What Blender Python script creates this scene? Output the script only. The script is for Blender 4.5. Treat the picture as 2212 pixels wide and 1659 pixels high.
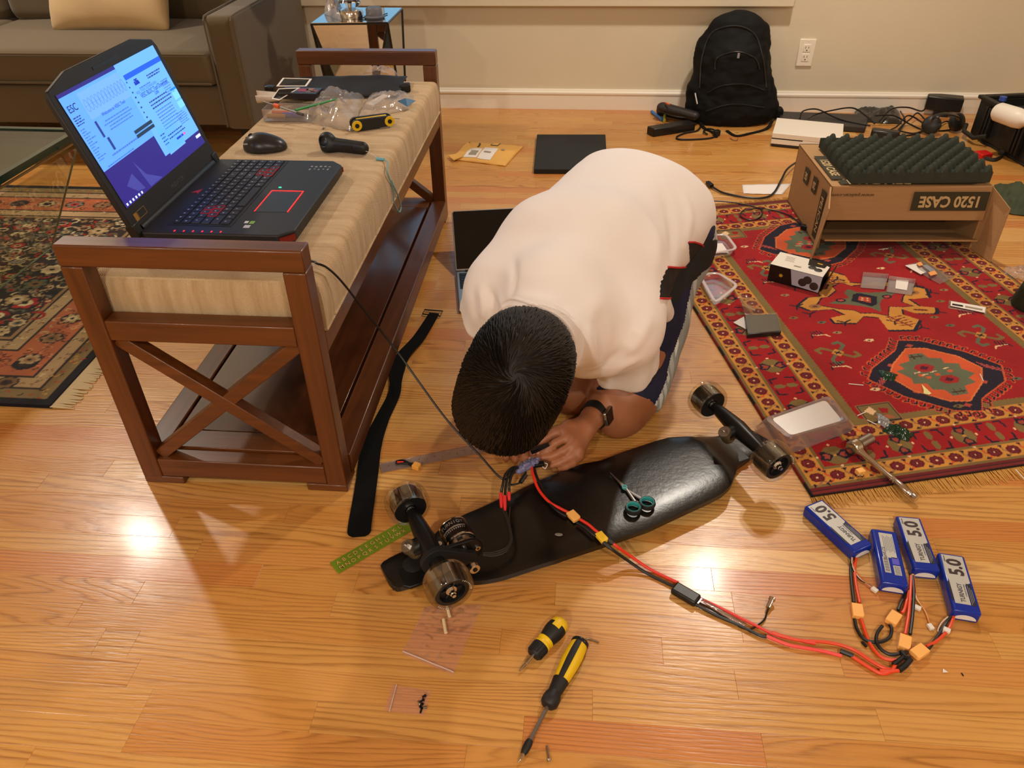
import bpy, bmesh, math, random
import numpy as np
from mathutils import Vector, Matrix, noise
for o in list(bpy.data.objects): bpy.data.objects.remove(o)
random.seed(7)
SC = bpy.context.scene
COL = SC.collection
rad = math.radians
# ---------------------------------------------------------------- camera
FPX, TH, RO, YA, HC = 1666.0, rad(36.4), rad(1.0), rad(5.45), 1.22
FW = Vector((-math.sin(YA)*math.cos(TH), math.cos(YA)*math.cos(TH), -math.sin(TH)))
RT0 = Vector((math.cos(YA), math.sin(YA), 0)); UP0 = RT0.cross(FW)
RT = RT0*math.cos(RO)-UP0*math.sin(RO); UP = RT0*math.sin(RO)+UP0*math.cos(RO)
cam = bpy.data.cameras.new('camera'); cam.sensor_width = 36; cam.lens = 36*FPX/2212; cam.clip_start = .02
co = bpy.data.objects.new('camera', cam); COL.objects.link(co)
co.matrix_world = Matrix(((RT.x,UP.x,-FW.x,0),(RT.y,UP.y,-FW.y,0),(RT.z,UP.z,-FW.z,HC),(0,0,0,1)))
SC.camera = co
# ---------------------------------------------------------------- world (dusk sky outside the window)
w = bpy.data.worlds.new('dusk'); SC.world = w; w.use_nodes = True
bg = w.node_tree.nodes['Background']; bg.inputs[0].default_value = (.24,.50,.74,1); bg.inputs[1].default_value = 1.15
# ---------------------------------------------------------------- recessed ceiling lamps
def lamp(x, y, power, color=(1,.905,.78), size=.13, z=2.425):
    l = bpy.data.lights.new('ceiling_spot', 'AREA'); l.shape = 'DISK'; l.size = size; l.energy = power; l.color = color
    o = bpy.data.objects.new('ceiling_spot', l); o.location = (x,y,z); COL.objects.link(o); return o
LAMPS = [(-2.67,3.15,36),(.83,3.08,36),(-2.67,-.9,31),(.83,-.9,31),(-.9,-2.4,85),(3.7,.6,30)]  # the strongest is an unseen fill lamp, added to brighten camera-facing sides
for x,y,p in LAMPS: lamp(x,y,p)
# ---------------------------------------------------------------- exposure
vs = SC.view_settings; vs.view_transform = 'Standard'; vs.look = 'None'; vs.gamma = 1; vs.exposure = 0.08; vs.use_curve_mapping = False
SC.cycles.use_denoising = True; SC.cycles.max_bounces = 8; SC.cycles.transparent_max_bounces = 24
SC.cycles.transmission_bounces = 8; SC.cycles.caustics_refractive = False; SC.cycles.caustics_reflective = False
SC.cycles.sample_clamp_indirect = 4.0
# ---------------------------------------------------------------- pixel -> room helpers (rays of the surveyed camera)
def ray(u,v): return FW+RT*((u-1106)/FPX)-UP*((v-829.5)/FPX)
def P(u,v,z=0.):
    d = ray(u,v); t = (z-HC)/d.z; return Vector((d.x*t,d.y*t,z))
def PY(u,v,y):
    d = ray(u,v); t = y/d.y; return Vector((d.x*t,y,HC+d.z*t))
def PX(u,v,x):
    d = ray(u,v); t = x/d.x; return Vector((x,d.y*t,HC+d.z*t))
def depth(p): return (Vector(p)-Vector((0,0,HC))).dot(FW)
# ---------------------------------------------------------------- materials
def srgb(*c):
    if len(c)==1: c = c[0]
    f = lambda x: x/12.92 if x<=.04045 else ((x+.055)/1.055)**2.4
    return tuple(f(x/255) for x in c[:3])+(1,)
class NT:
    def __init__(s, name):
        s.m = bpy.data.materials.new(name); s.m.use_nodes = True; s.t = s.m.node_tree
        s.b = s.t.nodes['Principled BSDF']; s.o = s.t.nodes['Material Output']
    def n(s, typ, **kw):
        nd = s.t.nodes.new('ShaderNode'+typ)
        for k,v in kw.items():
            if k.startswith('_'): setattr(nd, k[1:], v)
            else:
                k2 = int(k[1:]) if k[0]=='i' and k[1:].isdigit() else k.replace('__',' ')
                if hasattr(v,'is_linked') or hasattr(v,'is_output'): s.t.links.new(v, nd.inputs[k2])
                else: nd.inputs[k2].default_value = v
        return nd
    def math(s, op, a, b=0., c=0.):
        nd = s.t.nodes.new('ShaderNodeMath'); nd.operation = op
        for i,x in enumerate((a,b,c)):
            if hasattr(x,'is_output'): s.t.links.new(x, nd.inputs[i])
            else: nd.inputs[i].default_value = x
        return nd.outputs[0]
    def ramp(s, fac, stops):
        nd = s.t.nodes.new('ShaderNodeValToRGB'); e = nd.color_ramp.elements
        while len(e)<len(stops): e.new(.5)
        for i,(p,c) in enumerate(stops): e[i].position = p; e[i].color = c
        s.t.links.new(fac, nd.inputs[0]); return nd.outputs[0]
    def mix(s, fac, a, b, blend='MIX'):
        nd = s.t.nodes.new('ShaderNodeMix'); nd.data_type = 'RGBA'; nd.blend_type = blend
        for i,x in ((0,fac),(6,a),(7,b)):
            if hasattr(x,'is_output'): s.t.links.new(x, nd.inputs[i])
            else: nd.inputs[i].default_value = x
        return nd.outputs[2]
    def link(s, a, name): s.t.links.new(a, s.b.inputs[name])
    def obj(s, scale=(1,1,1)):
        tc = s.t.nodes.new('ShaderNodeTexCoord'); mp = s.t.nodes.new('ShaderNodeMapping'); mp.inputs['Scale'].default_value = scale
        s.t.links.new(tc.outputs['Object'], mp.inputs[0]); return mp.outputs[0]
    def noise(s, vec, scale, detail=3, rough=.5, dist=0.):
        nd = s.n('TexNoise', Scale=scale, Detail=detail, Roughness=rough, Distortion=dist); s.t.links.new(vec, nd.inputs[0]); return nd.outputs[0]
    def bump(s, h, strength=.2, dist=.002):
        nd = s.n('Bump', Strength=strength, Distance=dist); s.t.links.new(h, nd.inputs['Height']); s.link(nd.outputs[0],'Normal')
MATS = {}
def M(name, col=(200,200,200), rough=.5, metal=0., var=0., vs=20., bump=0., bs=300., bd=.001, emit=0., coat=0., spec=.5, trans=0., ior=1.45, alpha=1., sheen=0., attr=None):
    if name in MATS: return MATS[name]
    t = NT(name); b = t.b
    b.inputs['Base Color'].default_value = srgb(col); b.inputs['Roughness'].default_value = rough; b.inputs['Metallic'].default_value = metal
    b.inputs['Specular IOR Level'].default_value = spec; b.inputs['Coat Weight'].default_value = coat; b.inputs['Coat Roughness'].default_value = .08
    b.inputs['Transmission Weight'].default_value = trans; b.inputs['IOR'].default_value = ior; b.inputs['Alpha'].default_value = alpha
    b.inputs['Sheen Weight'].default_value = sheen
    c = None
    if attr: c = t.n('Attribute', _attribute_name=attr).outputs['Color']; t.link(c,'Base Color')
    vec = t.obj()
    if var:
        n1 = t.noise(vec, vs, 4)
        f = t.ramp(n1, [(.3,(1-var,)*3+(1,)),(.7,(1+var,)*3+(1,))])
        c = t.mix(1., c if c is not None else srgb(col), f, 'MULTIPLY'); t.link(c,'Base Color')
    if emit:
        if c is not None: t.link(c,'Emission Color')
        else: b.inputs['Emission Color'].default_value = srgb(col)
        b.inputs['Emission Strength'].default_value = emit
    if bump: t.bump(t.noise(vec, bs, 3), bump, bd)
    MATS[name] = t.m; return t.m
def film(name, tint=(255,255,255), haze=.06, gloss=.5, rough=.12, bump=.6, bs=60, dcol=(235,225,220)):
    if name in MATS: return MATS[name]
    t = NT(name); t.t.nodes.remove(t.b)
    tr = t.n('BsdfTransparent', Color=srgb(tint)); gl = t.n('BsdfGlossy', Roughness=rough); df = t.n('BsdfDiffuse', Color=srgb(dcol))
    h = t.noise(t.obj(), bs, 3); bp = t.n('Bump', Strength=bump, Distance=.004); t.t.links.new(h, bp.inputs['Height']); t.t.links.new(bp.outputs[0], gl.inputs['Normal'])
    lw = t.n('LayerWeight', Blend=.35); t.t.links.new(bp.outputs[0], lw.inputs['Normal'])
    f = t.math('MULTIPLY', lw.outputs['Fresnel'], gloss)
    m1 = t.n('MixShader', i0=haze); t.t.links.new(tr.outputs[0], m1.inputs[1]); t.t.links.new(df.outputs[0], m1.inputs[2])
    m2 = t.n('MixShader'); t.t.links.new(f, m2.inputs[0]); t.t.links.new(m1.outputs[0], m2.inputs[1]); t.t.links.new(gl.outputs[0], m2.inputs[2])
    t.t.links.new(m2.outputs[0], t.o.inputs[0]); MATS[name] = t.m; return t.m
# ---------------------------------------------------------------- mesh builder
def frame_to(d):
    d = Vector(d).normalized(); a = Vector((0,0,1)) if abs(d.z)<.95 else Vector((1,0,0))
    x = a.cross(d).normalized(); return x, d.cross(x)
def spl(pts, n=8):
    pts = [Vector(p) for p in pts]; out = []
    for i in range(len(pts)-1):
        p0 = pts[max(i-1,0)]; p1 = pts[i]; p2 = pts[i+1]; p3 = pts[min(i+2,len(pts)-1)]
        for k in range(n):
            t = k/n
            out.append(.5*((2*p1)+(p2-p0)*t+(2*p0-5*p1+4*p2-p3)*t*t+(3*p1-p0-3*p2+p3)*t**3))
    out.append(pts[-1]); return out
class MB:
    def __init__(s): s.v = []; s.f = []; s.c = []
    def add(s, vs, fs, M4=None, col=None):
        b = len(s.v)
        s.v += [tuple(M4@Vector(v)) if M4 is not None else tuple(v) for v in vs]
        s.f += [tuple(b+i for i in f) for f in fs]; s.c += [col]*len(fs); return s
    def box(s, c, d, R=None, col=None, taper=(1,1)):
        x,y,z = d[0]/2,d[1]/2,d[2]/2; a,b2 = taper
        vs = [(-x,-y,-z),(x,-y,-z),(x,y,-z),(-x,y,-z),(-x*a,-y*b2,z),(x*a,-y*b2,z),(x*a,y*b2,z),(-x*a,y*b2,z)]
        m = Matrix.Translation(Vector(c)) @ (R.to_4x4() if R else Matrix.Identity(4))
        return s.add(vs, [(3,2,1,0),(4,5,6,7),(0,1,5,4),(1,2,6,5),(2,3,7,6),(3,0,4,7)], m, col)
    def cyl(s, p0, p1, r0, r1=None, n=16, caps=True, col=None):
        r1 = r0 if r1 is None else r1; p0 = Vector(p0); p1 = Vector(p1); x,y = frame_to(p1-p0)
        vs = []
        for p,r in ((p0,r0),(p1,r1)):
            for k in range(n):
                a = 2*math.pi*k/n; vs.append(p+x*(r*math.cos(a))+y*(r*math.sin(a)))
        fs = [(k,(k+1)%n,n+(k+1)%n,n+k) for k in range(n)]
        if caps: fs += [tuple(range(n-1,-1,-1)),tuple(range(n,2*n))]
        return s.add(vs,fs,None,col)
    def tube(s, pts, r, n=8, closed=False, col=None, sq=(1,1), up=None):
        pts = [Vector(p) for p in pts]; N = len(pts); vs = []; x = None
        for i,p in enumerate(pts):
            if closed: d = pts[(i+1)%N]-pts[i-1]
            else: d = pts[min(i+1,N-1)]-pts[max(i-1,0)]
            if d.length<1e-9: d = Vector((0,0,1))
            d.normalize()
            if up is not None: x = Vector(up).cross(d); x = x.normalized() if x.length>1e-6 else frame_to(d)[0]
            elif x is None: x = frame_to(d)[0]
            else:
                x = x-d*x.dot(d); x = x.normalized() if x.length>1e-6 else frame_to(d)[0]
            y = d.cross(x); rr = r[i] if isinstance(r,(list,tuple)) else r
            for k in range(n):
                a = 2*math.pi*(k+.5)/n; vs.append(p+x*(rr*sq[0]*math.cos(a))+y*(rr*sq[1]*math.sin(a)))
        fs = []
        for i in range(N if closed else N-1):
            for k in range(n): fs.append((i*n+k, i*n+(k+1)%n, ((i+1)%N)*n+(k+1)%n, ((i+1)%N)*n+k))
        if not closed: fs += [tuple(range(n-1,-1,-1)), tuple(range((N-1)*n,N*n))]
        return s.add(vs,fs,None,col)
    def lathe(s, prof, n=24, M4=None, col=None, a0=0, a1=2*math.pi, cap=True):
        full = abs(a1-a0-2*math.pi)<1e-6; m = n if full else n+1; vs = []
        for r,z in prof:
            for k in range(m):
                a = a0+(a1-a0)*k/n; vs.append((r*math.cos(a), r*math.sin(a), z))
        fs = []
        for i in range(len(prof)-1):
            for k in range(n):
                k2 = (k+1)%m; fs.append((i*m+k, i*m+k2, (i+1)*m+k2, (i+1)*m+k))
        if full and cap and prof[0]!=prof[-1]:
            if prof[0][0]>1e-6: fs.append(tuple(range(m-1,-1,-1)))
            if prof[-1][0]>1e-6: fs.append(tuple(range((len(prof)-1)*m, len(prof)*m)))
        return s.add(vs,fs,M4,col)
    def prism(s, poly, z0, z1, M4=None, col=None):
        n = len(poly); vs = [(x,y,z0) for x,y in poly]+[(x,y,z1) for x,y in poly]
        return s.add(vs, [tuple(range(n-1,-1,-1)),tuple(range(n,2*n))]+[(k,(k+1)%n,n+(k+1)%n,n+k) for k in range(n)], M4, col)
    def grid(s, fn, nu, nv, M4=None, col=None):
        vs = [fn(i/nu,j/nv) for j in range(nv+1) for i in range(nu+1)]
        return s.add(vs, [(j*(nu+1)+i,j*(nu+1)+i+1,(j+1)*(nu+1)+i+1,(j+1)*(nu+1)+i) for j in range(nv) for i in range(nu)], M4, col)
    def sph(s, c, r, nu=16, nv=10, R=None, col=None):
        r = (r,r,r) if not isinstance(r,(tuple,list)) else r; vs = [(0,0,-r[2])]
        for j in range(1,nv):
            t = math.pi*j/nv-math.pi/2
            for i in range(nu):
                a = 2*math.pi*i/nu; vs.append((r[0]*math.cos(t)*math.cos(a), r[1]*math.cos(t)*math.sin(a), r[2]*math.sin(t)))
        vs.append((0,0,r[2])); fs = []
        for i in range(nu): fs.append((0,1+(i+1)%nu,1+i))
        for j in range(nv-2):
            for i in range(nu): a = 1+j*nu; fs.append((a+i,a+(i+1)%nu,a+nu+(i+1)%nu,a+nu+i))
        a = 1+(nv-2)*nu
        for i in range(nu): fs.append((a+i,a+(i+1)%nu,len(vs)-1))
        m = Matrix.Translation(Vector(c)) @ (R.to_4x4() if R else Matrix.Identity(4))
        return s.add(vs,fs,m,col)
    def quad(s, a, b, c, d, col=None): return s.add([a,b,c,d],[(0,1,2,3)],None,col)
    def join(s, o, M4=None):
        b = len(s.v); s.v += [tuple(M4@Vector(v)) if M4 is not None else v for v in o.v]
        s.f += [tuple(b+i for i in f) for f in o.f]; s.c += o.c; return s
MW = {}
def link(name, me, parent=None): 
    o = bpy.data.objects.new(name, me); COL.objects.link(o)
    if parent is not None:
        o.parent = parent; MW[o.name] = MW.get(parent.name, Matrix.Identity(4))
    return o
def mesh_of(name, mb, mat, smooth=True):
    me = bpy.data.meshes.new(name); me.from_pydata(mb.v, [], mb.f)
    if mat is not None: me.materials.append(mat)
    if smooth: me.shade_smooth()
    if any(c is not None for c in mb.c):
        a = me.color_attributes.new('col','FLOAT_COLOR','CORNER'); buf = []
        for f,c in zip(mb.f, mb.c): buf += list(c if c is not None else (1,1,1,1))*len(f)
        a.data.foreach_set('color', buf)
    return me
def thing(name, label, cat, loc=(0,0,0), rotz=0., group=None):
    o = bpy.data.objects.new(name, None); COL.objects.link(o); o.location = loc; o.rotation_euler = (0,0,rotz); o.empty_display_size = .05
    MW[o.name] = Matrix.Translation(Vector(loc)) @ Matrix.Rotation(rotz,4,'Z')
    tag(o,label,cat,group); return o
def tag(o, label=None, cat=None, group=None, kind=None):
    if label: o['label'] = label
    if cat: o['category'] = cat
    if group: o['group'] = group
    if kind: o['kind'] = kind
    return o
def autosm(o, ang=40):
    me = o.data
    try: me.set_sharp_from_angle(angle=rad(ang))
    except Exception: pass
def part(name, mb, mat, parent, bevel=0., seg=2, smooth=True, local=False, label=None, kind=None, ang=40, recalc=False):
    me = mesh_of(name, mb, mat, smooth)
    if recalc:
        bm = bmesh.new(); bm.from_mesh(me); bmesh.ops.recalc_face_normals(bm, faces=bm.faces); bm.to_mesh(me); bm.free()
    if parent is not None and not local: me.transform(MW.get(parent.name, Matrix.Identity(4)).inverted())
    o = link(name, me, parent)
    if smooth: autosm(o, ang)
    if bevel:
        m = o.modifiers.new('bevel','BEVEL'); m.width = bevel; m.segments = seg; m.limit_method = 'ANGLE'; m.angle_limit = rad(35)
    if label: o['label'] = label
    if kind: o['kind'] = kind
    return o
def solo(name, mb, mat, label, cat, group=None, bevel=0., smooth=True, **kw):
    vs = np.array(mb.v); c = Vector(((vs[:,0].min()+vs[:,0].max())/2, (vs[:,1].min()+vs[:,1].max())/2, vs[:,2].min()))
    mb.v = [tuple(Vector(v)-c) for v in mb.v]
    o = part(name, mb, mat, None, bevel=bevel, smooth=smooth, **kw); o.location = c; MW[o.name] = Matrix.Translation(c)
    return tag(o,label,cat,group)
def struct(name, mb, mat, **kw):
    o = part(name, mb, mat, None, **kw); o['kind'] = 'structure'; return o
def dup(root, loc, rotz, label=None, group=None):
    r = root.copy(); COL.objects.link(r); r.location = loc; r.rotation_euler = (0,0,rotz)
    MW[r.name] = Matrix.Translation(Vector(loc)) @ Matrix.Rotation(rotz,4,'Z')
    if label: r['label'] = label
    if group: r['group'] = group
    for ch in list(root.children):
        c = ch.copy(); COL.objects.link(c); c.parent = r
        for g in list(ch.children):
            d = g.copy(); COL.objects.link(d); d.parent = c
    return r
def text(name, s, size, M4, mat, parent, align='CENTER', bold=0., sx=1., ext=.00015, **kw):
    cu = bpy.data.curves.new('lettering','FONT'); cu.body = s; cu.size = size; cu.align_x = align; cu.align_y = 'CENTER'; cu.extrude = ext; cu.offset = bold; cu.resolution_u = 3
    to = bpy.data.objects.new('lettering', cu); COL.objects.link(to)
    dg = bpy.context.evaluated_depsgraph_get(); me = bpy.data.meshes.new_from_object(to.evaluated_get(dg))
    bpy.data.objects.remove(to)
    me.name = name; me.transform(M4 @ Matrix.Diagonal((sx,1,1,1)))
    if parent is not None and not kw.get('local'): me.transform(MW.get(parent.name, Matrix.Identity(4)).inverted())
    me.materials.clear(); me.materials.append(mat)
    return link(name, me, parent)
def basis(o, x, y, z=None):
    x = Vector(x).normalized(); y = Vector(y); y = (y-x*y.dot(x)).normalized(); z = x.cross(y)
    return Matrix(((x.x,y.x,z.x,o[0]),(x.y,y.y,z.y,o[1]),(x.z,y.z,z.z,o[2]),(0,0,0,1)))
RZ = lambda a: Matrix.Rotation(a,3,'Z')
# ---------------------------------------------------------------- signed-distance sculpting
import openvdb
class SDF:
    def __init__(s, lo, hi, h):
        s.lo = np.array(lo,float); s.h = h; s.n = np.ceil((np.array(hi)-s.lo)/h).astype(int)+1
        s.a = np.full(s.n, 4*h*4, np.float32); s.a[:] = .08
    def block(s, lo, hi, m):
        i0 = np.clip(np.floor((np.array(lo)-m-s.lo)/s.h).astype(int),0,s.n-1); i1 = np.clip(np.ceil((np.array(hi)+m-s.lo)/s.h).astype(int)+1,1,s.n)
        ax = [np.arange(i0[k],i1[k],dtype=np.float32)*s.h+s.lo[k] for k in range(3)]
        return tuple(slice(i0[k],i1[k]) for k in range(3)), ax[0][:,None,None], ax[1][None,:,None], ax[2][None,None,:]
    def put(s, sl, d, k, op='u'):
        a = s.a[sl]
        if op=='u':
            if k<=0: s.a[sl] = np.minimum(a,d)
            else:
                h = np.clip(k-np.abs(a-d),0,None)/k; s.a[sl] = np.minimum(a,d)-h*h*k*.25
        elif op=='s': 
            d = -d; h = np.clip(k-np.abs(a-d),0,None)/max(k,1e-6); s.a[sl] = np.maximum(a,d)+h*h*k*.25
    def cone(s, a, b, ra, rb, k=.02, op='u', cut=None, flat=None):
        a = np.array(a,float); b = np.array(b,float); R = max(ra,rb)
        sl,x,y,z = s.block(np.minimum(a,b)-R, np.maximum(a,b)+R, .03+k)
        ba = b-a; L2 = max(float(ba@ba),1e-9)
        t = np.clip(((x-a[0])*ba[0]+(y-a[1])*ba[1]+(z-a[2])*ba[2])/L2,0,1)
        px = x-a[0]-t*ba[0]; py = y-a[1]-t*ba[1]; pz = z-a[2]-t*ba[2]
        if flat is not None:
            n,f = np.array(flat[0],float),flat[1]; n = n/np.linalg.norm(n)
            q = px*n[0]+py*n[1]+pz*n[2]; g = (1/f-1); px = px+g*q*n[0]; py = py+g*q*n[1]; pz = pz+g*q*n[2]
        d = np.sqrt(px*px+py*py+pz*pz)-(ra+(rb-ra)*t)
        if cut is not None:
            c,n = np.array(cut[0],float),np.array(cut[1],float); n = n/np.linalg.norm(n)
            d = np.maximum(d,(x-c[0])*n[0]+(y-c[1])*n[1]+(z-c[2])*n[2])
        s.put(sl,d.astype(np.float32),k,op); return s
    def chain(s, pts, k=.02, **kw):
        for (a,ra),(b,rb) in zip(pts[:-1],pts[1:]): s.cone(a,b,ra,rb,k,**kw)
        return s
    def ell(s, c, r, R=None, k=.02, op='u'):
        c = np.array(c,float); r = np.array(r,float); m = r.max(); sl,x,y,z = s.block(c-m,c+m,.03+k)
        R = np.array(R if R is not None else np.eye(3)); q = [(x-c[0])*R[0,i]+(y-c[1])*R[1,i]+(z-c[2])*R[2,i] for i in range(3)]
        k0 = np.sqrt(sum((q[i]/r[i])**2 for i in range(3))); k1 = np.sqrt(sum((q[i]/r[i]**2)**2 for i in range(3)))
        s.put(sl,(k0*(k0-1)/np.maximum(k1,1e-6)).astype(np.float32),k,op); return s
    def plane(s, c, n, op='s', k=.001):
        c = np.array(c,float); n = np.array(n,float)/np.linalg.norm(n); sl,x,y,z = s.block(s.lo,s.lo+s.h*s.n,0)
        d = (x-c[0])*n[0]+(y-c[1])*n[1]+(z-c[2])*n[2]; s.put(sl,d.astype(np.float32)+0*s.a,k,op); return s
    def mesh(s):
        g = openvdb.FloatGrid(.08); g.copyFromArray(np.ascontiguousarray(np.clip(s.a,-.08,.08)))
        pts,q = g.convertToQuads(0.0); pts = np.asarray(pts)*s.h+s.lo
        mb = MB(); mb.v = [tuple(p) for p in pts.tolist()]; mb.f = [tuple(f) for f in q.tolist()]; mb.c = [None]*len(mb.f)
        return mb
def smooth_mb(mb, it=3, lam=.5):
    v = np.array(mb.v); f = np.array(mb.f); e = np.concatenate([f[:,[0,1]],f[:,[1,2]],f[:,[2,3]],f[:,[3,0]]]); e = np.concatenate([e,e[:,::-1]])
    for _ in range(it):
        acc = np.zeros_like(v); cnt = np.zeros(len(v)); np.add.at(acc,e[:,0],v[e[:,1]]); np.add.at(cnt,e[:,0],1); v = v+lam*(acc/cnt[:,None]-v)
    mb.v = [tuple(p) for p in v.tolist()]; return mb
def vnormals(mb):
    v = np.array(mb.v); f = np.array(mb.f); n = np.cross(v[f[:,2]]-v[f[:,0]], v[f[:,3]]-v[f[:,1]]); a = np.zeros_like(v)
    for i in range(4): np.add.at(a,f[:,i],n)
    return v, a/np.maximum(np.linalg.norm(a,axis=1,keepdims=True),1e-9)
# ================================================================ SETTING
WY = 4.05; X0, X1, YB, ZC = -4.6, 5.2, -3.4, 2.44
def wood_floor():
    t = NT('oak_strip_floor')
    at = t.n('Attribute', _attribute_name='pk').outputs['Color']; sep = t.n('SeparateColor'); t.t.links.new(at, sep.inputs[0])
    r, g, b = sep.outputs[0], sep.outputs[1], sep.outputs[2]
    tc = t.n('TexCoord'); xyz = t.n('SeparateXYZ'); t.t.links.new(tc.outputs['Object'], xyz.inputs[0])
    ox = t.math('MULTIPLY_ADD', r, 37., xyz.outputs[0]); oy = t.math('MULTIPLY_ADD', b, 29., xyz.outputs[1])
    def vec(sx, sy):
        c = t.n('CombineXYZ'); t.t.links.new(t.math('MULTIPLY',ox,sx), c.inputs[0]); t.t.links.new(t.math('MULTIPLY',oy,sy), c.inputs[1]); t.t.links.new(t.math('MULTIPLY',r,9.), c.inputs[2]); return c.outputs[0]
    warp = t.noise(vec(1.0,8.), 1., 2., .4)
    wob = t.noise(vec(5.,70.), 1., 3., .55)
    amp = t.math('MULTIPLY_ADD', t.math('POWER',g,1.6), 34., 5.)
    ph = t.math('ADD', t.math('MULTIPLY',warp,amp), t.math('ADD', t.math('MULTIPLY', oy, t.math('MULTIPLY_ADD', r, 60., 62.)), t.math('MULTIPLY', wob, 1.1)))
    fr = t.math('FRACT', ph)
    line = t.ramp(fr, [(.0,(.55,)*3+(1,)),(.10,(.05,)*3+(1,)),(.45,(.0,)*3+(1,)),(.72,(.35,)*3+(1,)),(.90,(1,1,1,1)),(1.,(.6,)*3+(1,))])
    patch = t.ramp(t.noise(vec(2.0,16.),1.,3.), [(.30,(.30,)*3+(1,)),(.62,(1,1,1,1))])
    line = t.math('MULTIPLY', line, patch)
    pores = t.ramp(t.noise(vec(16.,800.),1.,2.,.6), [(.50,(0,0,0,1)),(.64,(1,1,1,1))])
    base = t.mix(g, srgb(210,160,88), srgb(196,136,66))
    base = t.mix(t.ramp(b,[(.88,(0,0,0,1)),(.96,(1,1,1,1))]), base, srgb(226,182,112))
    base = t.mix(t.ramp(r,[(.80,(0,0,0,1)),(.95,(1,1,1,1))]), base, srgb(200,126,66))
    tone = t.noise(vec(1.3,10.),1.,3.)
    base = t.mix(t.math('MULTIPLY',tone,.5), base, srgb(196,134,62))
    c = t.mix(t.math('MULTIPLY', line, .62), base, srgb(134,76,24))
    c = t.mix(t.math('MULTIPLY', t.math('MULTIPLY',pores,t.math('MULTIPLY_ADD',line,.8,.2)), .45), c, srgb(118,64,22))
    t.link(c,'Base Color')
    t.b.inputs['Specular IOR Level'].default_value = .5
    rg = t.ramp(t.noise(t.obj(), 9., 4.), [(.3,(.26,)*3+(1,)),(.7,(.36,)*3+(1,))]); t.link(rg,'Roughness')
    t.b.inputs['Coat Weight'].default_value = .22; t.b.inputs['Coat Roughness'].default_value = .155
    h = t.math('ADD', t.noise(t.obj((5,60,1)),4.,3.), t.math('MULTIPLY', line, -.35))
    t.bump(h, .16, .003)
    return t.m
FLM = wood_floor()
fl = MB(); fl.box(((X0+X1)/2,(YB+WY)/2,-.03),(X1-X0,WY-YB,.04))
floor = struct('floor', fl, M('subfloor',(110,64,28),.8), smooth=False)
def build_floor():
    rng = random.Random(11); W = .0571; y_ref = P(677,1513).y
    joints = {}
    for u,v in ((677,1548),(1082,1379),(1280,1526),(1200,1275),(215,1382),(280,1588),(626,1095),(773,1246),(1431,1405),(1740,760),(300,1370),(1650,1620),(1900,1560),(560,1240)):
        p = P(u,v); joints.setdefault(math.floor((p.y-y_ref)/W),[]).append(p.x)
    planks = []
    k0 = math.floor((-1.3-y_ref)/W); k1 = math.ceil((WY-y_ref)/W)
    for k in range(k0,k1):
        y = y_ref+k*W; xe = X1; xs = X0
        js = sorted(joints.get(k,[])); cuts = [xs]
        x = xs-rng.uniform(0,.6)
        while x<xe:
            x += rng.uniform(.35,1.15)
            if all(abs(x-j)>.22 for j in js) and x>xs+.1: cuts.append(x)
        cuts = sorted(cuts+js)
        for a,b in zip(cuts[:-1],cuts[1:]): planks.append((a,b,y,min(y+W,WY)))
    def size(p):
        if p[2]<.45: return -1
        c = Vector(((max(min((p[0]+p[1])/2,1.2),-1.2)),p[2],0)); L = min(p[1],.62*p[2]+.15)-max(p[0],-.80*p[2]-.15)
        return max(L,.0)/depth(c)**3
    planks.sort(key=size, reverse=True)
    def shape(mb, p, cl):
        a,b,y0,y1 = p; g = .00012; e = .0003; z = -rng.uniform(0,.00012)
        a+=g;b-=g;y0+=g;y1-=g
        mb.add([(a,y0,-.01),(b,y0,-.01),(b,y1,-.01),(a,y1,-.01),(a,y0,z-e*.6),(b,y0,z-e*.6),(b,y1,z-e*.6),(a,y1,z-e*.6),(a+e,y0+e,z),(b-e,y0+e,z),(b-e,y1-e,z),(a+e,y1-e,z)],
               [(0,1,5,4),(1,2,6,5),(2,3,7,6),(3,0,4,7),(4,5,9,8),(5,6,10,9),(6,7,11,10),(7,4,8,11),(8,9,10,11)],None,cl)
    rest = MB()
    for i,p in enumerate(planks):
        cl = (rng.random(), rng.random(), rng.random(), 1)
        if i<300:
            mb = MB(); shape(mb,p,cl); o = part('plank', mb, FLM, floor, smooth=False); o.data.color_attributes[0].name = 'pk'
        else: shape(rest,p,cl)
    o = part('plank', rest, FLM, floor, smooth=False, kind='stuff'); o.data.color_attributes[0].name = 'pk'
build_floor()
WALLM = M('wall_paint',(214,203,178),.55,var=.02,vs=3,bump=.05,bs=220)
TRIMM = M('white_trim_paint',(232,224,208),.35)
# wall with the window opening (window itself stands above the frame, its light shows in the mirrored table)
sx0, sx1, sz, wz1 = PY(600,12,WY).x-.55, PY(1711,13,WY).x, .487, 1.95
wi0, wi1 = sx0+.09, sx1-.09
mb = MB()
for a,b,c,d in ((X0,wi0,-.05,ZC),(wi1,X1,-.05,ZC),(wi0,wi1,-.05,.54),(wi0,wi1,wz1,ZC)):
    mb.box(((a+b)/2,WY+.06,(c+d)/2),(b-a,.12,d-c))
struct('wall_back', mb, WALLM, smooth=False)
mb = MB(); mb.box((X0-.05,(YB+WY)/2,ZC/2-.03),(.1,WY-YB+.2,ZC+.06)); struct('wall_left', mb, WALLM, smooth=False)
mb = MB(); mb.box((X1+.05,(YB+WY)/2,ZC/2-.03),(.1,WY-YB+.2,ZC+.06)); struct('wall_right', mb, WALLM, smooth=False)
mb = MB(); mb.box(((X0+X1)/2,YB-.05,ZC/2-.03),(X1-X0,.1,ZC+.06)); struct('wall_front', mb, WALLM, smooth=False)
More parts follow.
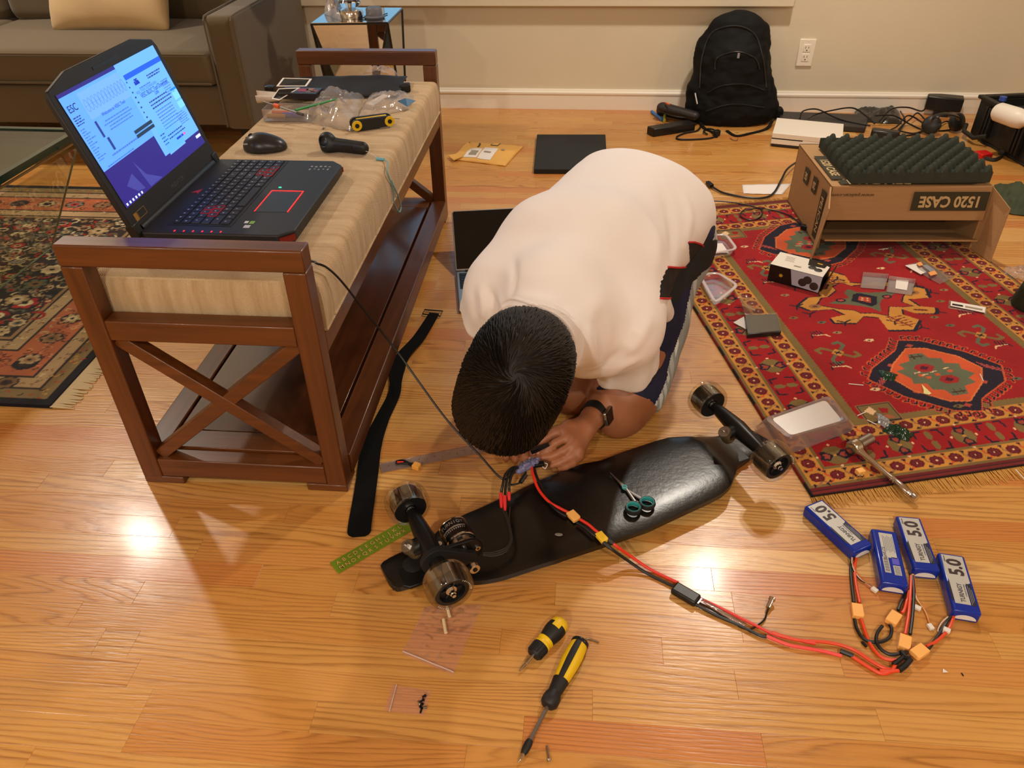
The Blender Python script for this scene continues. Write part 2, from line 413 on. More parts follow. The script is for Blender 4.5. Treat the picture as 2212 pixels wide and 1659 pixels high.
mb = MB(); mb.box(((X0+X1)/2,(YB+WY)/2,ZC+.03),(X1-X0,WY-YB,.06)); struct('ceiling', mb, M('ceiling_paint',(232,226,214),.8), smooth=False)
# baseboard: flat board with a moulded cap
mb = MB(); prof = [(0,0),(.014,0),(.014,.072),(.0175,.076),(.0175,.084),(.011,.089),(.008,.097),(0,.098)]
mb.add([(x,WY-a,z) for x in (X0,X1) for a,z in prof], [(k,k+1,len(prof)+k+1,len(prof)+k) for k in range(len(prof)-1)])
struct('baseboard_back', mb, TRIMM, smooth=False)
# window stool and apron, casing, sashes
mb = MB(); mb.box(((sx0+sx1)/2,WY-.0225,sz+.05),(sx1-sx0,.045,.10)); struct('trim_1', mb, WALLM, bevel=.004)
mb = MB()
mb.box((wi0-.035,WY-.012,1.25),(.07,.024,1.5)); mb.box((wi1+.035,WY-.012,1.25),(.07,.024,1.5)); mb.box(((wi0+wi1)/2,WY-.012,wz1+.035),(wi1-wi0+.16,.024,.07)); struct('trim_2', mb, TRIMM, bevel=.003)
wn = MB(); n = 3; ww = (wi1-wi0)/n
for k in range(n+1): wn.box((wi0+k*ww,WY+.06,(.54+wz1)/2),(.05,.05,wz1-.54))
for z in (.56,1.25,wz1-.02): wn.box(((wi0+wi1)/2,WY+.06,z),(wi1-wi0,.05,.04))
win = struct('window_1', wn, TRIMM, bevel=.003)
for k in range(n):
    pm = MB(); pm.box((wi0+(k+.5)*ww,WY+.06,(.54+wz1)/2),(ww-.05,.004,wz1-.58)); part('pane', pm, film('window_glass',haze=.0,gloss=.6,bump=0), win)
# lamp trims in the ceiling
DLN = ['over the sofa side of the room','over the backpack side of the room','behind the viewer on the left','behind the viewer on the right','farthest behind the viewer, added as front fill','nearest the right wall']
for x,y,p in LAMPS:
    t_ = thing('recessed_downlight','round white ceiling downlight '+DLN[LAMPS.index((x,y,p))],'ceiling light',(x,y,ZC),0,'recessed downlights in the ceiling')
    mb = MB(); mb.lathe([(.068,.0),(.085,-.004),(.086,-.009),(.068,-.009)],32,cap=False); part('trim_ring', mb, TRIMM, t_, local=True)
# wall outlet
oc = (PY(1721,84,WY-.003)+PY(1757,146,WY-.003))/2; oc = Vector(((PY(1728,82,WY).x+PY(1762,82,WY).x)/2+.004, WY, (PY(1745,81,WY).z+PY(1735,145,WY).z)/2))
t_ = thing('wall_outlet','white double wall outlet in its plate beside the backpack','outlet',oc)
mb = MB(); mb.box((0,-.004,0),(.076,.008,.124)); pl = part('cover_plate', mb, M('outlet_plastic',(236,228,210),.3), t_, bevel=.003, local=True)
for dz in (.021,-.021):
    mb = MB(); mb.box((0,-.0085,dz),(.034,.004,.036)); so = part('socket', mb, M('outlet_plastic'), t_, bevel=.002, local=True)
    mb = MB()
    for dx,h in ((-.007,.009),(.007,.0075)): mb.box((dx,-.0107,dz+.004),(.0022,.001,h))
    mb.cyl((0,-.0102,dz-.009),(0,-.0112,dz-.009),.0028,n=10); part('slots', mb, M('black_gap',(18,16,14),.8), so, local=True)
for dz in (.053,-.053):
    mb = MB(); mb.cyl((0,-.008,dz),(0,-.0092,dz),.0028,n=12); part('screw', mb, M('outlet_plastic'), t_, local=True)
# ================================================================ BENCH
def wood(name, base, dark, rough=.36, sc=(3,60,60), coat=.15):
    t = NT(name); v = t.obj(sc); n1 = t.noise(v,1.,4.,.6,.3); n2 = t.noise(t.obj((2,2,2)),2.,3.)
    c = t.mix(t.ramp(n1,[(.35,(0,0,0,1)),(.7,(1,1,1,1))]), srgb(base), srgb(dark)); c = t.mix(t.math('MULTIPLY',n2,.4), c, srgb(dark))
    t.link(c,'Base Color'); t.b.inputs['Roughness'].default_value = rough; t.b.inputs['Coat Weight'].default_value = coat; t.b.inputs['Coat Roughness'].default_value = .12
    t.bump(n1,.05,.001); return t.m
BWX = wood('mahogany_along_x',(108,58,22),(76,39,12)); BWZ = wood('mahogany_along_z',(107,57,21),(75,38,12),sc=(60,60,3)); BWY = wood('mahogany_along_y',(98,52,20),(70,36,12),sc=(60,3,60))
BX0, BX1, BY0, BY1, BH = -.963, -.490, 1.214, 2.705, .597
CT = .508
bench = thing('bench','dark brown wooden bench with beige woven cushion and crossed end braces','bench',((BX0+BX1)/2,(BY0+BY1)/2,0))
PW, PD = .045, .042
for ye,s in ((BY0,1),(BY1,-1)):
    yc = ye+s*PD/2
    for x in (BX0+PW/2, BX1-PW/2):
        mb = MB(); mb.box((x,yc,(BH-.045+.018)/2),(PW,PD,BH-.045-.018)); part('leg', mb, BWZ, bench, bevel=.003)
        mb = MB(); mb.box((x+(.024 if x<-.7 else -.024),yc+s*.012,.01),(.093,.066,.02)); part('foot', mb, BWX, bench, bevel=.003)
    mb = MB(); mb.box(((BX0+BX1)/2,yc,BH-.0225),(BX1-BX0,PD,.045)); part('top_rail', mb, BWX, bench, bevel=.0035)
    mb = MB(); mb.box(((BX0+BX1)/2,yc,.411),(BX1-BX0-2*PW,PD-.002,.046)); part('middle_rail', mb, BWX, bench, bevel=.003)
    mb = MB(); mb.box(((BX0+BX1)/2,yc,.046),(BX1-BX0-2*PW,PD-.002,.05)); part('bottom_rail', mb, BWX, bench, bevel=.003)
    xa, xb, za, zb = BX0+PW, BX1-PW, .071, .388
    for q,(z0,z1) in enumerate(((za,zb),(zb,za))):
        d = Vector((xb-xa,0,z1-z0)); L = d.length; a = -math.atan2(d.z,d.x)
        mb = MB(); mb.box(((xa+xb)/2,yc+s*.004*(1 if q else 1.3),(za+zb)/2),(L-.012,.028,.03 if q else .0295),Matrix.Rotation(a,3,'Y')); part('cross_brace', mb, BWX, bench, bevel=.002)
ya, yb = BY0+PD, BY1-PD
for x in (BX0+.016, BX1-.016):
    mb = MB(); mb.box((x,(ya+yb)/2,.375),(.03,yb-ya,.048)); part('seat_rail', mb, BWY, bench, bevel=.003)
    mb = MB(); mb.box((x+(.006 if x<-.7 else -.006),(ya+yb)/2,.050),(.055,yb-ya,.055)); part('shelf_rail', mb, BWY, bench, bevel=.003)
for y in (ya+.03, yb-.03):
    mb = MB(); mb.box(((BX0+BX1)/2,y,.052),(BX1-BX0-.11,.06,.05)); part('shelf_rail', mb, BWX, bench, bevel=.002)
mb = MB(); mb.box(((BX0+BX1)/2,(ya+yb)/2,.066),(BX1-BX0-.113,yb-ya-.123,.022)); part('shelf_board', mb, wood('mahogany_shelf',(80,40,18),(56,28,11),.26,(60,3,60),.5), bench, bevel=.001)
mb = MB(); mb.box(((BX0+BX1)/2,(ya+yb)/2,.391),(BX1-BX0-.06,yb-ya,.016)); part('seat_board', mb, BWY, bench)
# cushion: woven cover, piped edge
def weave():
    t = NT('woven_oatmeal_cloth'); tc = t.n('TexCoord'); xyz = t.n('SeparateXYZ'); t.t.links.new(tc.outputs['Object'], xyz.inputs[0])
    x,y,z = xyz.outputs[0],xyz.outputs[1],xyz.outputs[2]
    ge = t.n('NewGeometry'); sn = t.n('SeparateXYZ'); t.t.links.new(ge.outputs['Normal'],sn.inputs[0]); fy = t.math('GREATER_THAN',t.math('ABSOLUTE',sn.outputs[1]),.72)
    q = t.math('ADD',t.math('MULTIPLY',y,t.math('SUBTRACT',1.,fy)),t.math('MULTIPLY',x,fy)); q2 = t.math('ADD',t.math('MULTIPLY',x,t.math('SUBTRACT',1.,fy)),z)
    c1 = t.n('CombineXYZ'); t.t.links.new(t.math('MULTIPLY',q,34.),c1.inputs[0]); t.t.links.new(t.math('MULTIPLY',q2,4.),c1.inputs[1])
    n1 = t.noise(c1.outputs[0],1.,3.,.6,.5)
    s1 = t.math('SINE', t.math('MULTIPLY',t.math('ADD',x,z),1500.)); s2 = t.math('SINE', t.math('ADD', t.math('MULTIPLY',t.math('ADD',y,z),900.), t.math('MULTIPLY',n1,9.)))
    wv = t.math('MULTIPLY_ADD', t.math('MULTIPLY',s1,s2), .5, .5)
    n2 = t.noise(t.obj((1,1,1)),260.,2.)
    c = t.mix(t.ramp(n1,[(.38,(0,0,0,1)),(.62,(1,1,1,1))]), srgb(214,187,145), srgb(186,156,112)); c = t.mix(t.math('MULTIPLY',n2,.5), c, srgb(178,148,108)); c = t.mix(t.math('MULTIPLY',wv,.18), c, srgb(160,130,92))
    t.link(c,'Base Color'); t.b.inputs['Roughness'].default_value = .9; t.b.inputs['Sheen Weight'].default_value = .15
    t.bump(t.math('ADD',wv,t.math('MULTIPLY',n1,1.6)),.6,.002); return t.m
WV = weave()
def cushion(x0,x1,y0,y1,z0,z1,r=.022,nx=40,ny=110):
    mb = MB(); w,d,h = x1-x0,y1-y0,z1-z0
    def sh(u,v,top):
        a = min(u,1-u)*w; b = min(v,1-v)*d; e = min(a,b)
        return e
    def top(u,v):
        x = x0+u*w; y = y0+v*d; e = min(min(u,1-u)*w, min(v,1-v)*d)
        z = z1-(r-math.sqrt(max(0,r*r-(r-min(e,r))**2)) if e<r else 0)
        z += .004*min(1,e/.08)*noise.noise(Vector((x*5,y*4,1)))+.0016*noise.noise(Vector((x*4,y*38,3)))*min(1,e/.03)
        ins = .0
        return (x,y,z)
    us = [0,.004,.012,.025,.04]+[.04+.92*i/nx for i in range(1,nx)]+[.96,.975,.988,.996,1]
    vs_ = [0,.0015,.004,.008,.014]+[.014+.972*i/ny for i in range(1,ny)]+[.986,.992,.996,.9985,1]
    vs = [top(u,v) for v in vs_ for u in us]; n = len(us); m = len(vs_)
    fs = [(j*n+i,j*n+i+1,(j+1)*n+i+1,(j+1)*n+i) for j in range(m-1) for i in range(n-1)]
    mb.add(vs,fs)
    rim = [(i,0) for i in range(n)]+[(n-1,j) for j in range(1,m)]+[(i,m-1) for i in range(n-2,-1,-1)]+[(0,j) for j in range(m-2,0,-1)]
    prev = [j*n+i for i,j in rim]; N = len(prev)
    for q,zz in enumerate((z0+h*.55,z0+h*.25,z0)):
        base = len(mb.v)
        for i,j in rim:
            x,y,_ = vs[j*n+i]; o = .003 if q<2 else 0
            dx = (1 if i==n-1 else -1 if i==0 else 0)*o; dy = (1 if j==m-1 else -1 if j==0 else 0)*o
            mb.v.append((x+dx,y+dy,zz+.0015*noise.noise(Vector((x*9,y*9,zz)))))
        for k in range(N): mb.f.append((prev[(k+1)%N],prev[k],base+k,base+(k+1)%N)); mb.c.append(None)
        prev = list(range(base,base+N))
    mb.f.append(tuple(prev)); mb.c.append(None)
    return mb
cu = part('seat_cushion', cushion(BX0+.005,BX1+.002,BY0+PD+.006,BY1-PD-.004,.400,CT), WV, bench, recalc=True)
mb = MB(); e = .002
c4 = [(BX0+.005,BY0+PD+.006),(BX1+.002,BY0+PD+.006),(BX1+.002,BY1-PD-.004),(BX0+.005,BY1-PD-.004)]
path = []
for k in range(4):
    a,b = c4[k],c4[(k+1)%4]
    for i in range(60): t = i/60; path.append((a[0]+(b[0]-a[0])*t, a[1]+(b[1]-a[1])*t, .4025+.0012*noise.noise(Vector((k*9+t*20,0,0)))))
mb.tube(path,.0035,6,closed=True); part('piping', mb, WV, cu)
# ================================================================ GAMING LAPTOP on the bench
BLK = M('matte_black_plastic',(26,25,26),.5,var=.1,vs=40); BLK2 = M('satin_black',(20,20,21),.32); RUB = M('black_rubber',(17,17,17),.65,bump=.1,bs=900,bd=.0004)
WHT = M('white_print',(220,220,220),.6); GLOW = M('red_led',(255,30,26),.4,emit=3.2); GREEN = M('green_led',(40,230,150),.4,emit=3.)
LX0, LX1, LY0, LY1 = -.905, -.578, 1.392, 1.815
lz = CT+.006
lap = thing('gaming_laptop','thick black gaming laptop open on the bench with lit blue screen','laptop',((LX0+LX1)/2,(LY0+LY1)/2,lz))
mb = MB(); ch = .028
poly = [(LX0,LY0+.012),(LX0+.012,LY0),(LX1-ch,LY0),(LX1,LY0+ch),(LX1,LY1-ch),(LX1-ch,LY1),(LX0+.012,LY1),(LX0,LY1-.012)]
mb.prism(poly, lz+.004, lz+.026); part('base', mb, BLK, lap, bevel=.003)
for yy in (LY0+ch/2,LY1-ch/2):
    s = 1 if yy<1.6 else -1
    mb = MB(); mb.box((LX1-ch/2+.001,yy-s*.001,lz+.013),(ch*1.25,.005,.012),RZ(s*rad(45))); part('corner_accent', mb, M('dark_red_plastic',(120,26,16),.4), lap, label='dark red corner accent')
for x in (LX0+.03,LX1-.03):
    for y in (LY0+.04,LY1-.04):
        mb = MB(); mb.cyl((x,y,lz-.001),(x,y,lz+.0045),.012); part('rubber_foot', mb, RUB, lap)
tz = lz+.026
mb = MB(); mb.box((-.786,1.619,tz+.0001),(.138,.380,.0012)); kb = part('keyboard_well', mb, M('key_well',(12,12,14),.5), lap)
KEY = M('key_cap',(27,28,38),.45,spec=.35); KEYR = M('red_key_outline',(150,24,30),.5,emit=.25)
def key_me(w,d):
    k = MB(); k.box((0,0,.001),(w,d,.0026),taper=(.92,.92)); return mesh_of('key',k,KEY,False)
rows = [(.0,[(1,19)]),]
kx0 = LX0+.098; pitchx = .0192; ky0 = LY0+.0275; py = .0189; rng = random.Random(3)
cache = {}
layout = [[1]*19, [1]*13+[2.1]+[1]*4, [1.5]+[1]*12+[1.5]+[1]*4, [1.8]+[1]*11+[2.3]+[1]*4, [2.3]+[1]*10+[1.7]+[1]+[1]*4, [1.2,1,1,1,5.6,1,1,1,1,1,1,1,1]]
letters = ['','1234567890-=','QWERTYUIOP[]','ASDFGHJKL;','ZXCVBNM,./','']
lm = MB()
for r,row in enumerate(layout):
    tot = sum(row); y = 1.436
    for q,wd in enumerate(row):
        w = wd*.368/tot; hx = .0212*(.80 if r==0 else 1)
        kk = (round(w,4),r==0)
        if kk not in cache: cache[kk] = key_me(hx-.0028, w-.0026)
        o = link('key', cache[kk], lap); cx = -.840+r*.0212+(.0 if r else .001)
        o.location = MW[lap.name].inverted() @ Vector((cx, y+w/2, tz+.0006))
        cy = y+w/2
        red = (r==2 and 1<q<4) or (r==3 and 1<=q<=3) or (r>=4 and q in (12,13) and r==4) or (r==5 and q in (8,9,10))
        if red:
            rm = MB(); a,b = (hx-.003)/2, (w-.0028)/2; zz = tz+.0033
            for dx,dy,sx,sy in ((a,0,.0009,2*b),(-a,0,.0009,2*b),(0,b,2*a,.0009),(0,-b,2*a,.0009)): rm.box((cx+dx,cy+dy,zz-.0008),(sx,sy,.0016))
            part('key_outline', rm, KEYR, lap)
        if wd<4: lm.box((cx-.002,cy,tz+.0030),(.0035,.0026+.002*rng.random(),.0003))
        y += w
part('key_legends', lm, M('key_print',(150,152,165),.6), lap)
FL = basis((0,0,0),(0,1,0),(-1,0,0))  # text runs along +y, its top towards the hinge
def T(x,y,z): return Matrix.Translation((x,y,z)) @ FL
mb = MB(); mb.box((-.6585,1.562,tz+.0002),(.074,.114,.0006)); tp = part('touchpad', mb, M('touchpad',(24,25,27),.38), lap, bevel=.001)
mb = MB(); a,b,c,d = -.695,-.622,1.506,1.620
for x,y,sx,sy in ((a,(c+d)/2,.0013,d-c),(b,(c+d)/2,.0013,d-c),((a+b)/2,d,b-a,.0013)): mb.box((x,y,tz+.0006),(sx,sy,.0012))
part('touchpad_light', mb, GLOW, lap, label='red light strip')
mb = MB(); mb.box((-.683,1.640,tz+.0006),(.006,.0022,.001)); part('status_light', mb, GREEN, lap, label='small green status light')
for k in range(6):
    mb = MB(); x = -.827+k*.0197; y = LY0+.0105
    for s in (-1,1): mb.box((x,y+s*.0017,tz+.0006),(.0026,.0028,.0008),RZ(s*rad(35)))
    part('macro_button', mb, M('red_led_dim',(235,40,48),.4,emit=1.1), lap, label='small red lit button')
mb = MB(); mb.prism([(-.012,-.009),(.014,0),(-.012,.010),(-.006,0)],0,.001,Matrix.Translation((-.864,1.608,tz))@Matrix.Rotation(rad(70),4,'Z')); part('power_button', mb, M('dim_red',(150,36,36),.4,emit=.15), lap)
for (dx,dy,c,s,txt) in ((.044,.036,(190,195,205),(.013,.013),''),(.040,.056,(120,170,60),(.010,.013),'')):
    mb = MB(); mb.box((-.640-dx,1.395+dy,tz+.0003),(s[0],s[1],.0005)); part('sticker', mb, M('sticker%d'%c[0],c,.45), lap)
mb = MB(); mb.box((-.6925,1.452,tz+.0003),(.008,.010,.0005)); part('sticker', mb, M('sticker_w',(215,215,215),.45), lap)
lm = MB(); rng = random.Random(9)
for k in range(5):
    for q in range(2): lm.box((-.648+k*.011,1.772-q*.018+.004*rng.random(),tz+.0002),(.0055-.002*q,.004+.006*rng.random(),.0003))
part('spec_print', lm, M('grey_print',(140,140,145),.6), lap)
# lid
lid_n0 = Vector((-.899,LY0-.010,tz-.004)); axy = Vector((0,1,0)); top = Vector((-.090,0,.30)); upv = top.normalized(); LH = .316
nrm = axy.cross(upv)  # faces +x
LB = Matrix(((axy.x,upv.x,nrm.x,lid_n0.x),(axy.y,upv.y,nrm.y,lid_n0.y),(axy.z,upv.z,nrm.z,lid_n0.z),(0,0,0,1)))
LW = LY1-LY0+.010
mb = MB(); mb.prism([(0,.02),(.01,.01),(LW-.01,.01),(LW,.02),(LW,LH-.034),(LW-.008,LH-.018),(LW*.80,LH),(LW*.20,LH),(.008,LH-.018),(0,LH-.034)],-.012,0,LB); lid = part('lid', mb, BLK, lap, bevel=.003)
mb = MB(); mb.tube([LB@Vector((.028,.004,-.006)),LB@Vector((LW-.028,.004,-.006))],.011,10); part('hinge_cover', mb, BLK2, lap)
for y in (.012,LW-.012):
    mb = MB(); mb.box((y,.008,-.006),(.022,.03,.02)); mb.v=[tuple(LB@Vector(v)) for v in mb.v]; part('hinge', mb, BLK2, lap, bevel=.002)
SX0,SX1,SY0,SY1 = .019,LW-.020,.054,.286
SW,SH = SX1-SX0,SY1-SY0
def srect(x0,y0,x1,y1,z): return [LB@Vector((SX0+x*SW,SY0+(1-y)*SH,z)) for x,y in ((x0,y1),(x1,y1),(x1,y0),(x0,y0))]
def scr(name, rects, mat, z, parent):
    mb = MB()
    for r in rects: mb.quad(*srect(*r,z))
    return part(name, mb, mat, parent, smooth=False, kind='stuff' if len(rects)>3 else None)
DESK = M('screen_desktop',(38,30,128),.3,emit=.75); SLB = M('screen_window_blue',(92,160,255),.3,emit=1.05); SLB2 = M('screen_page_blue',(84,152,252),.3,emit=1.0)
mb = MB(); mb.box(((SX0+SX1)/2,(SY0+SY1)/2,.0003),(SW+.003,SH+.003,.0008)); mb.v=[tuple(LB@Vector(v)) for v in mb.v]; scn = part('screen', mb, M('screen_glass',(10,10,14),.2), lap)
scr('desktop', [(0,0,1,1)], DESK, .0009, scn)
dm = MB()
for pts in (((.10,.86),(.19,.80),(.23,.97),(.16,.95)),((.25,.72),(.30,.88),(.42,.99),(.28,.99))):
    dm.add([LB@Vector((SX0+x*SW,SY0+(1-y)*SH,.0010)) for x,y in pts],[(3,2,1,0)])
part('wallpaper_shape', dm, M('screen_wallpaper',(62,66,160),.3,emit=.7), scn, smooth=False)
dm = MB(); dm.add([LB@Vector((SX0+x*SW,SY0+(1-y)*SH,.0011)) for x,y in ((.56,.66),(.60,.665),(.605,.72))],[(2,1,0)]); part('wallpaper_accent', dm, M('screen_pink',(160,60,110),.3,emit=.7), scn, smooth=False)
scr('page_window', [(0,.03,.62,.66)], SLB2, .0012, scn); scr('page_header', [(.14,.055,.62,.28)], M('screen_header',(102,160,250),.3,emit=.95), .00135, scn)
scr('browser_window', [(.545,.0,1.0,.865),(.60,.62,.80,.885)], SLB, .0015, scn)
scr('browser_bar', [(.575,.105,1.,.15)], M('screen_bar',(20,84,225),.3,emit=.9), .0017, scn)
SD = M('screen_text_dark',(38,62,150),.4,emit=.55); SG = M('screen_text_grey',(72,118,215),.4,emit=.7)
rng = random.Random(5); tl = []; tg = []
def lines(x0,x1,y0,n,dy,h,dst,cen=False,jit=.3):
    for k in range(n):
        w = (x1-x0)*(1-jit*rng.random()); a = (x0+x1)/2-w/2 if cen else x0; x = a
        while x<a+w:
            l = rng.uniform(.008,.026); dst.append((x,y0+k*dy,min(x+l,a+w),y0+k*dy+h)); x += l+.005
lines(.20,.50,.335,4,.026,.010,tg,True); lines(.015,.09,.20,4,.02,.009,tl,jit=.5); lines(.015,.10,.30,13,.022,.009,tg,jit=.6)
lines(.67,.93,.40,3,.03,.012,tl,jit=.2); lines(.68,.93,.50,7,.028,.010,tg); lines(.67,.92,.73,2,.03,.011,tl); lines(.88,.98,.30,7,.022,.008,tg); lines(.86,.97,.62,6,.02,.008,tg)
lines(.655,.80,.255,1,.02,.012,tg); lines(.78,.98,.195,2,.022,.012,tl,jit=.4); lines(.60,.66,.69,4,.03,.010,tl,jit=.4); lines(.13,.48,.585,1,.02,.014,tg); lines(.05,.42,.64,1,.02,.010,tg); lines(.57,.585,.16,8,.047,.014,tl,jit=0)
tl += [(.145,.30,.163,.44),(.165,.455,.185,.565)]
scr('page_text', tl, SD, .0019, scn); scr('page_text', tg, SG, .0019, scn)
scr('banner', [(.40,.53,.60,.56),(.40,.57,.60,.60)], M('screen_banner',(30,62,92),.4,emit=.5), .0020, scn)
scr('page_button', [(.93,.405,1.,.425)], M('screen_btn',(20,120,240),.3,emit=1.), .0019, scn); scr('page_card', [(.93,.43,1.,.515),(.93,.535,1.,.60)], M('screen_card',(110,190,255),.3,emit=1.), .0019, scn)
scr('page_link', [(.735,.795,.79,.815),(.795,.795,.82,.815)], M('screen_lnk',(20,60,200),.3,emit=.8), .0021, scn); scr('page_link', [(.825,.795,.85,.815)], M('screen_lnk_red',(220,90,170),.3,emit=.8), .0021, scn)
scr('taskbar_icons', [(.012+.032*k,.966,.026+.032*k,.988) for k in range(6)]+[(.93,.893,.99,.92)], M('screen_icon',(200,220,255),.3,emit=1.), .0020, scn)
# valve-shaped site mark, wave traces, headings
vm = MB()
for x,y,w_,h_ in ((.660,.215,.052,.018),(.641,.207,.014,.034),(.676,.207,.014,.034),(.660,.195,.02,.026),(.660,.178,.036,.010)): vm.quad(*srect(x-w_/2,y-h_/2,x+w_/2,y+h_/2,.0021))
part('site_mark', vm, M('screen_mark',(14,50,180),.3,emit=.7), scn, smooth=False)
wm = MB()
for q,ph in enumerate((0,math.pi)):
    pts = [LB@Vector((SX0+(.15+.40*i/90)*SW, SY0+(1-(.17+.052*math.sin(i/90*15*math.pi/1.25+ph)))*SH, .0018)) for i in range(91)]; wm.tube(pts,.00028,4)
wm.tube([LB@Vector((SX0+.15*SW,SY0+.83*SH,.0018)),LB@Vector((SX0+.55*SW,SY0+.83*SH,.0018))],.00022,4)
part('wave_trace', wm, SG, scn)
def stext(s,x,y,size,mat=SD,sx=1.): return text('screen_lettering', s, size, LB@Matrix.Translation((SX0+x*SW,SY0+(1-y)*SH,.0023)), mat, scn, sx=sx, ext=.00005)
stext('ESC',.055,.135,.019,M('screen_black',(16,34,110),.4,emit=.4)); stext('Welcome to VESC Tool',.35,.285,.0095); stext('VESC BLDC Tool Download',.79,.325,.0135,sx=.8); stext('Link',.79,.36,.013,sx=.8); stext('VESC TOOL DOWNLOAD',.72,.285,.008,SG)
text('lettering','PREDATOR',.0125,LB@Matrix.Translation((LW*.52,.027,.0003)),M('lid_print',(92,92,96),.45,metal=.6),lid)
mb = MB(); mb.box((.032,.029,.0003),(.012,.016,.0006)); mb.v=[tuple(LB@Vector(v)) for v in mb.v]; part('sticker', mb, M('gold_sticker',(150,112,44),.4), lid)
mb = MB()
for x0,x1,y0,y1 in ((.040,.072,.0215,.0223),(.040,.072,.0365,.0373),(.0400,.0408,.0215,.0373),(.0712,.072,.0215,.0373)): mb.box(((x0+x1)/2,(y0+y1)/2,.0003),(x1-x0,y1-y0,.0005))
mb.v=[tuple(LB@Vector(v)) for v in mb.v]; part('sticker', mb, M('gold_sticker'), lid)
mb = MB(); mb.box((LW*.5,LH-.018,.0005),(.10,.006,.001)); mb.v=[tuple(LB@Vector(v)) for v in mb.v]; part('camera_strip', mb, BLK2, lid)
# ================================================================ THINGS ON THE BENCH
zc = CT+.0025
# mouse
c = P(576,322,zc)
t_ = thing('computer_mouse','dark grey wireless mouse on the bench cushion behind the laptop','mouse',c,rad(8))
s = SDF((-.07,-.05,-.002),(.07,.05,.055),.0018)
s.ell((0,0,.004),(.056,.035,.034),k=.0); s.ell((-.018,0,.012),(.036,.033,.028),k=.02); s.plane((0,0,0),(0,0,1))
part('body', smooth_mb(s.mesh(),2), M('mouse_black',(38,37,38),.32,var=.08), t_, local=True)
mb = MB(); mb.box((-.034,0,.0365),(.030,.0022,.003),Matrix.Rotation(rad(-18),3,'Y')); part('button_gap', mb, M('black_gap'), t_, local=True)
mb = MB(); mb.cyl((-.034,-.0035,.036),(-.034,.0035,.036),.007); part('scroll_wheel', mb, RUB, t_, local=True)
mb = MB(); mb.box((-.045,-.026,.0235),(.012,.002,.003)); part('logo', mb, M('silver',(190,190,190),.3,metal=.8), t_, local=True)
# hand remote with wrist strap
a = P(712,325,zc); b = P(785,333,zc); d = (b-a).normalized(); ang = math.atan2(d.y,d.x); L = (b-a).length
t_ = thing('hand_remote','black pistol grip hand remote on the cushion edge with pale blue strap','remote control',a,ang)
s = SDF((-.04,-.05,-.002),(.15,.05,.07),.0018)
s.cone((.0,0,.018),(L,0,.016),.0185,.017,k=.012,flat=((0,1,0),.8)); s.cone((0,.002,.012),(-.004,.002,.026),.024,.022,k=.01); s.cone((-.006,-.06,.028),(-.006,.06,.028),.0115,.0115,k=.004,op='s'); s.plane((0,0,0),(0,0,1))
part('body', smooth_mb(s.mesh(),2), M('remote_black',(24,25,25),.48), t_, local=True)
mb = MB(); mb.box((L*.62,-.0135,.020),(.03,.004,.009)); part('thumb_button', mb, BLK2, t_, bevel=.001, local=True)
STR = M('pale_blue_cord',(120,165,170),.7); zz = CT+.004
p0 = b+Vector((.0,-.004,.012)); pj = P(818,343,zz)
mb = MB(); mb.tube(spl([p0,(p0+pj)/2+Vector((0,0,.004)),pj],6),.0007,5); part('strap_thread', mb, M('white_thread',(215,215,205),.7), t_)
mb = MB(); mb.cyl(pj+Vector((-.006,0,0)),pj+Vector((.016,-.004,0)),.0042,.0036); part('strap_slider', mb, M('blue_slider',(110,175,190),.5), t_)
xe = BX1+.006
loop = [pj+Vector((.014,-.004,0)),P(838,352,zz),Vector((xe,P(848,380,.49).y,.502))]+[PX(u,v,xe+.002) for u,v in ((845,395),(850,420),(852,440),(862,458),(866,445),(858,418),(849,400),(846,390))]
mb = MB(); mb.tube(spl(loop,8),.0019,6); part('wrist_strap', mb, STR, t_)
# black plastic tray lid / sheet
pts = [P(655,168,zc+.012),P(880,164,zc+.012),P(868,205,zc),P(790,225,zc),P(700,222,zc),P(640,205,zc)]
mb = MB()
A,B,C,D = P(640,170,zc+.01),P(880,166,zc+.016),P(862,208,zc+.004),P(600,212,zc+.004)
def sheet(u,v):
    p = (A*(1-u)+B*u)*(1-v)+(D*(1-u)+C*u)*v
    h = .010*math.sin(math.pi*u)**.5*(1-v)*.5+.010*math.sin(v*math.pi)*.8+.0035*noise.noise(Vector((u*6,v*3,5)))
    return (p.x,p.y,p.z+max(h,0))
mb.grid(sheet,36,14); o = solo('plastic_folder', mb, M('black_glossy_plastic',(20,21,23),.5,bump=.15,bs=12,bd=.004), 'large black plastic folder lying flat across the far end of the bench','folder'); m_ = o.modifiers.new('thick','SOLIDIFY'); m_.thickness = .0025
mb = MB(); c = P(876,197,zc); mb.box(c+Vector((0,0,.012)),(.034,.030,.024),RZ(.2)); solo('plastic_clip', mb, BLK2, 'small black plastic block at the right end of the black folder','clip',bevel=.004)
mb = MB(); c = P(583,203,zc); mb.box(c+Vector((0,.01,.012)),(.030,.022,.022),RZ(-.1)); solo('binder_clip', mb, BLK2, 'small black clip behind the white rolled paper','clip',bevel=.003)
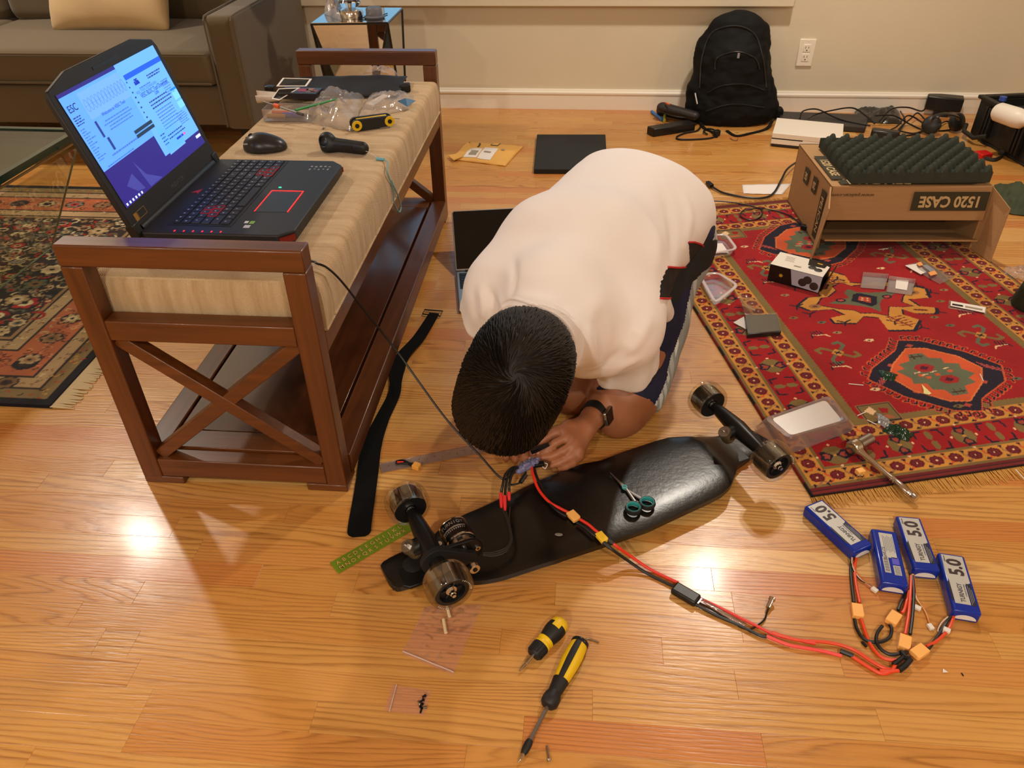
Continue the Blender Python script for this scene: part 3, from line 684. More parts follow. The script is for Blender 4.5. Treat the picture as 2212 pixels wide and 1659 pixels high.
# two white framed screen protectors
def frame_sheet(pix, z0, name, label, lean=0.):
    q = [P(u,v,z0+dz) for u,v,dz in pix]; n = 4; c = sum(q,Vector())/4; inn = [p+(c-p)*.13 for p in q]; up = Vector((0,0,.0015))
    t_ = thing(name,label,'frame',c-Vector((0,0,c.z-min(p.z for p in q))))
    mb = MB(); vs = q+inn+[p+up for p in q]+[p+up for p in inn]; fs = []
    for k in range(4):
        j = (k+1)%4; fs += [(8+k,8+j,12+j,12+k),(k,4+k,4+j,j),(k,j,8+j,8+k),(4+j,4+k,12+k,12+j)]
    mb.add(vs,fs); part('border', mb, M('white_plastic',(232,228,222),.35), t_, recalc=True)
    mb = MB(); mb.quad(*[p+up*.5 for p in inn]); part('dark_sheet', mb, M('smoky_sheet',(40,42,45),.25), t_, smooth=False)
frame_sheet([(597,187,.026),(662,187,.026),(674,171,.040),(611,169,.040)],zc,'phone_case_frame','white framed dark rectangle at the upper left of the black folder')
frame_sheet([(587,214,.024),(603,217,.024),(648,190,.048),(602,192,.048)],zc,'screen_protector_frame','white framed slanted dark panel leaning beside the red printed box')
# dark box printed with red and gold
A = P(604,214,zc+.022); Bq = P(684,216,zc+.022); ax = (Bq-A); L = ax.length; yv = Vector((-ax.y,ax.x,0)).normalized()
t_ = thing('printed_box','flat dark box with red and gold print in front of the black folder','box',(A+Bq)/2+yv*.035)
bb = basis(A,ax,yv); mb = MB(); mb.prism([(0,0),(L,0),(L,.065),(0,.065)],0,.018,bb); part('carton', mb, M('dark_carton',(34,28,34),.35), t_, bevel=.001)
for x,y,w_,h_,cc in ((.55,.035,.03,.03,(150,44,60)),(.72,.045,.022,.02,(150,110,70)),(.88,.03,.02,.025,(120,56,52)),(.78,.018,.028,.014,(110,90,60))):
    mb = MB(); mb.prism([(L*x-w_/2,y-h_/2),(L*x+w_/2,y-h_/2),(L*x+w_/2,y+h_/2),(L*x-w_/2,y+h_/2)],.0182,.0186,bb); part('print', mb, M('carton_print%d'%int(x*100),cc,.45), t_)
# rolled white paper
a = P(556,225,zc); b = P(720,214,zc); dx = (b-a); L = dx.length; bb = basis(a,dx,Vector((0,0,1)).cross(dx))
mb = MB()
def roll(u,v):
    r = .024*(1-.80*u); th = -1.9+v*3.7; return (u*L, -r*math.sin(th)*1.0+.012, r+ -r*math.cos(th)*(1-.45*u))
mb.grid(roll,20,14,bb); o = solo('rolled_paper', mb, M('white_paper',(228,220,212),.7), 'curled sheet of white paper behind the clear tool box','paper'); o.modifiers.new('t','SOLIDIFY').thickness = .0006
# clear tool box with drivers
CLR = M('clear_plastic',(255,255,255),.06,trans=1.,ior=1.2,alpha=.55)
CLF = film('clear_box_plastic',haze=.10,gloss=.55,rough=.06,bump=.05)
A = P(570,262,zc); Bq = P(672,264,zc); ax = Bq-A; L = ax.length; bb = basis(A,ax,Vector((0,0,1)).cross(ax))
t_ = thing('clear_tool_box','open clear plastic box of small drivers on the bench cushion','box',(A+Bq)/2+Vector((0,.03,0)))
mb = MB(); W_,H_ = .062,.034
for p,q in (((L/2,.001,H_/2),(L,.002,H_)),((L/2,W_,H_/2),(L,.002,H_)),((.001,W_/2,H_/2),(.002,W_,H_)),((L-.001,W_/2,H_/2),(.002,W_,H_)),((L/2,W_/2,.001),(L,W_,.002))):
    k = MB(); k.box(p,q); mb.join(k,bb)
part('tray', mb, CLF, t_, smooth=False)
for nm,x0,y0,l1,l2,c1,c2,lab in (('precision_driver',.008,.014,.055,.05,(150,104,34),(60,52,90),'small driver with amber handle inside the clear tool box'),('precision_driver',.05,.030,.05,.045,(74,66,150),(160,160,170),'small driver with purple handle inside the clear tool box'),('precision_driver',.012,.046,.05,.05,(190,80,44),(160,150,140),'small driver with orange handle inside the clear tool box')):
    q0 = bb@Vector((x0,y0,.011)); q1 = bb@Vector((x0+l1,y0,.011)); q2 = bb@Vector((min(x0+l1+l2,L-.006),y0,.010))
    tt = thing(nm,lab,'screwdriver',((q0+q1)/2)-Vector((0,0,.008)))
    mb = MB(); mb.cyl(q0,q1,.007,.006,n=10); part('handle', mb, M('driver_handle%d'%c1[0],c1,.35), tt); mb = MB(); mb.cyl(q1,q2,.0045,.003,n=10); part('shaft', mb, M('driver_shaft%d'%c2[0],c2,.35), tt)
# tweezers with orange band, green stick
def rod(name, p0, p1, r0, r1, mat, label, cat, bands=()):
    t_ = thing(name,label,cat,((p0+p1)/2)-Vector((0,0,((p0+p1)/2).z-min(p0.z,p1.z)+max(r0,r1)))); mb = MB(); mb.cyl(p0,p1,r0,r1,n=10); part('shaft', mb, mat, t_)
    for f0,f1,r,m in bands: mb = MB(); mb.cyl(p0.lerp(p1,f0),p0.lerp(p1,f1),r,n=12); part('band', mb, m, t_)
    return t_
rod('craft_knife',P(568,219,zc+.052),P(652,247,zc+.036),.0018,.0036,M('grey_metal',(150,148,146),.35,metal=.7),'thin grey hobby knife with orange band across the clear tool box','knife',((.30,.42,.0062,M('orange_plastic',(224,96,44),.4)),(.88,1.03,.0042,M('dark_grip',(70,66,60),.5))))
rod('green_stick',P(638,238,zc+.037),P(728,214,zc+.030),.0036,.0026,M('green_plastic',(40,140,62),.35),'bright green plastic stick leaning on the clear tool box','stick')
# crumpled clear bags
BAG = film('crumpled_clear_bag',haze=.20,gloss=.6,rough=.16,bump=.35,bs=60)
def crumple(name, quad, z, h, seed, label, mat=None, nu=30, nv=26, cat='bag', am=1.):
    q = [P(u,v,z) for u,v in quad]; mb = MB()
    def f(u,v):
        p = (q[0]*(1-u)+q[1]*u)*(1-v)+(q[3]*(1-u)+q[2]*u)*v
        e = (math.sin(math.pi*u)*math.sin(math.pi*v))**.5
        n_ = noise.noise(Vector((u*3.2+seed,v*3.2,seed))); n2 = abs(noise.noise(Vector((u*9,v*9+seed,seed)))); 
        return (p.x+.006*am*noise.noise(Vector((u*5,v*5,seed+4))),p.y+.010*am*noise.noise(Vector((u*6,v*4,seed+7))),z+h*e*(.55+.6*n_)+h*.45*n2*e+.0005)
    mb.grid(f,nu,nv); return solo(name, mb, mat or BAG, label, cat)
crumple('plastic_bag',[(655,262),(760,284),(790,205),(690,208)],zc,.062,2.2,'crumpled clear plastic bag bulging beside the clear tool box')
crumple('plastic_bag',[(770,262),(880,236),(892,205),(800,204)],zc,.045,5.1,'crumpled clear bag behind the folding key set holding a blue card')
crumple('plastic_bag',[(778,168),(860,166),(852,150),(800,152)],zc,.03,8.4,'small crumpled clear wrapper at the far edge of the bench')
mb = MB(); a,b,c,d = P(858,218,zc+.020),P(880,230,zc+.012),P(898,217,zc+.020),P(876,212,zc+.03); mb.quad(a,b,c,d); o = solo('blue_card', mb, M('blue_card',(34,96,140),.5), 'small blue card in the clear bag at the cushion edge','card',smooth=False); o.modifiers.new('t','SOLIDIFY').thickness = .001
mb = MB(); a,b,c,d = P(790,224,zc+.012),P(806,228,zc+.010),P(842,206,zc+.028),P(828,203,zc+.03); mb.quad(a,b,c,d); o = solo('paper_slip', mb, M('white_paper'), 'narrow white paper slip between the black folder and the clear bag','paper',smooth=False); o.modifiers.new('t','SOLIDIFY').thickness = .0008
# folding hex key set
a = P(768,268,zc+.016); b = P(838,258,zc+.016); d = (b-a); L = d.length; bb = basis(a,d,Vector((0,0,1)).cross(d))
t_ = thing('folding_hex_key_set','black and yellow folding hex key set on the bench cushion','tool',((a+b)/2)-Vector((0,0,.016)))
YEL = M('tool_yellow',(226,186,22),.4)
for yy in (-.012,.012):
    mb = MB(); mb.prism([(-.012+.012*math.cos(k*math.pi/8+math.pi/2)*1.15 +.012, .0155*math.sin(k*math.pi/8+math.pi/2)) for k in range(9)]+[(L+.013*math.cos(k*math.pi/8-math.pi/2), .0145*math.sin(k*math.pi/8-math.pi/2)) for k in range(9)],-.005,.005,bb@Matrix.Translation((0,yy,0))@Matrix.Rotation(rad(90),4,'X')); part('side_plate', mb, BLK, t_, bevel=.0015)
    for x in (0,L):
        s_ = -1 if yy<0 else 1
        mb = MB(); mb.cyl(bb@Vector((x,yy+s_*.004,0)),bb@Vector((x,yy+s_*.0075,0)),.0142,n=24); part('end_ring', mb, YEL, t_, bevel=.001)
        mb = MB(); mb.cyl(bb@Vector((x,yy+s_*.0074,0)),bb@Vector((x,yy+s_*.0088,0)),.0062,n=16); part('pivot_bolt', mb, BLK2, t_)
mb = MB(); mb.box((L/2,0,.0115),(L*.92,.016,.003)); mb.v=[tuple(bb@Vector(v)) for v in mb.v]; part('top_strip', mb, YEL, t_)
for yy in (-.004,.0,.004):
    mb = MB(); mb.cyl(bb@Vector((.008,yy,.004)),bb@Vector((L-.008,yy,.004)),.0017,n=6); part('hex_key', mb, M('grey_metal'), t_)
mb = MB(); mb.cyl(bb@Vector((L,.002,.002)),bb@Vector((L+.036,.004,-.004)),.0011,n=6); part('hex_key', mb, M('grey_metal'), t_)
mb = MB(); a = P(748,282,zc); b = P(792,281,zc); mb.cyl(a+Vector((0,0,.0012)),b+Vector((0,0,.0012)),.0011,n=6); solo('steel_pin', mb, M('grey_metal'), 'thin steel pin on the cushion in front of the folding key set','pin')
mb = MB(); a = P(697,279,zc); mb.cyl(a,a+Vector((.004,0,.004)),.0022,n=8); mb.cyl(a+Vector((.004,0,.004)),a+Vector((.007,.002,.006)),.0034,n=8); solo('small_screw', mb, M('grey_metal'), 'small dark screw below the clear bag on the cushion','screw')
# ================================================================ ELECTRIC LONGBOARD lying wheels up
def zprof(s):
    def ss(a,b,x): t = min(max((x-a)/(b-a),0),1); return t*t*(3-2*t)
    return .020+.030*ss(.20,.36,s)*(1-ss(.80,.90,s))
TIP0, TIP1 = P(822,1222,.02), P(1668,955,.02)
BAX = (TIP1-TIP0); BLEN = BAX.length; BAX.normalize(); BAY = Vector((-BAX.y,BAX.x,0))
def bpt(u,v):
    p = P(u,v,.03)
    for _ in range(4): s = (p-TIP0).dot(BAX)/BLEN; p = P(u,v,zprof(s))
    q = p-TIP0; return q.dot(BAX)/BLEN, q.dot(BAY)
UPE = [(822,1222),(826,1212),(840,1203),(862,1192),(887,1182),(905,1176),(930,1157),(950,1138),(971,1120),(1010,1102),(1080,1071),(1107,1060),(1175,1027),(1259,995),(1300,988),(1358,966),(1418,946),(1448,938),(1478,937),(1503,939),(1536,940),(1567,934),(1597,926),(1622,925),(1647,929),(1661,940),(1668,955)]
LOE = [(822,1222),(822,1236),(830,1250),(843,1262),(858,1268),(880,1262),(917,1250),(948,1243),(980,1246),(1020,1250),(1040,1249),(1107,1233),(1202,1203),(1297,1171),(1400,1136),(1488,1095),(1530,1076),(1561,1060),(1580,1043),(1589,1022),(1594,1003),(1604,997),(1625,982),(1646,975),(1662,966),(1668,955)]
ue = sorted(bpt(*p) for p in UPE); le = sorted(bpt(*p) for p in LOE)
NS, NCV = 90, 14
us_ = [.5-.5*math.cos(math.pi*min(max((i+.0)/NS,0.0),1)) if False else i/NS for i in range(NS+1)]
us_ = sorted(set([0,.002,.005,.01,.016,.024]+us_[2:-2]+[.976,.984,.99,.995,.998,1]))
yu = np.interp(us_,[p[0] for p in ue],[p[1] for p in ue]); yl = np.interp(us_,[p[0] for p in le],[p[1] for p in le])
def deck_surface(dz, inset=0.):
    vs = []
    for s,a,b in zip(us_,yl,yu):
        for j in range(NCV+1):
            t = j/NCV; t = .5-.5*math.cos(math.pi*t); y = a+(b-a)*t; c = (2*t-1); w_ = abs(b-a)
            z = zprof(s)-.009*(c**4)*min(1,w_/.2)+dz
            q = TIP0+BAX*(s*BLEN)+BAY*y; vs.append((q.x,q.y,z))
    return vs
mb = MB(); tv = deck_surface(0); bv = deck_surface(-.012); m_ = NCV+1; n_ = len(us_)
mb.add(tv,[(i*m_+j,(i+1)*m_+j,(i+1)*m_+j+1,i*m_+j+1) for i in range(n_-1) for j in range(NCV)])
mb.add(bv,[(i*m_+j+1,(i+1)*m_+j+1,(i+1)*m_+j,i*m_+j) for i in range(n_-1) for j in range(NCV)])
N0 = len(tv); e = [(i,0) for i in range(n_)]; 
for i in range(n_-1):
    for j in (0,NCV):
        a,b = i*m_+j,(i+1)*m_+j; mb.f.append((a,N0+a,N0+b,b) if j==0 else (b,N0+b,N0+a,a)); mb.c.append(None)
dk = NT('painted_black_deck'); dk.b.inputs['Base Color'].default_value = srgb(10,10,9); dk.b.inputs['Roughness'].default_value = .30; dk.b.inputs['Coat Weight'].default_value = .12; dk.b.inputs['Coat Roughness'].default_value = .2
dk.bump(dk.noise(dk.obj((1,1,1)),80.,4.,.6),.22,.002)
board = thing('electric_longboard','black electric longboard lying upside down with clear wheels in the air','skateboard',((TIP0+TIP1)/2)*1)
board.location.z = 0.008; MW[board.name] = Matrix.Translation(board.location)
deck = part('deck', mb, dk.m, board, recalc=True, ang=50)
BLKM = M('black_cast_metal',(20,20,21),.35,metal=.3); CHR = M('chrome',(215,212,205),.16,metal=1.); STEEL = M('steel',(168,164,158),.28,metal=1.)
URE = film('clear_urethane',tint=(253,251,245),haze=.012,gloss=.45,rough=.04,bump=0,dcol=(150,130,90))
SMOKE = M('dark_core',(15,16,17),.42)
def bxy(s,y,z): q = TIP0+BAX*(s*BLEN)+BAY*y; return Vector((q.x,q.y,z))
def wheel(c, ax, out, name_label=None):
    # ax: unit axle direction pointing outwards
    R_, W2 = .0450, .0265
    x,y = frame_to(ax); m = Matrix(((x.x,y.x,ax.x,c.x),(x.y,y.y,ax.y,c.y),(x.z,y.z,ax.z,c.z),(0,0,0,1)))
    mb = MB(); mb.lathe([(.0350,-W2*.8),(.0360,-W2),(.038,-W2*.96),(.0430,-W2*.72),(R_,-W2*.35),(R_,W2*.35),(.0430,W2*.72),(.038,W2*.96),(.0360,W2),(.0350,W2*.8),(.0350,-W2*.8)],40,m)
    w_ = part('wheel', mb, URE, board, ang=60, recalc=True)
    mb = MB(); mb.lathe([(.012,-W2*.78),(.0335,-W2*.78),(.0345,-W2*.3),(.0345,W2*.3),(.0325,W2*.78),(.0250,W2*.80),(.0235,W2*.45),(.012,W2*.42),(.012,-W2*.78)],32,m); part('core', mb, SMOKE, w_)
    mb = MB()
    for k in range(6):
        a = k*math.pi/3; d = x*math.cos(a)+y*math.sin(a); mb.cyl(c+d*.010+ax*W2*.5, c+d*.020+ax*W2*.5, .0022, n=6)
    part('spokes', mb, SMOKE, w_)
    mb = MB(); mb.lathe([(.004,W2*.38),(.0105,W2*.38),(.011,W2*.5),(.0105,W2*.62),(.004,W2*.62),(.004,W2*.38)],24,m); part('bearing', mb, CHR, w_)
    mb = MB(); mb.cyl(c+ax*W2*.6,c+ax*W2*.95,.0062,n=6); mb.cyl(c+ax*W2*.6,c+ax*W2*1.15,.0038,n=10); part('axle_nut', mb, CHR, w_)
    mb = MB()
    for k in range(15):
        a = k*.135+(2.6 if k>7 else 0); d = x*math.cos(a)+y*math.sin(a); mb.box(c+d*.0345+ax*W2*.985,(.0028,.0006,.0008) if k%3 else (.0028,.0014,.0008),Matrix((d,ax.cross(d),ax)).transposed())
    part('moulded_marks', mb, M('wheel_print',(200,196,180),.5), w_, kind='stuff')
    return w_
def truck(c1, c2, center_s, kside, motor=False):
    a = (c2-c1); L = a.length; a.normalize(); mid = (c1+c2)/2
    wheel(c1,-a,0); wheel(c2,a,0)
    zb = zprof(center_s)
    tk = None
    i1 = c1+a*.026; i2 = c2-a*.026
    mb = MB(); pts = [i1, i1.lerp(i2,.14), i1.lerp(i2,.32), mid, i1.lerp(i2,.68), i1.lerp(i2,.86), i2]
    mb.tube(pts,[.0105,.0150,.0180,.0205,.0180,.0150,.0105],12); hg = part('hanger', mb, BLKM, board)
    mb = MB(); mb.cyl(i1-a*.004,i1+a*.004,.0105,n=18); mb.cyl(i2-a*.004,i2+a*.004,.0105,n=18); part('axle_washer', mb, CHR, hg)
    kd = kside.normalized(); base = Vector((mid.x,mid.y,zb))+kd*.010
    bm_ = basis(base,a,kd); mb = MB(); mb.prism([(-.028,-.040),(.028,-.040),(.028,.040),(.018,.052),(-.018,.052),(-.028,.040)],0,.008,bm_); bp = part('baseplate', mb, BLKM, board, bevel=.0025)
    mb = MB(); mb.cyl(bm_@Vector((0,-.020,.006)), bm_@Vector((0,.004,.058)),.021,.0145,n=16); mb.cyl(bm_@Vector((0,.030,.006)),bm_@Vector((0,.022,.038)),.016,.011,n=14); part('yoke', mb, BLKM, bp)
    k0 = bm_@Vector((0,.034,.020)); k1 = mid+kd*.030+Vector((0,0,-.008)); 
    mb = MB(); mb.tube([mid, mid+kd*.014+Vector((0,0,-.004)), k1],[.017,.017,.0165],12); part('bushing_seat', mb, BLKM, hg)
    mb = MB(); kk = (kd*.55+Vector((0,0,.83))).normalized(); mb.lathe([(.0145,-.016),(.0155,-.008),(.0140,0),(.0155,.008),(.0145,.014)],18,Matrix.Translation(k1)@kk.to_track_quat('Z','Y').to_matrix().to_4x4()); part('bushing', mb, M('amber_bushing',(70,62,44),.35), bp)
    mb = MB(); mb.cyl(k1+kk*.013,k1+kk*.016,.0135,n=20); mb.cyl(k1+kk*.016,k1+kk*.023,.0075,n=6); mb.cyl(k1+kk*.02,k1+kk*.027,.0042,n=10); part('kingpin_nut', mb, STEEL, bp)
    for sx in (-1,1):
        for sy in (-.030,.036):
            q = bm_@Vector((sx*.020,sy,.008)); mb = MB(); mb.cyl(q,q+Vector((0,0,.003)),.0055,n=6); mb.cyl(q,q+Vector((0,0,.0065)),.0024,n=8); part('bolt', mb, CHR, bp)
    return a, mid, bm_
za = .098
c1, c2 = P(880,1087,za), P(968,1262,za)
aL, midL, bmL = truck(c1,c2,.13,-BAX,True)
c3, c4 = P(1528,864,za), P(1668,995,za)
aR, midR, bmR = truck(c3,c4,.93,-BAX)
# cut-out pads under the baseplates
for s,yy in ((.065,.0),(.965,.0)):
    q = bxy(s,(np.interp(s,us_,yl)+np.interp(s,us_,yu))/2,zprof(s)+.0006); mb = MB(); mb.lathe([(0,.0012),(.020,.0012),(.022,0)],24,Matrix.Translation(q)); part('drop_through_slot', mb, M('black_gap'), board)
# motor with mount plate, belt cover
m0, m1 = P(985,1128,.085), P(1030,1192,.07)
md = aL; m0 = Vector(m0); mc = (m0+Vector(m1))/2; mc = (P(980,1133,.085)+P(1001,1178,.085))/2; mc.z = .075
x,y = frame_to(md); MM = Matrix(((x.x,y.x,md.x,mc.x),(x.y,y.y,md.y,mc.y),(x.z,y.z,md.z,mc.z),(0,0,0,1)))
mot = part('motor', MB().lathe([(0,-.036),(.023,-.036),(.0290,-.032),(.0300,-.028),(.0300,.010),(.0292,.012),(.0292,.018)],36,MM), M('motor_black_can',(44,40,40),.22,metal=.75), board, label='black motor can with silver lettering')
mb = MB()
mb.lathe([(.0300,-.0305),(.0308,-.029),(.0300,-.0275)],36,MM,cap=False); mb.lathe([(.0292,.012),(.0304,.013),(.0304,.016),(.0292,.017)],36,MM,cap=False); part('silver_ring', mb, CHR, mot)
mb = MB(); mb.lathe([(.0275,.018),(.028,.032),(.025,.037),(0,.037)],36,MM); part('motor_bell_base', mb, STEEL, mot, label='silver vented motor base')
mb = MB()
for k in range(7):
    a = k*2*math.pi/7; q = MM@Vector((.0276*math.cos(a),.0276*math.sin(a),.0255)); rr = (MM.to_3x3()@Vector((math.cos(a),math.sin(a),0))); tt = md.cross(rr)
    mb.box(q,(.0026,.012,.006),Matrix((rr,tt,md)).transposed())
part('vent', mb, M('black_gap'), mot)
# curved motor lettering: letter by letter around the can
upd = (Vector((0,0,HC))-mc).normalized(); ud = MM.to_3x3().inverted()@upd; a0 = math.atan2(ud.y,ud.x)
for k,chh in enumerate('TURNIGY'):
    a = a0-(k-3)*.25; m_ = MM@Matrix.Rotation(a,4,'Z')@Matrix.Translation((.0302,0,-.018))@Matrix(((0,0,1,0),(1,0,0,0),(0,1,0,0),(0,0,0,1)))@Matrix.Rotation(math.pi,4,'Z')
    text('lettering',chh,.0112,m_,M('silver',(190,190,190),.3,metal=.8),mot)
mb = MB(); mb.lathe([(.0302,-.0085),(.0302,-.0055)],36,MM,a0=a0-.9,a1=a0+.9)
for k in range(12): 
    a = a0-.8+k*.145; mb.lathe([(.0302,-.004),(.0302,.0005)],2,MM,a0=a,a1=a+.07)
part('can_print', mb, M('silver'), mot, smooth=False)
# mount: plate between hanger and motor, clamp, pulley cover, bolts
pc = mc+md*.040; hp = midL+aL*.045
d = pc-hp; L = d.length; d.normalize(); n3 = md; up3 = n3.cross(d)
pl = basis(hp,d,up3); poly = [(L+.034*math.cos(t_),.034*math.sin(t_)) for t_ in np.linspace(-math.pi/2,math.pi/2,13)]+[(.0+.021*math.cos(t_),.021*math.sin(t_)) for t_ in np.linspace(math.pi/2,1.5*math.pi,11)]
mt = part('motor_mount', MB().prism(poly,-.004,.004,pl), BLKM, board, bevel=.0015)
for px_,py_,r_ in ((L+.019,.012,.0056),(L+.015,-.019,.0056),(L-.018,-.014,.0042),(L-.012,.018,.0042)):
    for zz in (.004,):
        q0 = pl@Vector((px_,py_,zz)); q1 = pl@Vector((px_,py_,zz+.003)); mb = MB(); mb.cyl(q0,q1,r_,n=18); b_ = part('mount_bolt', mb, CHR, mt)
        mb = MB(); mb.cyl(q1,q1+(q1-q0)*.15,r_*.5,n=6); part('hex_socket', mb, M('black_gap'), b_)
bc = pl@Vector((L+.004,.0,.012)); bc2 = c2-aL*.033
d2 = (bc2-bc); d2 -= aL*d2.dot(aL); L2 = d2.length; d2.normalize(); pl2 = basis(bc,d2,aL.cross(d2)); 
mb = MB(); mb.prism([(L2+.030*math.cos(t_),.030*math.sin(t_)) for t_ in np.linspace(-math.pi/2,math.pi/2,15)]+[(.012*math.cos(t_),.012*math.sin(t_)) for t_ in np.linspace(math.pi/2,1.5*math.pi,11)],-.006,.006,pl2); part('drive_belt', mb, M('belt_rubber',(14,14,14),.75,bump=.4,bs=700,bd=.0008), board, bevel=.001)
q = P(1024,1226,.075); mb = MB(); mb.cyl(q-aL*.004,q+aL*.006,.0105,n=24); ib = part('idler_bolt', mb, CHR, mt, bevel=.0008); mb = MB(); mb.cyl(q+aL*.006,q+aL*.0075,.0048,n=6); part('hex_socket', mb, M('black_gap'), ib)
q = P(949,1176,.035); mb = MB(); mb.cyl(q,q+Vector((0,0,.003)),.006,n=18); mb.cyl(q+Vector((0,0,.003)),q+Vector((0,0,.004)),.003,n=6); part('deck_bolt', mb, CHR, board)
# motor leads
WBK = M('black_wire',(16,16,16),.42); WGR = M('dark_grey_wire',(40,38,36),.45); RED = M('red_silicone_wire',(222,46,28),.42); REDP = M('red_heatshrink',(232,58,58),.45); WORG = M('orange_red_wire',(222,66,20),.4)
zz = .058
ends = [(1083,1086),(1091,1092),(1100,1083)]
for k,(u,v) in enumerate(ends):
    o = (k-1)*4
    pts = [P(1042,1197+o*.5,.060),P(1066,1197+o,.052),P(1092,1188+o,.051),P(1104+o*.3,1168,.051),P(1103+o*.3,1150,.052),P(1098+o*.5,1125,.054),P(u+2,v+12,.057)]
    mb = MB(); mb.tube(spl(pts,8),.0016,6); part('motor_lead', mb, WGR, board)
# rock chip in the paint
q = bpt(1207,1155); c = bxy(q[0],q[1],zprof(q[0])+.0006); mb = MB(); mb.lathe([(0,.0012),(.004,.001),(.0065,0)],9,Matrix.Translation(c)@Matrix.Diagonal((1.3,.7,1,1))); part('paint_chip', mb, M('chip_grey',(120,116,108),.6), board)
# ================================================================ SPEED CONTROLLER in the hand, POWER LEADS
XT = M('connector_yellow',(242,180,96),.4); XTN = M('connector_nylon',(246,182,100),.4)
esc = thing('motor_controller','small blue wrapped motor controller board held over the longboard','circuit board',P(1135,1008,.0)*1)
s = SDF((P(1135,1008,.075)-Vector((.06,.06,.03))),(P(1135,1008,.075)+Vector((.06,.06,.03))),.0015)
ec = P(1138,1006,.072); ex = (P(1165,992,.075)-P(1110,1020,.068)); ex.normalize()
s.cone(ec-ex*.020,ec+ex*.020,.0115,.0115,k=.004,flat=((0,0,1),.7))
rng = random.Random(2)
for k in range(11):
    q = ec+ex*rng.uniform(-.022,.022)+Vector((rng.uniform(-.006,.006),rng.uniform(-.008,.008),.006)); s.ell(q,(.0045,.0045,.0065),k=.003)
part('body', s.mesh(), M('blue_shrink_wrap',(112,112,150),.28,var=.35,vs=160), esc)
for k in range(6):
    q = ec+ex*(-.018+.007*k)+Vector((.002*(-1)**k,.004*(-1)**k,.0115)); mb = MB(); mb.cyl(q,q+Vector((0,0,.004)),.0028,n=10); part('capacitor', mb, M('capacitor_grey',(110,112,128),.35,metal=.3), esc)
es = [(1083,1078),(1091,1084),(1100,1076)]
for k,(u,v) in enumerate(es):
    a = ec-ex*.018+Vector((0,0,.004*(1-k)))
    pts = [a, P(1108+k*4,1010,.085),P(1092+k*7,1025,.085),P(1086+k*7,1048,.075),P(u,v-14,.064),P(u,v,.060)]
    mb = MB(); mb.tube(spl(pts,8),.0031,8); part('phase_wire', mb, WBK, esc)
    u2,v2 = ends[k]; q0 = P(u-1,v-12,.063); q1 = P(u2,v2+(10 if k<2 else -2),.0585)
    mb = MB(); mb.tube([q0,q0.lerp(q1,.2),q0.lerp(q1,.75),q1],[.0040,.0042,.0036,.0026],10); part('bullet_sleeve', mb, REDP, esc, label='red heat shrink sleeve')
pts = [ec+ex*.018, P(1168,1000,.075),P(1182,1002,.075),P(1178,1012,.072),P(1172,1008,.072)]; mb = MB(); mb.tube(spl(pts,8),.0011,6); part('signal_wire', mb, M('white_wire',(214,206,196),.5), esc)
q = P(1165,1003,.074); mb = MB(); mb.box(q,(.022,.012,.008),RZ(.3)); part('plug_housing', mb, WBK, esc, bevel=.001)
pts = [ec+Vector((-.004,0,-.004)), P(1135,1028,.065),P(1122,1043,.06),P(1105,1047,.06),P(1099,1043,.066)]; mb = MB(); mb.tube(spl(pts,8),.0022,7); part('sensor_wire', mb, WBK, esc)
mb = MB(); q0 = P(1136,1025,.066); q1 = P(1124,1042,.061); mb.tube([q0,q1],.0048,8); part('capacitor_sleeve', mb, WBK, esc)
pr = [ec+ex*.012+Vector((0,0,-.002)),P(1152,1028,.072),P(1164,1058,.062),P(1186,1084,.058),P(1210,1098,.058),P(1230,1108,.0575)]
mb = MB(); mb.tube(spl(pr,8),.0031,8); part('positive_wire', mb, RED, esc)
pb = [ec+ex*.016+Vector((0,0,-.003)),P(1158,1026,.070),P(1171,1056,.060),P(1182,1080,.057),P(1202,1102,.0565),P(1224,1116,.0565)]
mb = MB(); mb.tube(spl(pb,8),.0031,8); part('negative_wire', mb, WBK, esc)
def xt(c, ang, mat, L=.027, W=.0165, H=.0085, parent=None, z=None, nm='connector'):
    m = Matrix.Translation(c)@Matrix.Rotation(ang,4,'Z'); mb = MB(); mb.prism([(-L/2,-W/2),(L/2,-W/2),(L/2,W/2-.003),(L/2-.003,W/2),(-L/2,W/2)],-H/2,H/2,m); return part(nm, mb, mat, parent, bevel=.0012)
def pang(u0,v0,u1,v1,z=.05): d = P(u1,v1,z)-P(u0,v0,z); return math.atan2(d.y,d.x)
pl_ = thing('power_cable','long red and black power lead with yellow connectors running to the batteries','cable',Vector((P(1450,1270,0))))
zc2 = .0575
xt(P(1239,1115,zc2),pang(1229,1104,1252,1127),XT,parent=pl_,W=.019)
xt(P(1300,1161,zc2-.002),pang(1290,1150,1310,1172),M('connector_bright',(240,196,50),.4),parent=pl_,L=.026)
for du,dv,m,nm in ((3,-3,RED,'positive_wire'),(-4,4,WBK,'negative_wire')):
    mb = MB(); mb.tube(spl([P(1250+du,1125+dv,zc2),P(1268+du,1136+dv,zc2+.001),P(1281+du,1147+dv,zc2),P(1290+du,1154+dv,zc2-.001)],6),.0031,8); part(nm, mb, m, pl_)
R1 = [(1311,1167,.055),(1330,1184,.046),(1360,1205,.022),(1400,1232,.006),(1440,1252,.004),(1462,1262,.005)]
for (du,dv),m,nm in (((3,-3),RED,'positive_wire'),((-5,5),WBK,'negative_wire')):
    mb = MB(); mb.tube(spl([P(u+du,v+dv,z) for u,v,z in R1],8),.0031,8); part(nm, mb, m, pl_)
    mb = MB(); mb.tube([P(1308+du,1166+dv,.0555),P(1322+du,1178+dv,.051)],.0042,8); part('wire_sleeve', mb, WBK, pl_)
a,b = P(1455,1268,.009),P(1508,1299,.009); d = b-a; bb = basis(a,d,Vector((-d.y,d.x,0))); L = d.length
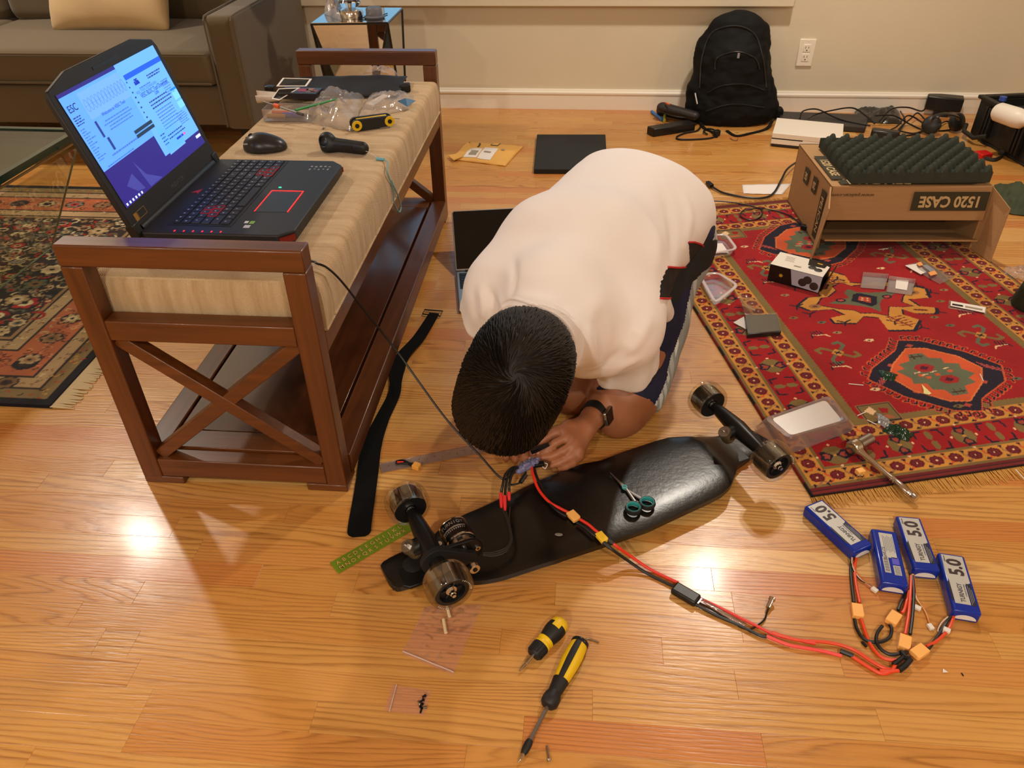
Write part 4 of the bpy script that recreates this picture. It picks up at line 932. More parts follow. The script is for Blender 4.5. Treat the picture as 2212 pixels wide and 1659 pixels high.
mb = MB(); mb.prism([(0,-.013),(L,-.013),(L,.013),(0,.013)],-.008,.007,bb); sw = part('switch_module', mb, M('black_heatshrink',(20,20,21),.38), pl_, bevel=.004, label='flat black heat shrunk switch module')
mb = MB()
for k in range(5): mb.box(bb@Vector((L+.003,-.006+.003*k,.003)),(.002,.002,.002))
part('solder_pads', mb, CHR, sw)
mb = MB(); mb.tube(spl([P(1506,1290,.008),P(1560,1315,.005),P(1620,1345,.005),P(1672,1370,.005),P(1720,1382,.005),P(1762,1390,.006)],8),.0031,8); part('positive_wire', mb, RED, pl_)
mb = MB(); mb.tube(spl([P(1500,1304,.007),P(1545,1328,.005),P(1600,1352,.005),P(1640,1372,.005),P(1656,1376,.005)],8),.0031,8); part('negative_wire', mb, WBK, pl_)
mb = MB(); mb.tube(spl([P(1500,1296,.010),P(1540,1318,.007),P(1580,1342,.005),P(1600,1355,.004),P(1618,1360,.004),P(1632,1354,.004),P(1650,1340,.004),P(1656,1325,.004),P(1661,1312,.006)],8),.0017,7); part('button_wire', mb, WBK, pl_)
mb = MB(); mb.tube(spl([P(1512,1293,.010),P(1540,1310,.008),P(1575,1332,.006),P(1610,1352,.005)],8),.0040,8,sq=(1,.5)); part('clear_sleeve', mb, film('sleeve_film',haze=.1,gloss=.9,rough=.05,bs=150), pl_)
q0,q1 = P(1659,1313,.007),P(1668,1293,.012); d = (q1-q0).normalized(); mb = MB(); mb.cyl(q0,q1,.0048,n=18); mb.cyl(q1-d*.003,q1+d*.001,.0065,n=18); pbn = part('push_button', mb, CHR, pl_); mb = MB(); mb.cyl(q1+d*.001,q1+d*.0016,.0048,n=16); part('purple_light', mb, M('purple_led',(170,110,255),.3,emit=14.), pbn, label='purple lit button face')
pk = thing('parallel_harness','red and black battery harness splitting into four yellow connectors','cable harness',Vector(P(1900,1400,0)))
WRP = M('pinkish_red_wire',(232,70,64),.45)
mb = MB(); mb.tube(spl([P(1656,1374,.006),P(1700,1392,.006),P(1740,1400,.006),P(1780,1407,.005),P(1818,1417,.005)],8),.0034,8); part('positive_wire', mb, WRP, pk)
mb = MB(); mb.tube(spl([P(1668,1366,.007),P(1720,1382,.006),P(1790,1388,.006),P(1840,1402,.006),P(1885,1430,.006),P(1912,1444,.006),P(1938,1449,.006)],8),.0034,8); part('positive_wire', mb, WORG, pk)
mb = MB(); q0,q1 = P(1815,1406,.0055),P(1843,1417,.0055); mb.tube([q0,q1],.0044,8); part('wire_sleeve', mb, WBK, pk)
mb = MB(); mb.tube(spl([P(1838,1416,.005),P(1880,1443,.005),P(1905,1455,.005),P(1925,1450,.007),P(1934,1435,.010)],8),.0034,8); part('positive_wire', mb, WORG, pk)
conns = [((1852,1320),pang(1850,1300,1856,1340),.0062),((1930,1336),pang(1938,1320,1916,1352),.0062),((1954,1388),pang(1956,1368,1950,1408),.0062),((1986,1408),pang(2006,1395,1966,1422),.0115)]
CL,CWD,CH = .030,.0205,.0105
for (uv,a_,z) in conns: xt(P(*uv,z),a_,XTN,parent=pk,L=CL,W=CWD,H=CH)
def jw(pts,m,r=.0032,nm='negative_wire'):
    mb = MB(); mb.tube(spl([P(u,v,z) for u,v,z in pts],8),r,8); part(nm, mb, m, pk)
jw([(1846,1338,.006),(1850,1356,.006),(1862,1376,.005),(1880,1386,.006),(1905,1386,.006),(1922,1376,.006),(1926,1360,.008),(1922,1350,.008)],WBK)
jw([(1860,1338,.006),(1868,1362,.006),(1878,1388,.005),(1895,1412,.005),(1915,1424,.006),(1945,1426,.008)],WORG,nm='positive_wire')
jw([(1906,1352,.009),(1895,1368,.009),(1893,1386,.009),(1905,1404,.008),(1925,1414,.008),(1942,1412,.010)],WBK)
jw([(1946,1408,.010),(1956,1420,.013),(1968,1422,.016)],WBK,.0045); jw([(1958,1408,.010),(1948,1422,.012),(1930,1436,.010)],WBK,.0042)
jw([(1967,1424,.014),(1955,1438,.012),(1942,1448,.010)],WBK,.0052,'wire_sleeve'); jw([(1942,1448,.010),(1925,1450,.008),(1900,1448,.006)],WORG,nm='positive_wire')
# ---------------------------------------------------------------- four battery packs
BLU = M('battery_blue_shrink',(18,46,150),.22,var=.06); LBL = M('battery_label_silver',(190,190,184),.35,metal=.15); LBD = M('label_dark',(30,32,44),.45); CAPW = M('battery_cap_white',(224,222,220),.35)
DOWN = Matrix.Rotation(0,4,'Z')
BL_,BW_,BT_ = .144,.050,.0285
def battery(label, cuv, head, front=True):
    c = P(cuv[0],cuv[1],BT_); a = head; t_ = thing('battery_pack',label,'battery',(c.x,c.y,0),a,'blue lithium battery packs on the floor')
    mb = MB(); prof = []
    mb.box((0,0,BT_/2+.0003),(BW_,BL_,BT_)); b_ = part('wrapped_cells', mb, BLU, t_, bevel=.0055, seg=4, local=True)
    mb = MB(); mb.prism([(-.0195*math.cos(k*math.pi/12)*-1 if False else .0195*math.cos(math.pi+k*math.pi/12), .0115*math.sin(k*math.pi/12)) for k in range(13)],-.0006,.0007,Matrix.Translation((0,-BL_/2,.008))@Matrix.Rotation(rad(90),4,'X')); part('end_cap', mb, CAPW, t_, local=True)
    zt = BT_+.0004
    if front:
        mb = MB(); mb.prism([(-.018,-.054),(.009,-.054),(.009,-.006),(.019,.0),(.019,.066),(-.020,.066),(-.020,.006),(-.018,.0)],zt,zt+.0003); part('label', mb, LBL, t_, local=True, smooth=False)
        mb = MB(); mb.box((.0145,-.029,zt+.0002),(.009,.052,.0003)); mb.box((-.0205,-.025,zt+.0002),(.004,.045,.0003)); part('dark_band', mb, LBD, t_, local=True)
        mb = MB()
        for k in range(3): mb.box((.0118+.0028*k,-.03,zt+.0005),(.0007,.046-.01*k,.0002))
        part('fine_print', mb, M('label_fine',(150,152,156),.5), t_, local=True)
        R90 = Matrix.Rotation(rad(90),4,'Z')
        text('lettering','5.0',.036,Matrix.Translation((.001,.036,zt+.0004))@R90,M('label_maroon',(58,44,46),.5),t_,bold=.0013,sx=.95,local=True)
        text('lettering','TURNIGY',.0115,Matrix.Translation((-.002,-.027,zt+.0004))@R90,M('label_grey_text',(84,84,84),.5),t_,bold=.0004,sx=.9,local=True)
        text('lettering','LITHIUM POLYMER',.0035,Matrix.Translation((.0062,-.02,zt+.0004))@R90,LBD,t_,local=True); text('lettering','HARD PACK SERIES' if False else '5000mAh',.004,Matrix.Translation((-.016,.055,zt+.0004))@R90,LBD,t_,local=True)
    else:
        mb = MB(); mb.box((.001,.028,zt),(.026,.066,.0004)); mb.box((-.0085,-.0245,zt),(.011,.040,.0004)); mb.box((.0095,-.036,zt),(.013,.024,.0004)); part('label', mb, LBL, t_, local=True, smooth=False)
        mb = MB(); mb.box((.0095,-.012,zt),(.013,.018,.0004)); part('hologram_sticker', mb, M('purple_foil',(88,88,200),.3), t_, local=True)
        mb = MB()
        for k in range(16): mb.box((-.0085,-.0415+.0023*k,zt+.0003),(.008,.0011 if k%3 else .0005,.0002))
        for k in range(8): mb.box((.0095,-.046+.0027*k,zt+.0003),(.010,.0008,.0002))
        for k in range(7): mb.box((-.006+.003*k,.032,zt+.0003),(.0006,.045-.004*(k%3),.0002))
        part('fine_print', mb, LBD, t_, local=True); text('lettering','RoHS CE',.0085,Matrix.Translation((-.008,.006,zt+.0004))@Matrix.Rotation(rad(90),4,'Z'),LBD,t_,local=True)
    return t_
hd = lambda u0,v0,u1,v1: pang(u0,v0,u1,v1,.028)+math.pi/2   # direction of the wire end
b1 = battery('leftmost blue battery pack, tilted, label up and nearest the rug corner',(1810,1133),hd(1757,1088,1863,1184))
b2 = battery('blue battery pack with barcode label, second from the left',(1921,1201),hd(1908,1138,1935,1263),False)
b3 = battery('blue battery pack standing farthest back, touching the barcoded pack',(1982,1171),hd(1961,1115,2003,1229))
b4 = battery('rightmost blue battery pack, nearest the frame edge',(2072,1257),hd(2053,1193,2090,1320))
def lead(par, pts, m, r, nm):
    mb = MB(); mb.tube(spl([P(u,v,z) for u,v,z in pts],8),r,7); part(nm, mb, m, par)
OW = M('orange_wire',(210,104,40),.45); WW = M('white_wire',(214,206,196),.5); YW = M('yellow_wire',(206,160,50),.5)
JST = M('white_plug',(226,220,208),.4)
def plug(par,u,v,z,a):
    mb = MB(); mb.box(P(u,v,z),(.012,.009,.006),RZ(a)); part('balance_plug', mb, JST, par, bevel=.0008)
lead(b1,[(1843,1204,.012),(1838,1225,.005),(1840,1262,.004),(1845,1302,.006)],WBK,.0030,'negative_wire'); lead(b1,[(1850,1206,.012),(1846,1228,.006),(1849,1262,.006),(1857,1302,.006)],WORG,.0030,'positive_wire')
for k,(m,o) in enumerate(((WW,0),(OW,4),(WBK,-3))): lead(b1,[(1840+k*2,1204,.014),(1842+o*.5,1225,.010),(1856+o*.6,1248-o*.3,.004),(1876,1264+o*.3,.004),(1886,1270,.004)],m,.0010,'balance_wire')
plug(b1,1889,1274,.004,rad(-50))
lead(b2,[(1961,1272,.010),(1954,1288,.006),(1946,1303,.006),(1940,1318,.006)],WBK,.0030,'negative_wire'); lead(b2,[(1964,1276,.010),(1959,1296,.006),(1953,1318,.007),(1948,1324,.006)],WORG,.0030,'positive_wire')
lead(b2,[(1966,1276,.012),(1970,1296,.005),(1978,1308,.004)],WW,.0010,'balance_wire'); plug(b2,1982,1313,.004,rad(-30))
lead(b3,[(1971,1244,.012),(1974,1280,.010),(1971,1330,.007),(1966,1370,.007)],WBK,.0030,'negative_wire'); lead(b3,[(1968,1244,.012),(1966,1285,.010),(1962,1330,.006),(1955,1370,.007)],WORG,.0030,'positive_wire')
for k,(m,o) in enumerate(((YW,-3),(WW,0),(OW,3))): lead(b3,[(1970+k*2,1240,.014),(1974+o,1262,.008),(1980+o*.6,1292,.004),(1998,1320+o*.4,.004),(2008,1348,.004)],m,.0010,'balance_wire')
plug(b3,2010,1354,.004,rad(-75))
lead(b4,[(2054,1332,.012),(2040,1352,.006),(2022,1380,.007),(2005,1403,.012)],WBK,.0030,'negative_wire'); lead(b4,[(2060,1332,.012),(2048,1360,.007),(2024,1384,.009),(2002,1396,.012)],WORG,.0030,'positive_wire')
lead(b4,[(2048,1332,.012),(2034,1345,.006),(2026,1362,.004),(2035,1366,.006),(2040,1360,.008)],WW,.0010,'balance_wire'); plug(b4,2045,1361,.010,rad(-30))
# USB lead from the laptop down to the controller
mb = MB(); q = [Vector((-.665,LY0-.001,CT+.016)),Vector((-.60,1.345,CT+.009)),P(672,564,CT+.009),P(684,569,CT+.011)]
q += [P(706,578,.512),P(738,608,.47),P(790,674,.375),P(860,762,.27),P(960,900,.155),P(1035,982,.10),P(1085,1034,.078),P(1112,1020,.074)]
mb.tube(spl(q,10),.0024,7); solo('usb_cable', mb, WBK, 'thin black cable running from the bench down to the controller board','cable')
# loose pigtail connector by the ruler
t_ = thing('pigtail_connector','short black pigtail with a yellow plug lying on the clear ruler','connector',P(885,1004,0))
xt(P(900,1007,.0075),pang(888,1003,910,1010,.007),M('connector_orange',(226,160,70),.4),L=.018,W=.017,H=.011,parent=t_,nm='plug')
for k,m in enumerate((WBK,WBK)):
    mb = MB(); mb.tube(spl([P(856,1000-k*2,.005),P(872,1000-k*4,.008),P(892,1003+k*4,.0075)],6),.0038,7); part('wire_sleeve', mb, m, t_)
mb = MB(); mb.tube([P(858,998,.010),P(872,998,.010)],.0022,6); part('red_wire_end', mb, RED, t_)
# switch bits near the harness
mb = MB(); mb.cyl(P(1862,1387,.003),P(1872,1397,.003),.0026,n=8); solo('tubing_offcut', mb, WBK, 'tiny black heat shrink offcut beside the harness loop','offcut')
# scissors on the deck
t_ = thing('scissors','small scissors with black and teal finger rings on the longboard deck','scissors',P(1365,1070,.05))
TEAL = M('teal_rubber',(52,150,150),.45); zs = .0535
for u,v in ((1368,1098),(1398,1087)):
    c = P(u,v,zs+.004); mb = MB(); mb.lathe([(.0128,-.005),(.0165,-.0055),(.018,0),(.0165,.0055),(.0128,.005),(.0128,-.005)],28,Matrix.Translation(c)); f_ = part('finger_ring', mb, M('scissor_black',(30,32,33),.45), t_)
    mb = MB(); mb.lathe([(.0126,.0056),(.0120,.003),(.0120,-.003),(.0126,-.005)],28,Matrix.Translation(c),cap=False); mb.lathe([(.0126,.0056),(.0136,.0062),(.0142,.0058)],28,Matrix.Translation(c),cap=False); part('ring_lining', mb, TEAL, f_, label='teal ring lining')
pv = P(1349,1054,zs+.001)
for u,v,o in ((1372,1084,1),(1386,1078,-1)):
    mb = MB(); mb.tube([P(u,v,zs),pv+Vector((.002*o,0,.001*o))],[.0036,.0026],8); part('shank', mb, M('grey_metal'), t_)
for o in (1,-1):
    tip = P(1318,1021,zs); d = (tip-pv).normalized(); n_ = Vector((-d.y,d.x,0)); mb = MB(); mb.add([pv+n_*.004+Vector((0,0,.0008*o)),pv-n_*.004+Vector((0,0,.0008*o)),tip+Vector((0,0,.0008*o)),pv+n_*.004+Vector((0,0,.0008*o+.0014)),pv-n_*.004+Vector((0,0,.0008*o+.0014)),tip+Vector((0,0,.0008*o+.001))],[(0,2,1),(3,4,5),(0,1,4,3),(1,2,5,4),(2,0,3,5)]); part('blade', mb, STEEL, t_, smooth=False)
mb = MB(); mb.lathe([(.003,0),(.006,0),(.006,.004),(.003,.004),(.003,0)],18,Matrix.Translation(pv)); part('pivot_ring', mb, TEAL, t_)
# ================================================================ TOOLS AND LITTER ON THE NEAR FLOOR
YEL = M('tool_yellow'); BRUB = M('tool_black_rubber',(24,24,24),.55,bump=.15,bs=600,bd=.0004)
def axis_tool(p0,p1):
    d = (p1-p0).normalized(); x,y = frame_to(d); return d, lambda t,r=0: p0+d*t
# long ratcheting screwdriver: tip at p0, butt at p1
p0 = P(1120,1648,.006); p1 = P(1256,1383,.017); L = (p1-p0).length; d = (p1-p0).normalized(); X,Y = frame_to(d)
if Y.z<0: X,Y = -X,-Y
TM = Matrix(((X.x,Y.x,d.x,p0.x),(X.y,Y.y,d.y,p0.y),(X.z,Y.z,d.z,p0.z),(0,0,0,1)))
t_ = thing('screwdriver','long black and yellow screwdriver with grey shaft, nearest the bottom edge','screwdriver',((p0+p1)/2-Vector((0,0,((p0+p1)/2).z))))
def fr(px_): return px_*L
mb = MB(); mb.lathe([(0,0),(.0012,.001),(.0022,.006),(.0032,.009),(.0032,.022)],12,TM); part('bit', mb, CHR, t_)
mb = MB(); mb.lathe([(.0045,.016),(.0058,.020),(.0066,.026),(.0066,.036),(.0052,.041),(.0045,.041)],20,TM); part('bit_holder', mb, BRUB, t_)
mb = MB(); mb.lathe([(.0036,.036),(.0036,L*.47)],6,TM); part('shaft', mb, M('shaft_grey',(132,128,126),.35,metal=.8), t_, ang=20)
mb = MB(); mb.lathe([(.0045,L*.425),(.011,L*.43),(.0150,L*.45),(.0155,L*.485),(.0148,L*.51),(.0125,L*.535),(.0115,L*.55)],28,TM); part('ratchet_collar', mb, BRUB, t_)
hp_ = [(.0112,L*.545),(.0125,L*.60),(.0150,L*.68),(.0172,L*.78),(.0178,L*.86),(.0165,L*.93),(.0150,L*.965)]
mb = MB(); mb.lathe(hp_,32,TM); hd_ = part('handle', mb, YEL, t_, label='yellow handle body')
for a in (90,210,330):
    mb = MB(); mb.lathe([(r*1.035,z) for r,z in hp_ if z>=L*.59]+[(.0150,L*.966)],4,TM,a0=rad(a-19),a1=rad(a+19)); part('grip_strip', mb, BRUB, hd_)
mb = MB(); mb.lathe([(.0117,L*.535),(.0122,L*.56),(.0134,L*.605),(.0146,L*.645),(.0144,L*.646)],28,TM); part('grip_sleeve', mb, BRUB, t_)
mb = MB(); mb.lathe([(.0153,L*.955),(.0166,L*.965),(.0160,L*.985),(.0115,L*.999),(0,L)],28,TM); part('end_cap', mb, BLK2, t_)
# stubby
p0 = P(1122,1450,.006); p1 = P(1217,1340,.018); L = (p1-p0).length; d = (p1-p0).normalized(); X,Y = frame_to(d)
if Y.z<0: X,Y = -X,-Y
TM = Matrix(((X.x,Y.x,d.x,p0.x),(X.y,Y.y,d.y,p0.y),(X.z,Y.z,d.z,p0.z),(0,0,0,1)))
t_ = thing('screwdriver','short stubby screwdriver with black and yellow bulb handle','screwdriver',((p0+p1)/2-Vector((0,0,((p0+p1)/2).z))))
mb = MB(); mb.lathe([(0,0),(.001,.0),(.002,.006),(.0030,.010),(.0030,.018),(.0040,.0185),(.0040,L*.34)],12,TM); part('bit', mb, CHR, t_)
mb = MB(); mb.lathe([(.004,L*.30),(.0125,L*.305),(.0142,L*.33),(.0150,L*.43),(.0150,L*.50)],32,TM); part('ratchet_collar', mb, BRUB, t_)
mb = MB()
for k in range(16):
    a = k*math.pi/8; mb.cyl(TM@Vector((.0143*math.cos(a),.0143*math.sin(a),L*.33)),TM@Vector((.0150*math.cos(a),.0150*math.sin(a),L*.48)),.0014,n=6)
part('collar_ribs', mb, BRUB, t_)
mb = MB(); mb.lathe([(.0148,L*.49),(.0160,L*.50),(.0160,L*.525),(.0150,L*.545),(.0160,L*.565),(.0162,L*.595),(.0150,L*.605)],32,TM); part('yellow_ring', mb, YEL, t_)
mb = MB(); mb.lathe([(.0150,L*.60),(.0168,L*.66),(.0186,L*.74),(.0190,L*.80),(.0180,L*.87)],32,TM); part('handle', mb, BRUB, t_)
mb = MB(); mb.lathe([(.0182,L*.865),(.0178,L*.90),(.0155,L*.955),(.0095,L*.99),(0,L)],32,TM); part('end_cap', mb, YEL, t_, label='domed yellow end cap')
for a in (100,220,340):
    mb = MB(); mb.lathe([(.0192,L*.79),(.0185,L*.87),(.0180,L*.90)],4,TM,a0=rad(a-24),a1=rad(a+24)); part('cap_tab', mb, YEL, t_)
# bits of hardware
def pin(name,u0,v0,u1,v1,r,mat,label,cat='screw',head=0):
    mb = MB(); a = P(u0,v0,r+.0003+head*.5); b = P(u1,v1,r+.0003+head*.5); mb.cyl(a,b,r,n=8)
    if head: dd = (b-a).normalized(); mb.cyl(b-dd*.0005,b+dd*.0022,r+head,r+head*.4,n=12)
    return solo(name, mb, mat, label, cat)
pin('steel_screw',1181,1611,1186,1641,.0017,STEEL,'silver machine screw on the floor right of the long screwdriver tip',head=.0016)
mb = MB(); mb.tube([P(1266,1381,.0016),P(1271,1379,.0016),P(1294,1388,.0016)],.0013,6); solo('bent_hex_key', mb, STEEL, 'small bent hex key beside the butt of the long screwdriver','hex key')
t_ = None
for k,(u0,v0,u1,v1) in enumerate(((966,1311,971,1332),(958,1338,963,1367))):
    a,b = P(u0,v0,.006),P(u1,v1,.006); mb = MB(); mb.cyl(a,b,.0032,n=10); solo('adhesive_strip', mb, M('cream_plastic',(222,200,156),.5), ['short cream tube nearest the front wheel, on the clear bag','short cream tube in the middle of the large clear bag'][k],'tube')
ZF = film('zip_bag_film',tint=(252,240,236),haze=.13,gloss=.28,rough=.25,bump=.10,bs=90,dcol=(245,214,200))
def flatbag(name,q,label,zip_t,seed,h=.003,zname='zip_seal'):
    q = [P(u,v,.0016) for u,v in q]; c = sum(q,Vector())/4; c.z = 0; t_ = thing(name,label,'bag',c)
    mb = MB()
    def f(u,v):
        p = (q[0]*(1-u)+q[1]*u)*(1-v)+(q[3]*(1-u)+q[2]*u)*v; e = min(1,6*min(u,1-u,v,1-v))
        return (p.x,p.y,.0012+h*abs(noise.noise(Vector((u*5+seed,v*7,seed))))+.5*h*e*abs(noise.noise(Vector((u*13,v*15+seed,1)))))
    mb.grid(f,36,36); part('film', mb, ZF, t_)
    if zip_t is not None:
        mb = MB(); s0,s1 = zip_t; a = [Vector(f(s0[0]+(s1[0]-s0[0])*i/12, s0[1]+(s1[1]-s0[1])*i/12))+Vector((0,0,.0012)) for i in range(13)]; mb.tube(a,.0012,6); part(zname, mb, film('zip_ridge',haze=.5,gloss=.8,rough=.15,bump=0,dcol=(240,220,214)), t_)
    return t_
flatbag('zip_bag',[(918,1310),(1043,1305),(978,1460),(868,1412)],'large empty clear zip bag on the floor below the front wheel',((.0,.96),(1,.96)),3.1)
flatbag('zip_bag',[(846,1478),(930,1492),(918,1546),(830,1536)],'small clear zip bag holding black screws',((.13,0),(.13,1)),7.7,h=.0015)
for k,(u0,v0,u1,v1) in enumerate(((912,1506,918,1503),(905,1518,914,1512),(906,1528,912,1521),(908,1540,911,1530),(914,1529,919,1528),(903,1514,907,1521))):
    pin('black_screw',u0,v0,u1,v1,.0016,M('black_zinc',(34,36,38),.3,metal=.7) if k<4 else STEEL,'tiny screw loose inside the small clear zip bag',head=.0012)['group'] = 'screws in the small zip bag'
# green letter stencil
A,B_,C_,D_ = P(708,1218,.001),P(845,1128,.001),P(893,1130,.001),P(737,1238,.001)
ax = (P(880,1136,.001)-P(722,1228,.001)).normalized(); o_ = P(722,1228,.001); bb = basis(o_,ax,Vector((-ax.y,ax.x,0)))
Ls = (P(886,1133,.001)-o_).length
t_ = thing('letter_stencil','translucent green plastic letter stencil under the front wheel','stencil',Vector(((o_.x+P(880,1136).x)/2,(o_.y+P(880,1136).y)/2,0)))
GRN = NT('green_clear_plastic'); GRN.b.inputs['Base Color'].default_value = srgb(128,158,40); GRN.b.inputs['Roughness'].default_value = .25; GRN.b.inputs['Transmission Weight'].default_value = .35; GRN.b.inputs['IOR'].default_value = 1.2
mb = MB(); mb.prism([(0,-.018),(Ls,-.018),(Ls,.018),(0,.018)],0,.0016,bb); part('plate', mb, GRN.m, t_, bevel=.0004)
LT1 = M('stencil_cut',(212,168,96),.6); LT2 = M('stencil_edge',(58,60,22),.6)
for row,yy in (('ABCDEFGHIJKL',.0065),('MNOPQRSTUVWX',-.0085)):
    for k,chh in enumerate(row):
        m_ = bb@Matrix.Translation((.013+k*(Ls-.022)/12,yy,.0017)); text('letter_edge',chh,.0135,m_@Matrix.Translation((-.0004,.0006,0)),LT2,t_,bold=.0005); text('letter',chh,.0135,m_@Matrix.Translation((0,0,.0002)),LT1,t_)
# clear ruler
a = P(822,1012,.001); b = P(1074,962,.001); ax = (b-a).normalized(); bb = basis(a,ax,Vector((-ax.y,ax.x,0))); L = (b-a).length
t_ = thing('clear_ruler','transparent plastic ruler on the floor below the bench','ruler',(a+b)/2-Vector((0,0,.001)))
mb = MB(); mb.prism([(0,-.016),(L,-.016),(L,.016),(0,.016)],0,.002,bb); part('plate', mb, film('ruler_clear',tint=(244,226,206),haze=.16,gloss=.6,rough=.1,bump=.1), t_, bevel=.0004)
mb = MB(); rng = random.Random(4)
for k in range(90):
    x = .006+k*(L-.012)/90; h_ = .006 if k%10==0 else .004 if k%5==0 else .0025; mb.box(bb@Vector((x,.0155-h_/2,.0021)),(.0005,h_,.0002),bb.to_3x3()); mb.box(bb@Vector((x,-.0155+h_/2,.0021)),(.0005,h_,.0002),bb.to_3x3())
for k in range(14): mb.cyl(bb@Vector((.02+k*.018,.003*(-1)**k,.0020)),bb@Vector((.02+k*.018,.003*(-1)**k,.0023)),.0013,n=8)
part('markings', mb, M('ruler_print',(92,58,40),.6), t_)
# black hook-and-loop strap with buckle
pts = [(938,678,.006),(905,730,.009),(872,768,.010),(858,800,.008),(852,850,.006),(826,905,.004),(804,960,.004),(795,1020,.004),(786,1080,.003),(778,1130,.003),(775,1160,.003)]
t_ = thing('nylon_strap','long black hook and loop strap lying beside the bench','strap',P(820,920,0))
pp = spl([P(*p) for p in pts],8); ws = np.interp(np.linspace(0,1,len(pp)),[0,.12,.3,.36,.5,.6,1],[.030,.036,.042,.030,.036,.048,.050])
vs = []; N = len(pp)
for i,p in enumerate(pp):
    d = (pp[min(i+1,N-1)]-pp[max(i-1,0)]).normalized(); n_ = Vector((-d.y,d.x,0)).normalized(); k = ws[i]/2*(1 if i<N-4 else (.96,.86,.7,.5)[i-N+4] if i>=N-4 else 1)
    tilt = .010*math.sin(i/N*math.pi)*(1 if i<N*.6 else .1)
    vs += [p-n_*k+Vector((0,0,0)),p+n_*k+Vector((0,0,0)),p-n_*k+Vector((0,0,.003)),p+n_*k+Vector((0,0,.003+tilt*.2))]
fs = []
for i in range(N-1):
    a = 4*i; b = a+4; fs += [(a+2,b+2,b+3,a+3)[::-1],(a,a+1,b+1,b)[::-1],(a+1,a+3,b+3,b+1)[::-1],(a,b,b+2,a+2)[::-1]]
fs += [(0,2,3,1),(4*N-4,4*N-3,4*N-1,4*N-2)]
mb = MB().add(vs,fs); part('webbing', mb, M('hook_loop_black',(13,13,13),.9,bump=.5,bs=1400,bd=.0008,spec=.15), t_, recalc=True)
q = [P(u,v,.006) for u,v in ((917,669),(956,672),(951,683),(913,678))]; mb = MB(); mb.tube(q,.0022,6,closed=True); part('buckle', mb, BLK2, t_)
# bits on the right
mb = MB(); c = P(2040,1450,.001); mb.prism([(-.004,-.003),(.005,-.002),(-.001,.005)],0,.0012,Matrix.Translation(c)); solo('paper_scrap', mb, M('white_paper'), 'tiny white scrap on the floor below the battery connectors','scrap')
mb = MB(); c = P(2079,1457,.001); mb.box(c,(.002,.006,.001),RZ(.2)); solo('wire_offcut', mb, WBK, 'tiny black offcut right of the white scrap','offcut')
# ================================================================ THINGS ON AND AROUND THE RED RUG
RZT = .0085
# upturned frosted tub
bq = [P(u,v,RZT) for u,v in ((1626,925),(1795,862),(1845,928),(1706,980))]; tq = [P(u,v,.062) for u,v in ((1648,903),(1792,853),(1838,908),(1700,948))]
def loopq(q,r,n=6):
    out = []; N = len(q)
    for k in range(N):
        p,a,b = q[k],q[k-1],q[(k+1)%N]; pa = p+(a-p).normalized()*r; pb = p+(b-p).normalized()*r
        for i in range(n+1): t = i/n; out.append((pa*(1-t)**2+p*2*t*(1-t)+pb*t*t))
    return out
FRO = NT('frosted_polypropylene'); t = FRO; t.t.nodes.remove(t.b)
tr = t.n('BsdfTransparent',Color=srgb(240,226,222)); tl_ = t.n('BsdfTranslucent',Color=srgb(226,212,208)); df = t.n('BsdfDiffuse',Color=srgb(206,190,184)); gl = t.n('BsdfGlossy',Roughness=.3); lw = t.n('LayerWeight',Blend=.3)
m1 = t.n('MixShader',i0=.5); t.t.links.new(tl_.outputs[0],m1.inputs[1]); t.t.links.new(df.outputs[0],m1.inputs[2]); m2 = t.n('MixShader',i0=.44); t.t.links.new(tr.outputs[0],m2.inputs[1]); t.t.links.new(m1.outputs[0],m2.inputs[2]); m3 = t.n('MixShader'); t.t.links.new(t.math('MULTIPLY',lw.outputs['Fresnel'],.6),m3.inputs[0]); t.t.links.new(m2.outputs[0],m3.inputs[1]); t.t.links.new(gl.outputs[0],m3.inputs[2]); t.t.links.new(m3.outputs[0],t.o.inputs[0]); FRO = t.m
c = sum(bq,Vector())/4; t_ = thing('plastic_tub','frosted plastic food tub upside down between the rug and the longboard','container',c)
mb = MB(); L0 = loopq(bq,.02); cen = sum(bq,Vector())/4
rims = [[p+(p-cen)*.03 for p in L0],[p+(p-cen)*.03+Vector((0,0,.004)) for p in L0],[p+Vector((0,0,.004)) for p in L0]]
L1 = loopq(tq,.016); rims += [[a.lerp(b,.9) for a,b in zip(L0,L1)],[p+(sum(tq,Vector())/4-p)*.03 for p in L1]]
inn = [p+(sum(tq,Vector())/4-p)*.14+Vector((0,0,.001)) for p in L1]; inn2 = [p+(sum(tq,Vector())/4-p)*.19-Vector((0,0,.0025)) for p in L1]; rims += [inn,inn2]
n_ = len(L0)
for i in range(len(rims)-1):
    b0 = len(mb.v); mb.add(rims[i]+rims[i+1],[(k,(k+1)%n_,n_+(k+1)%n_,n_+k) for k in range(n_)])
part('side_wall', mb, FRO, t_, recalc=True); mb = MB(); mb.add(inn2,[tuple(range(n_))]); part('base_panel', mb, FRO, t_, smooth=False)
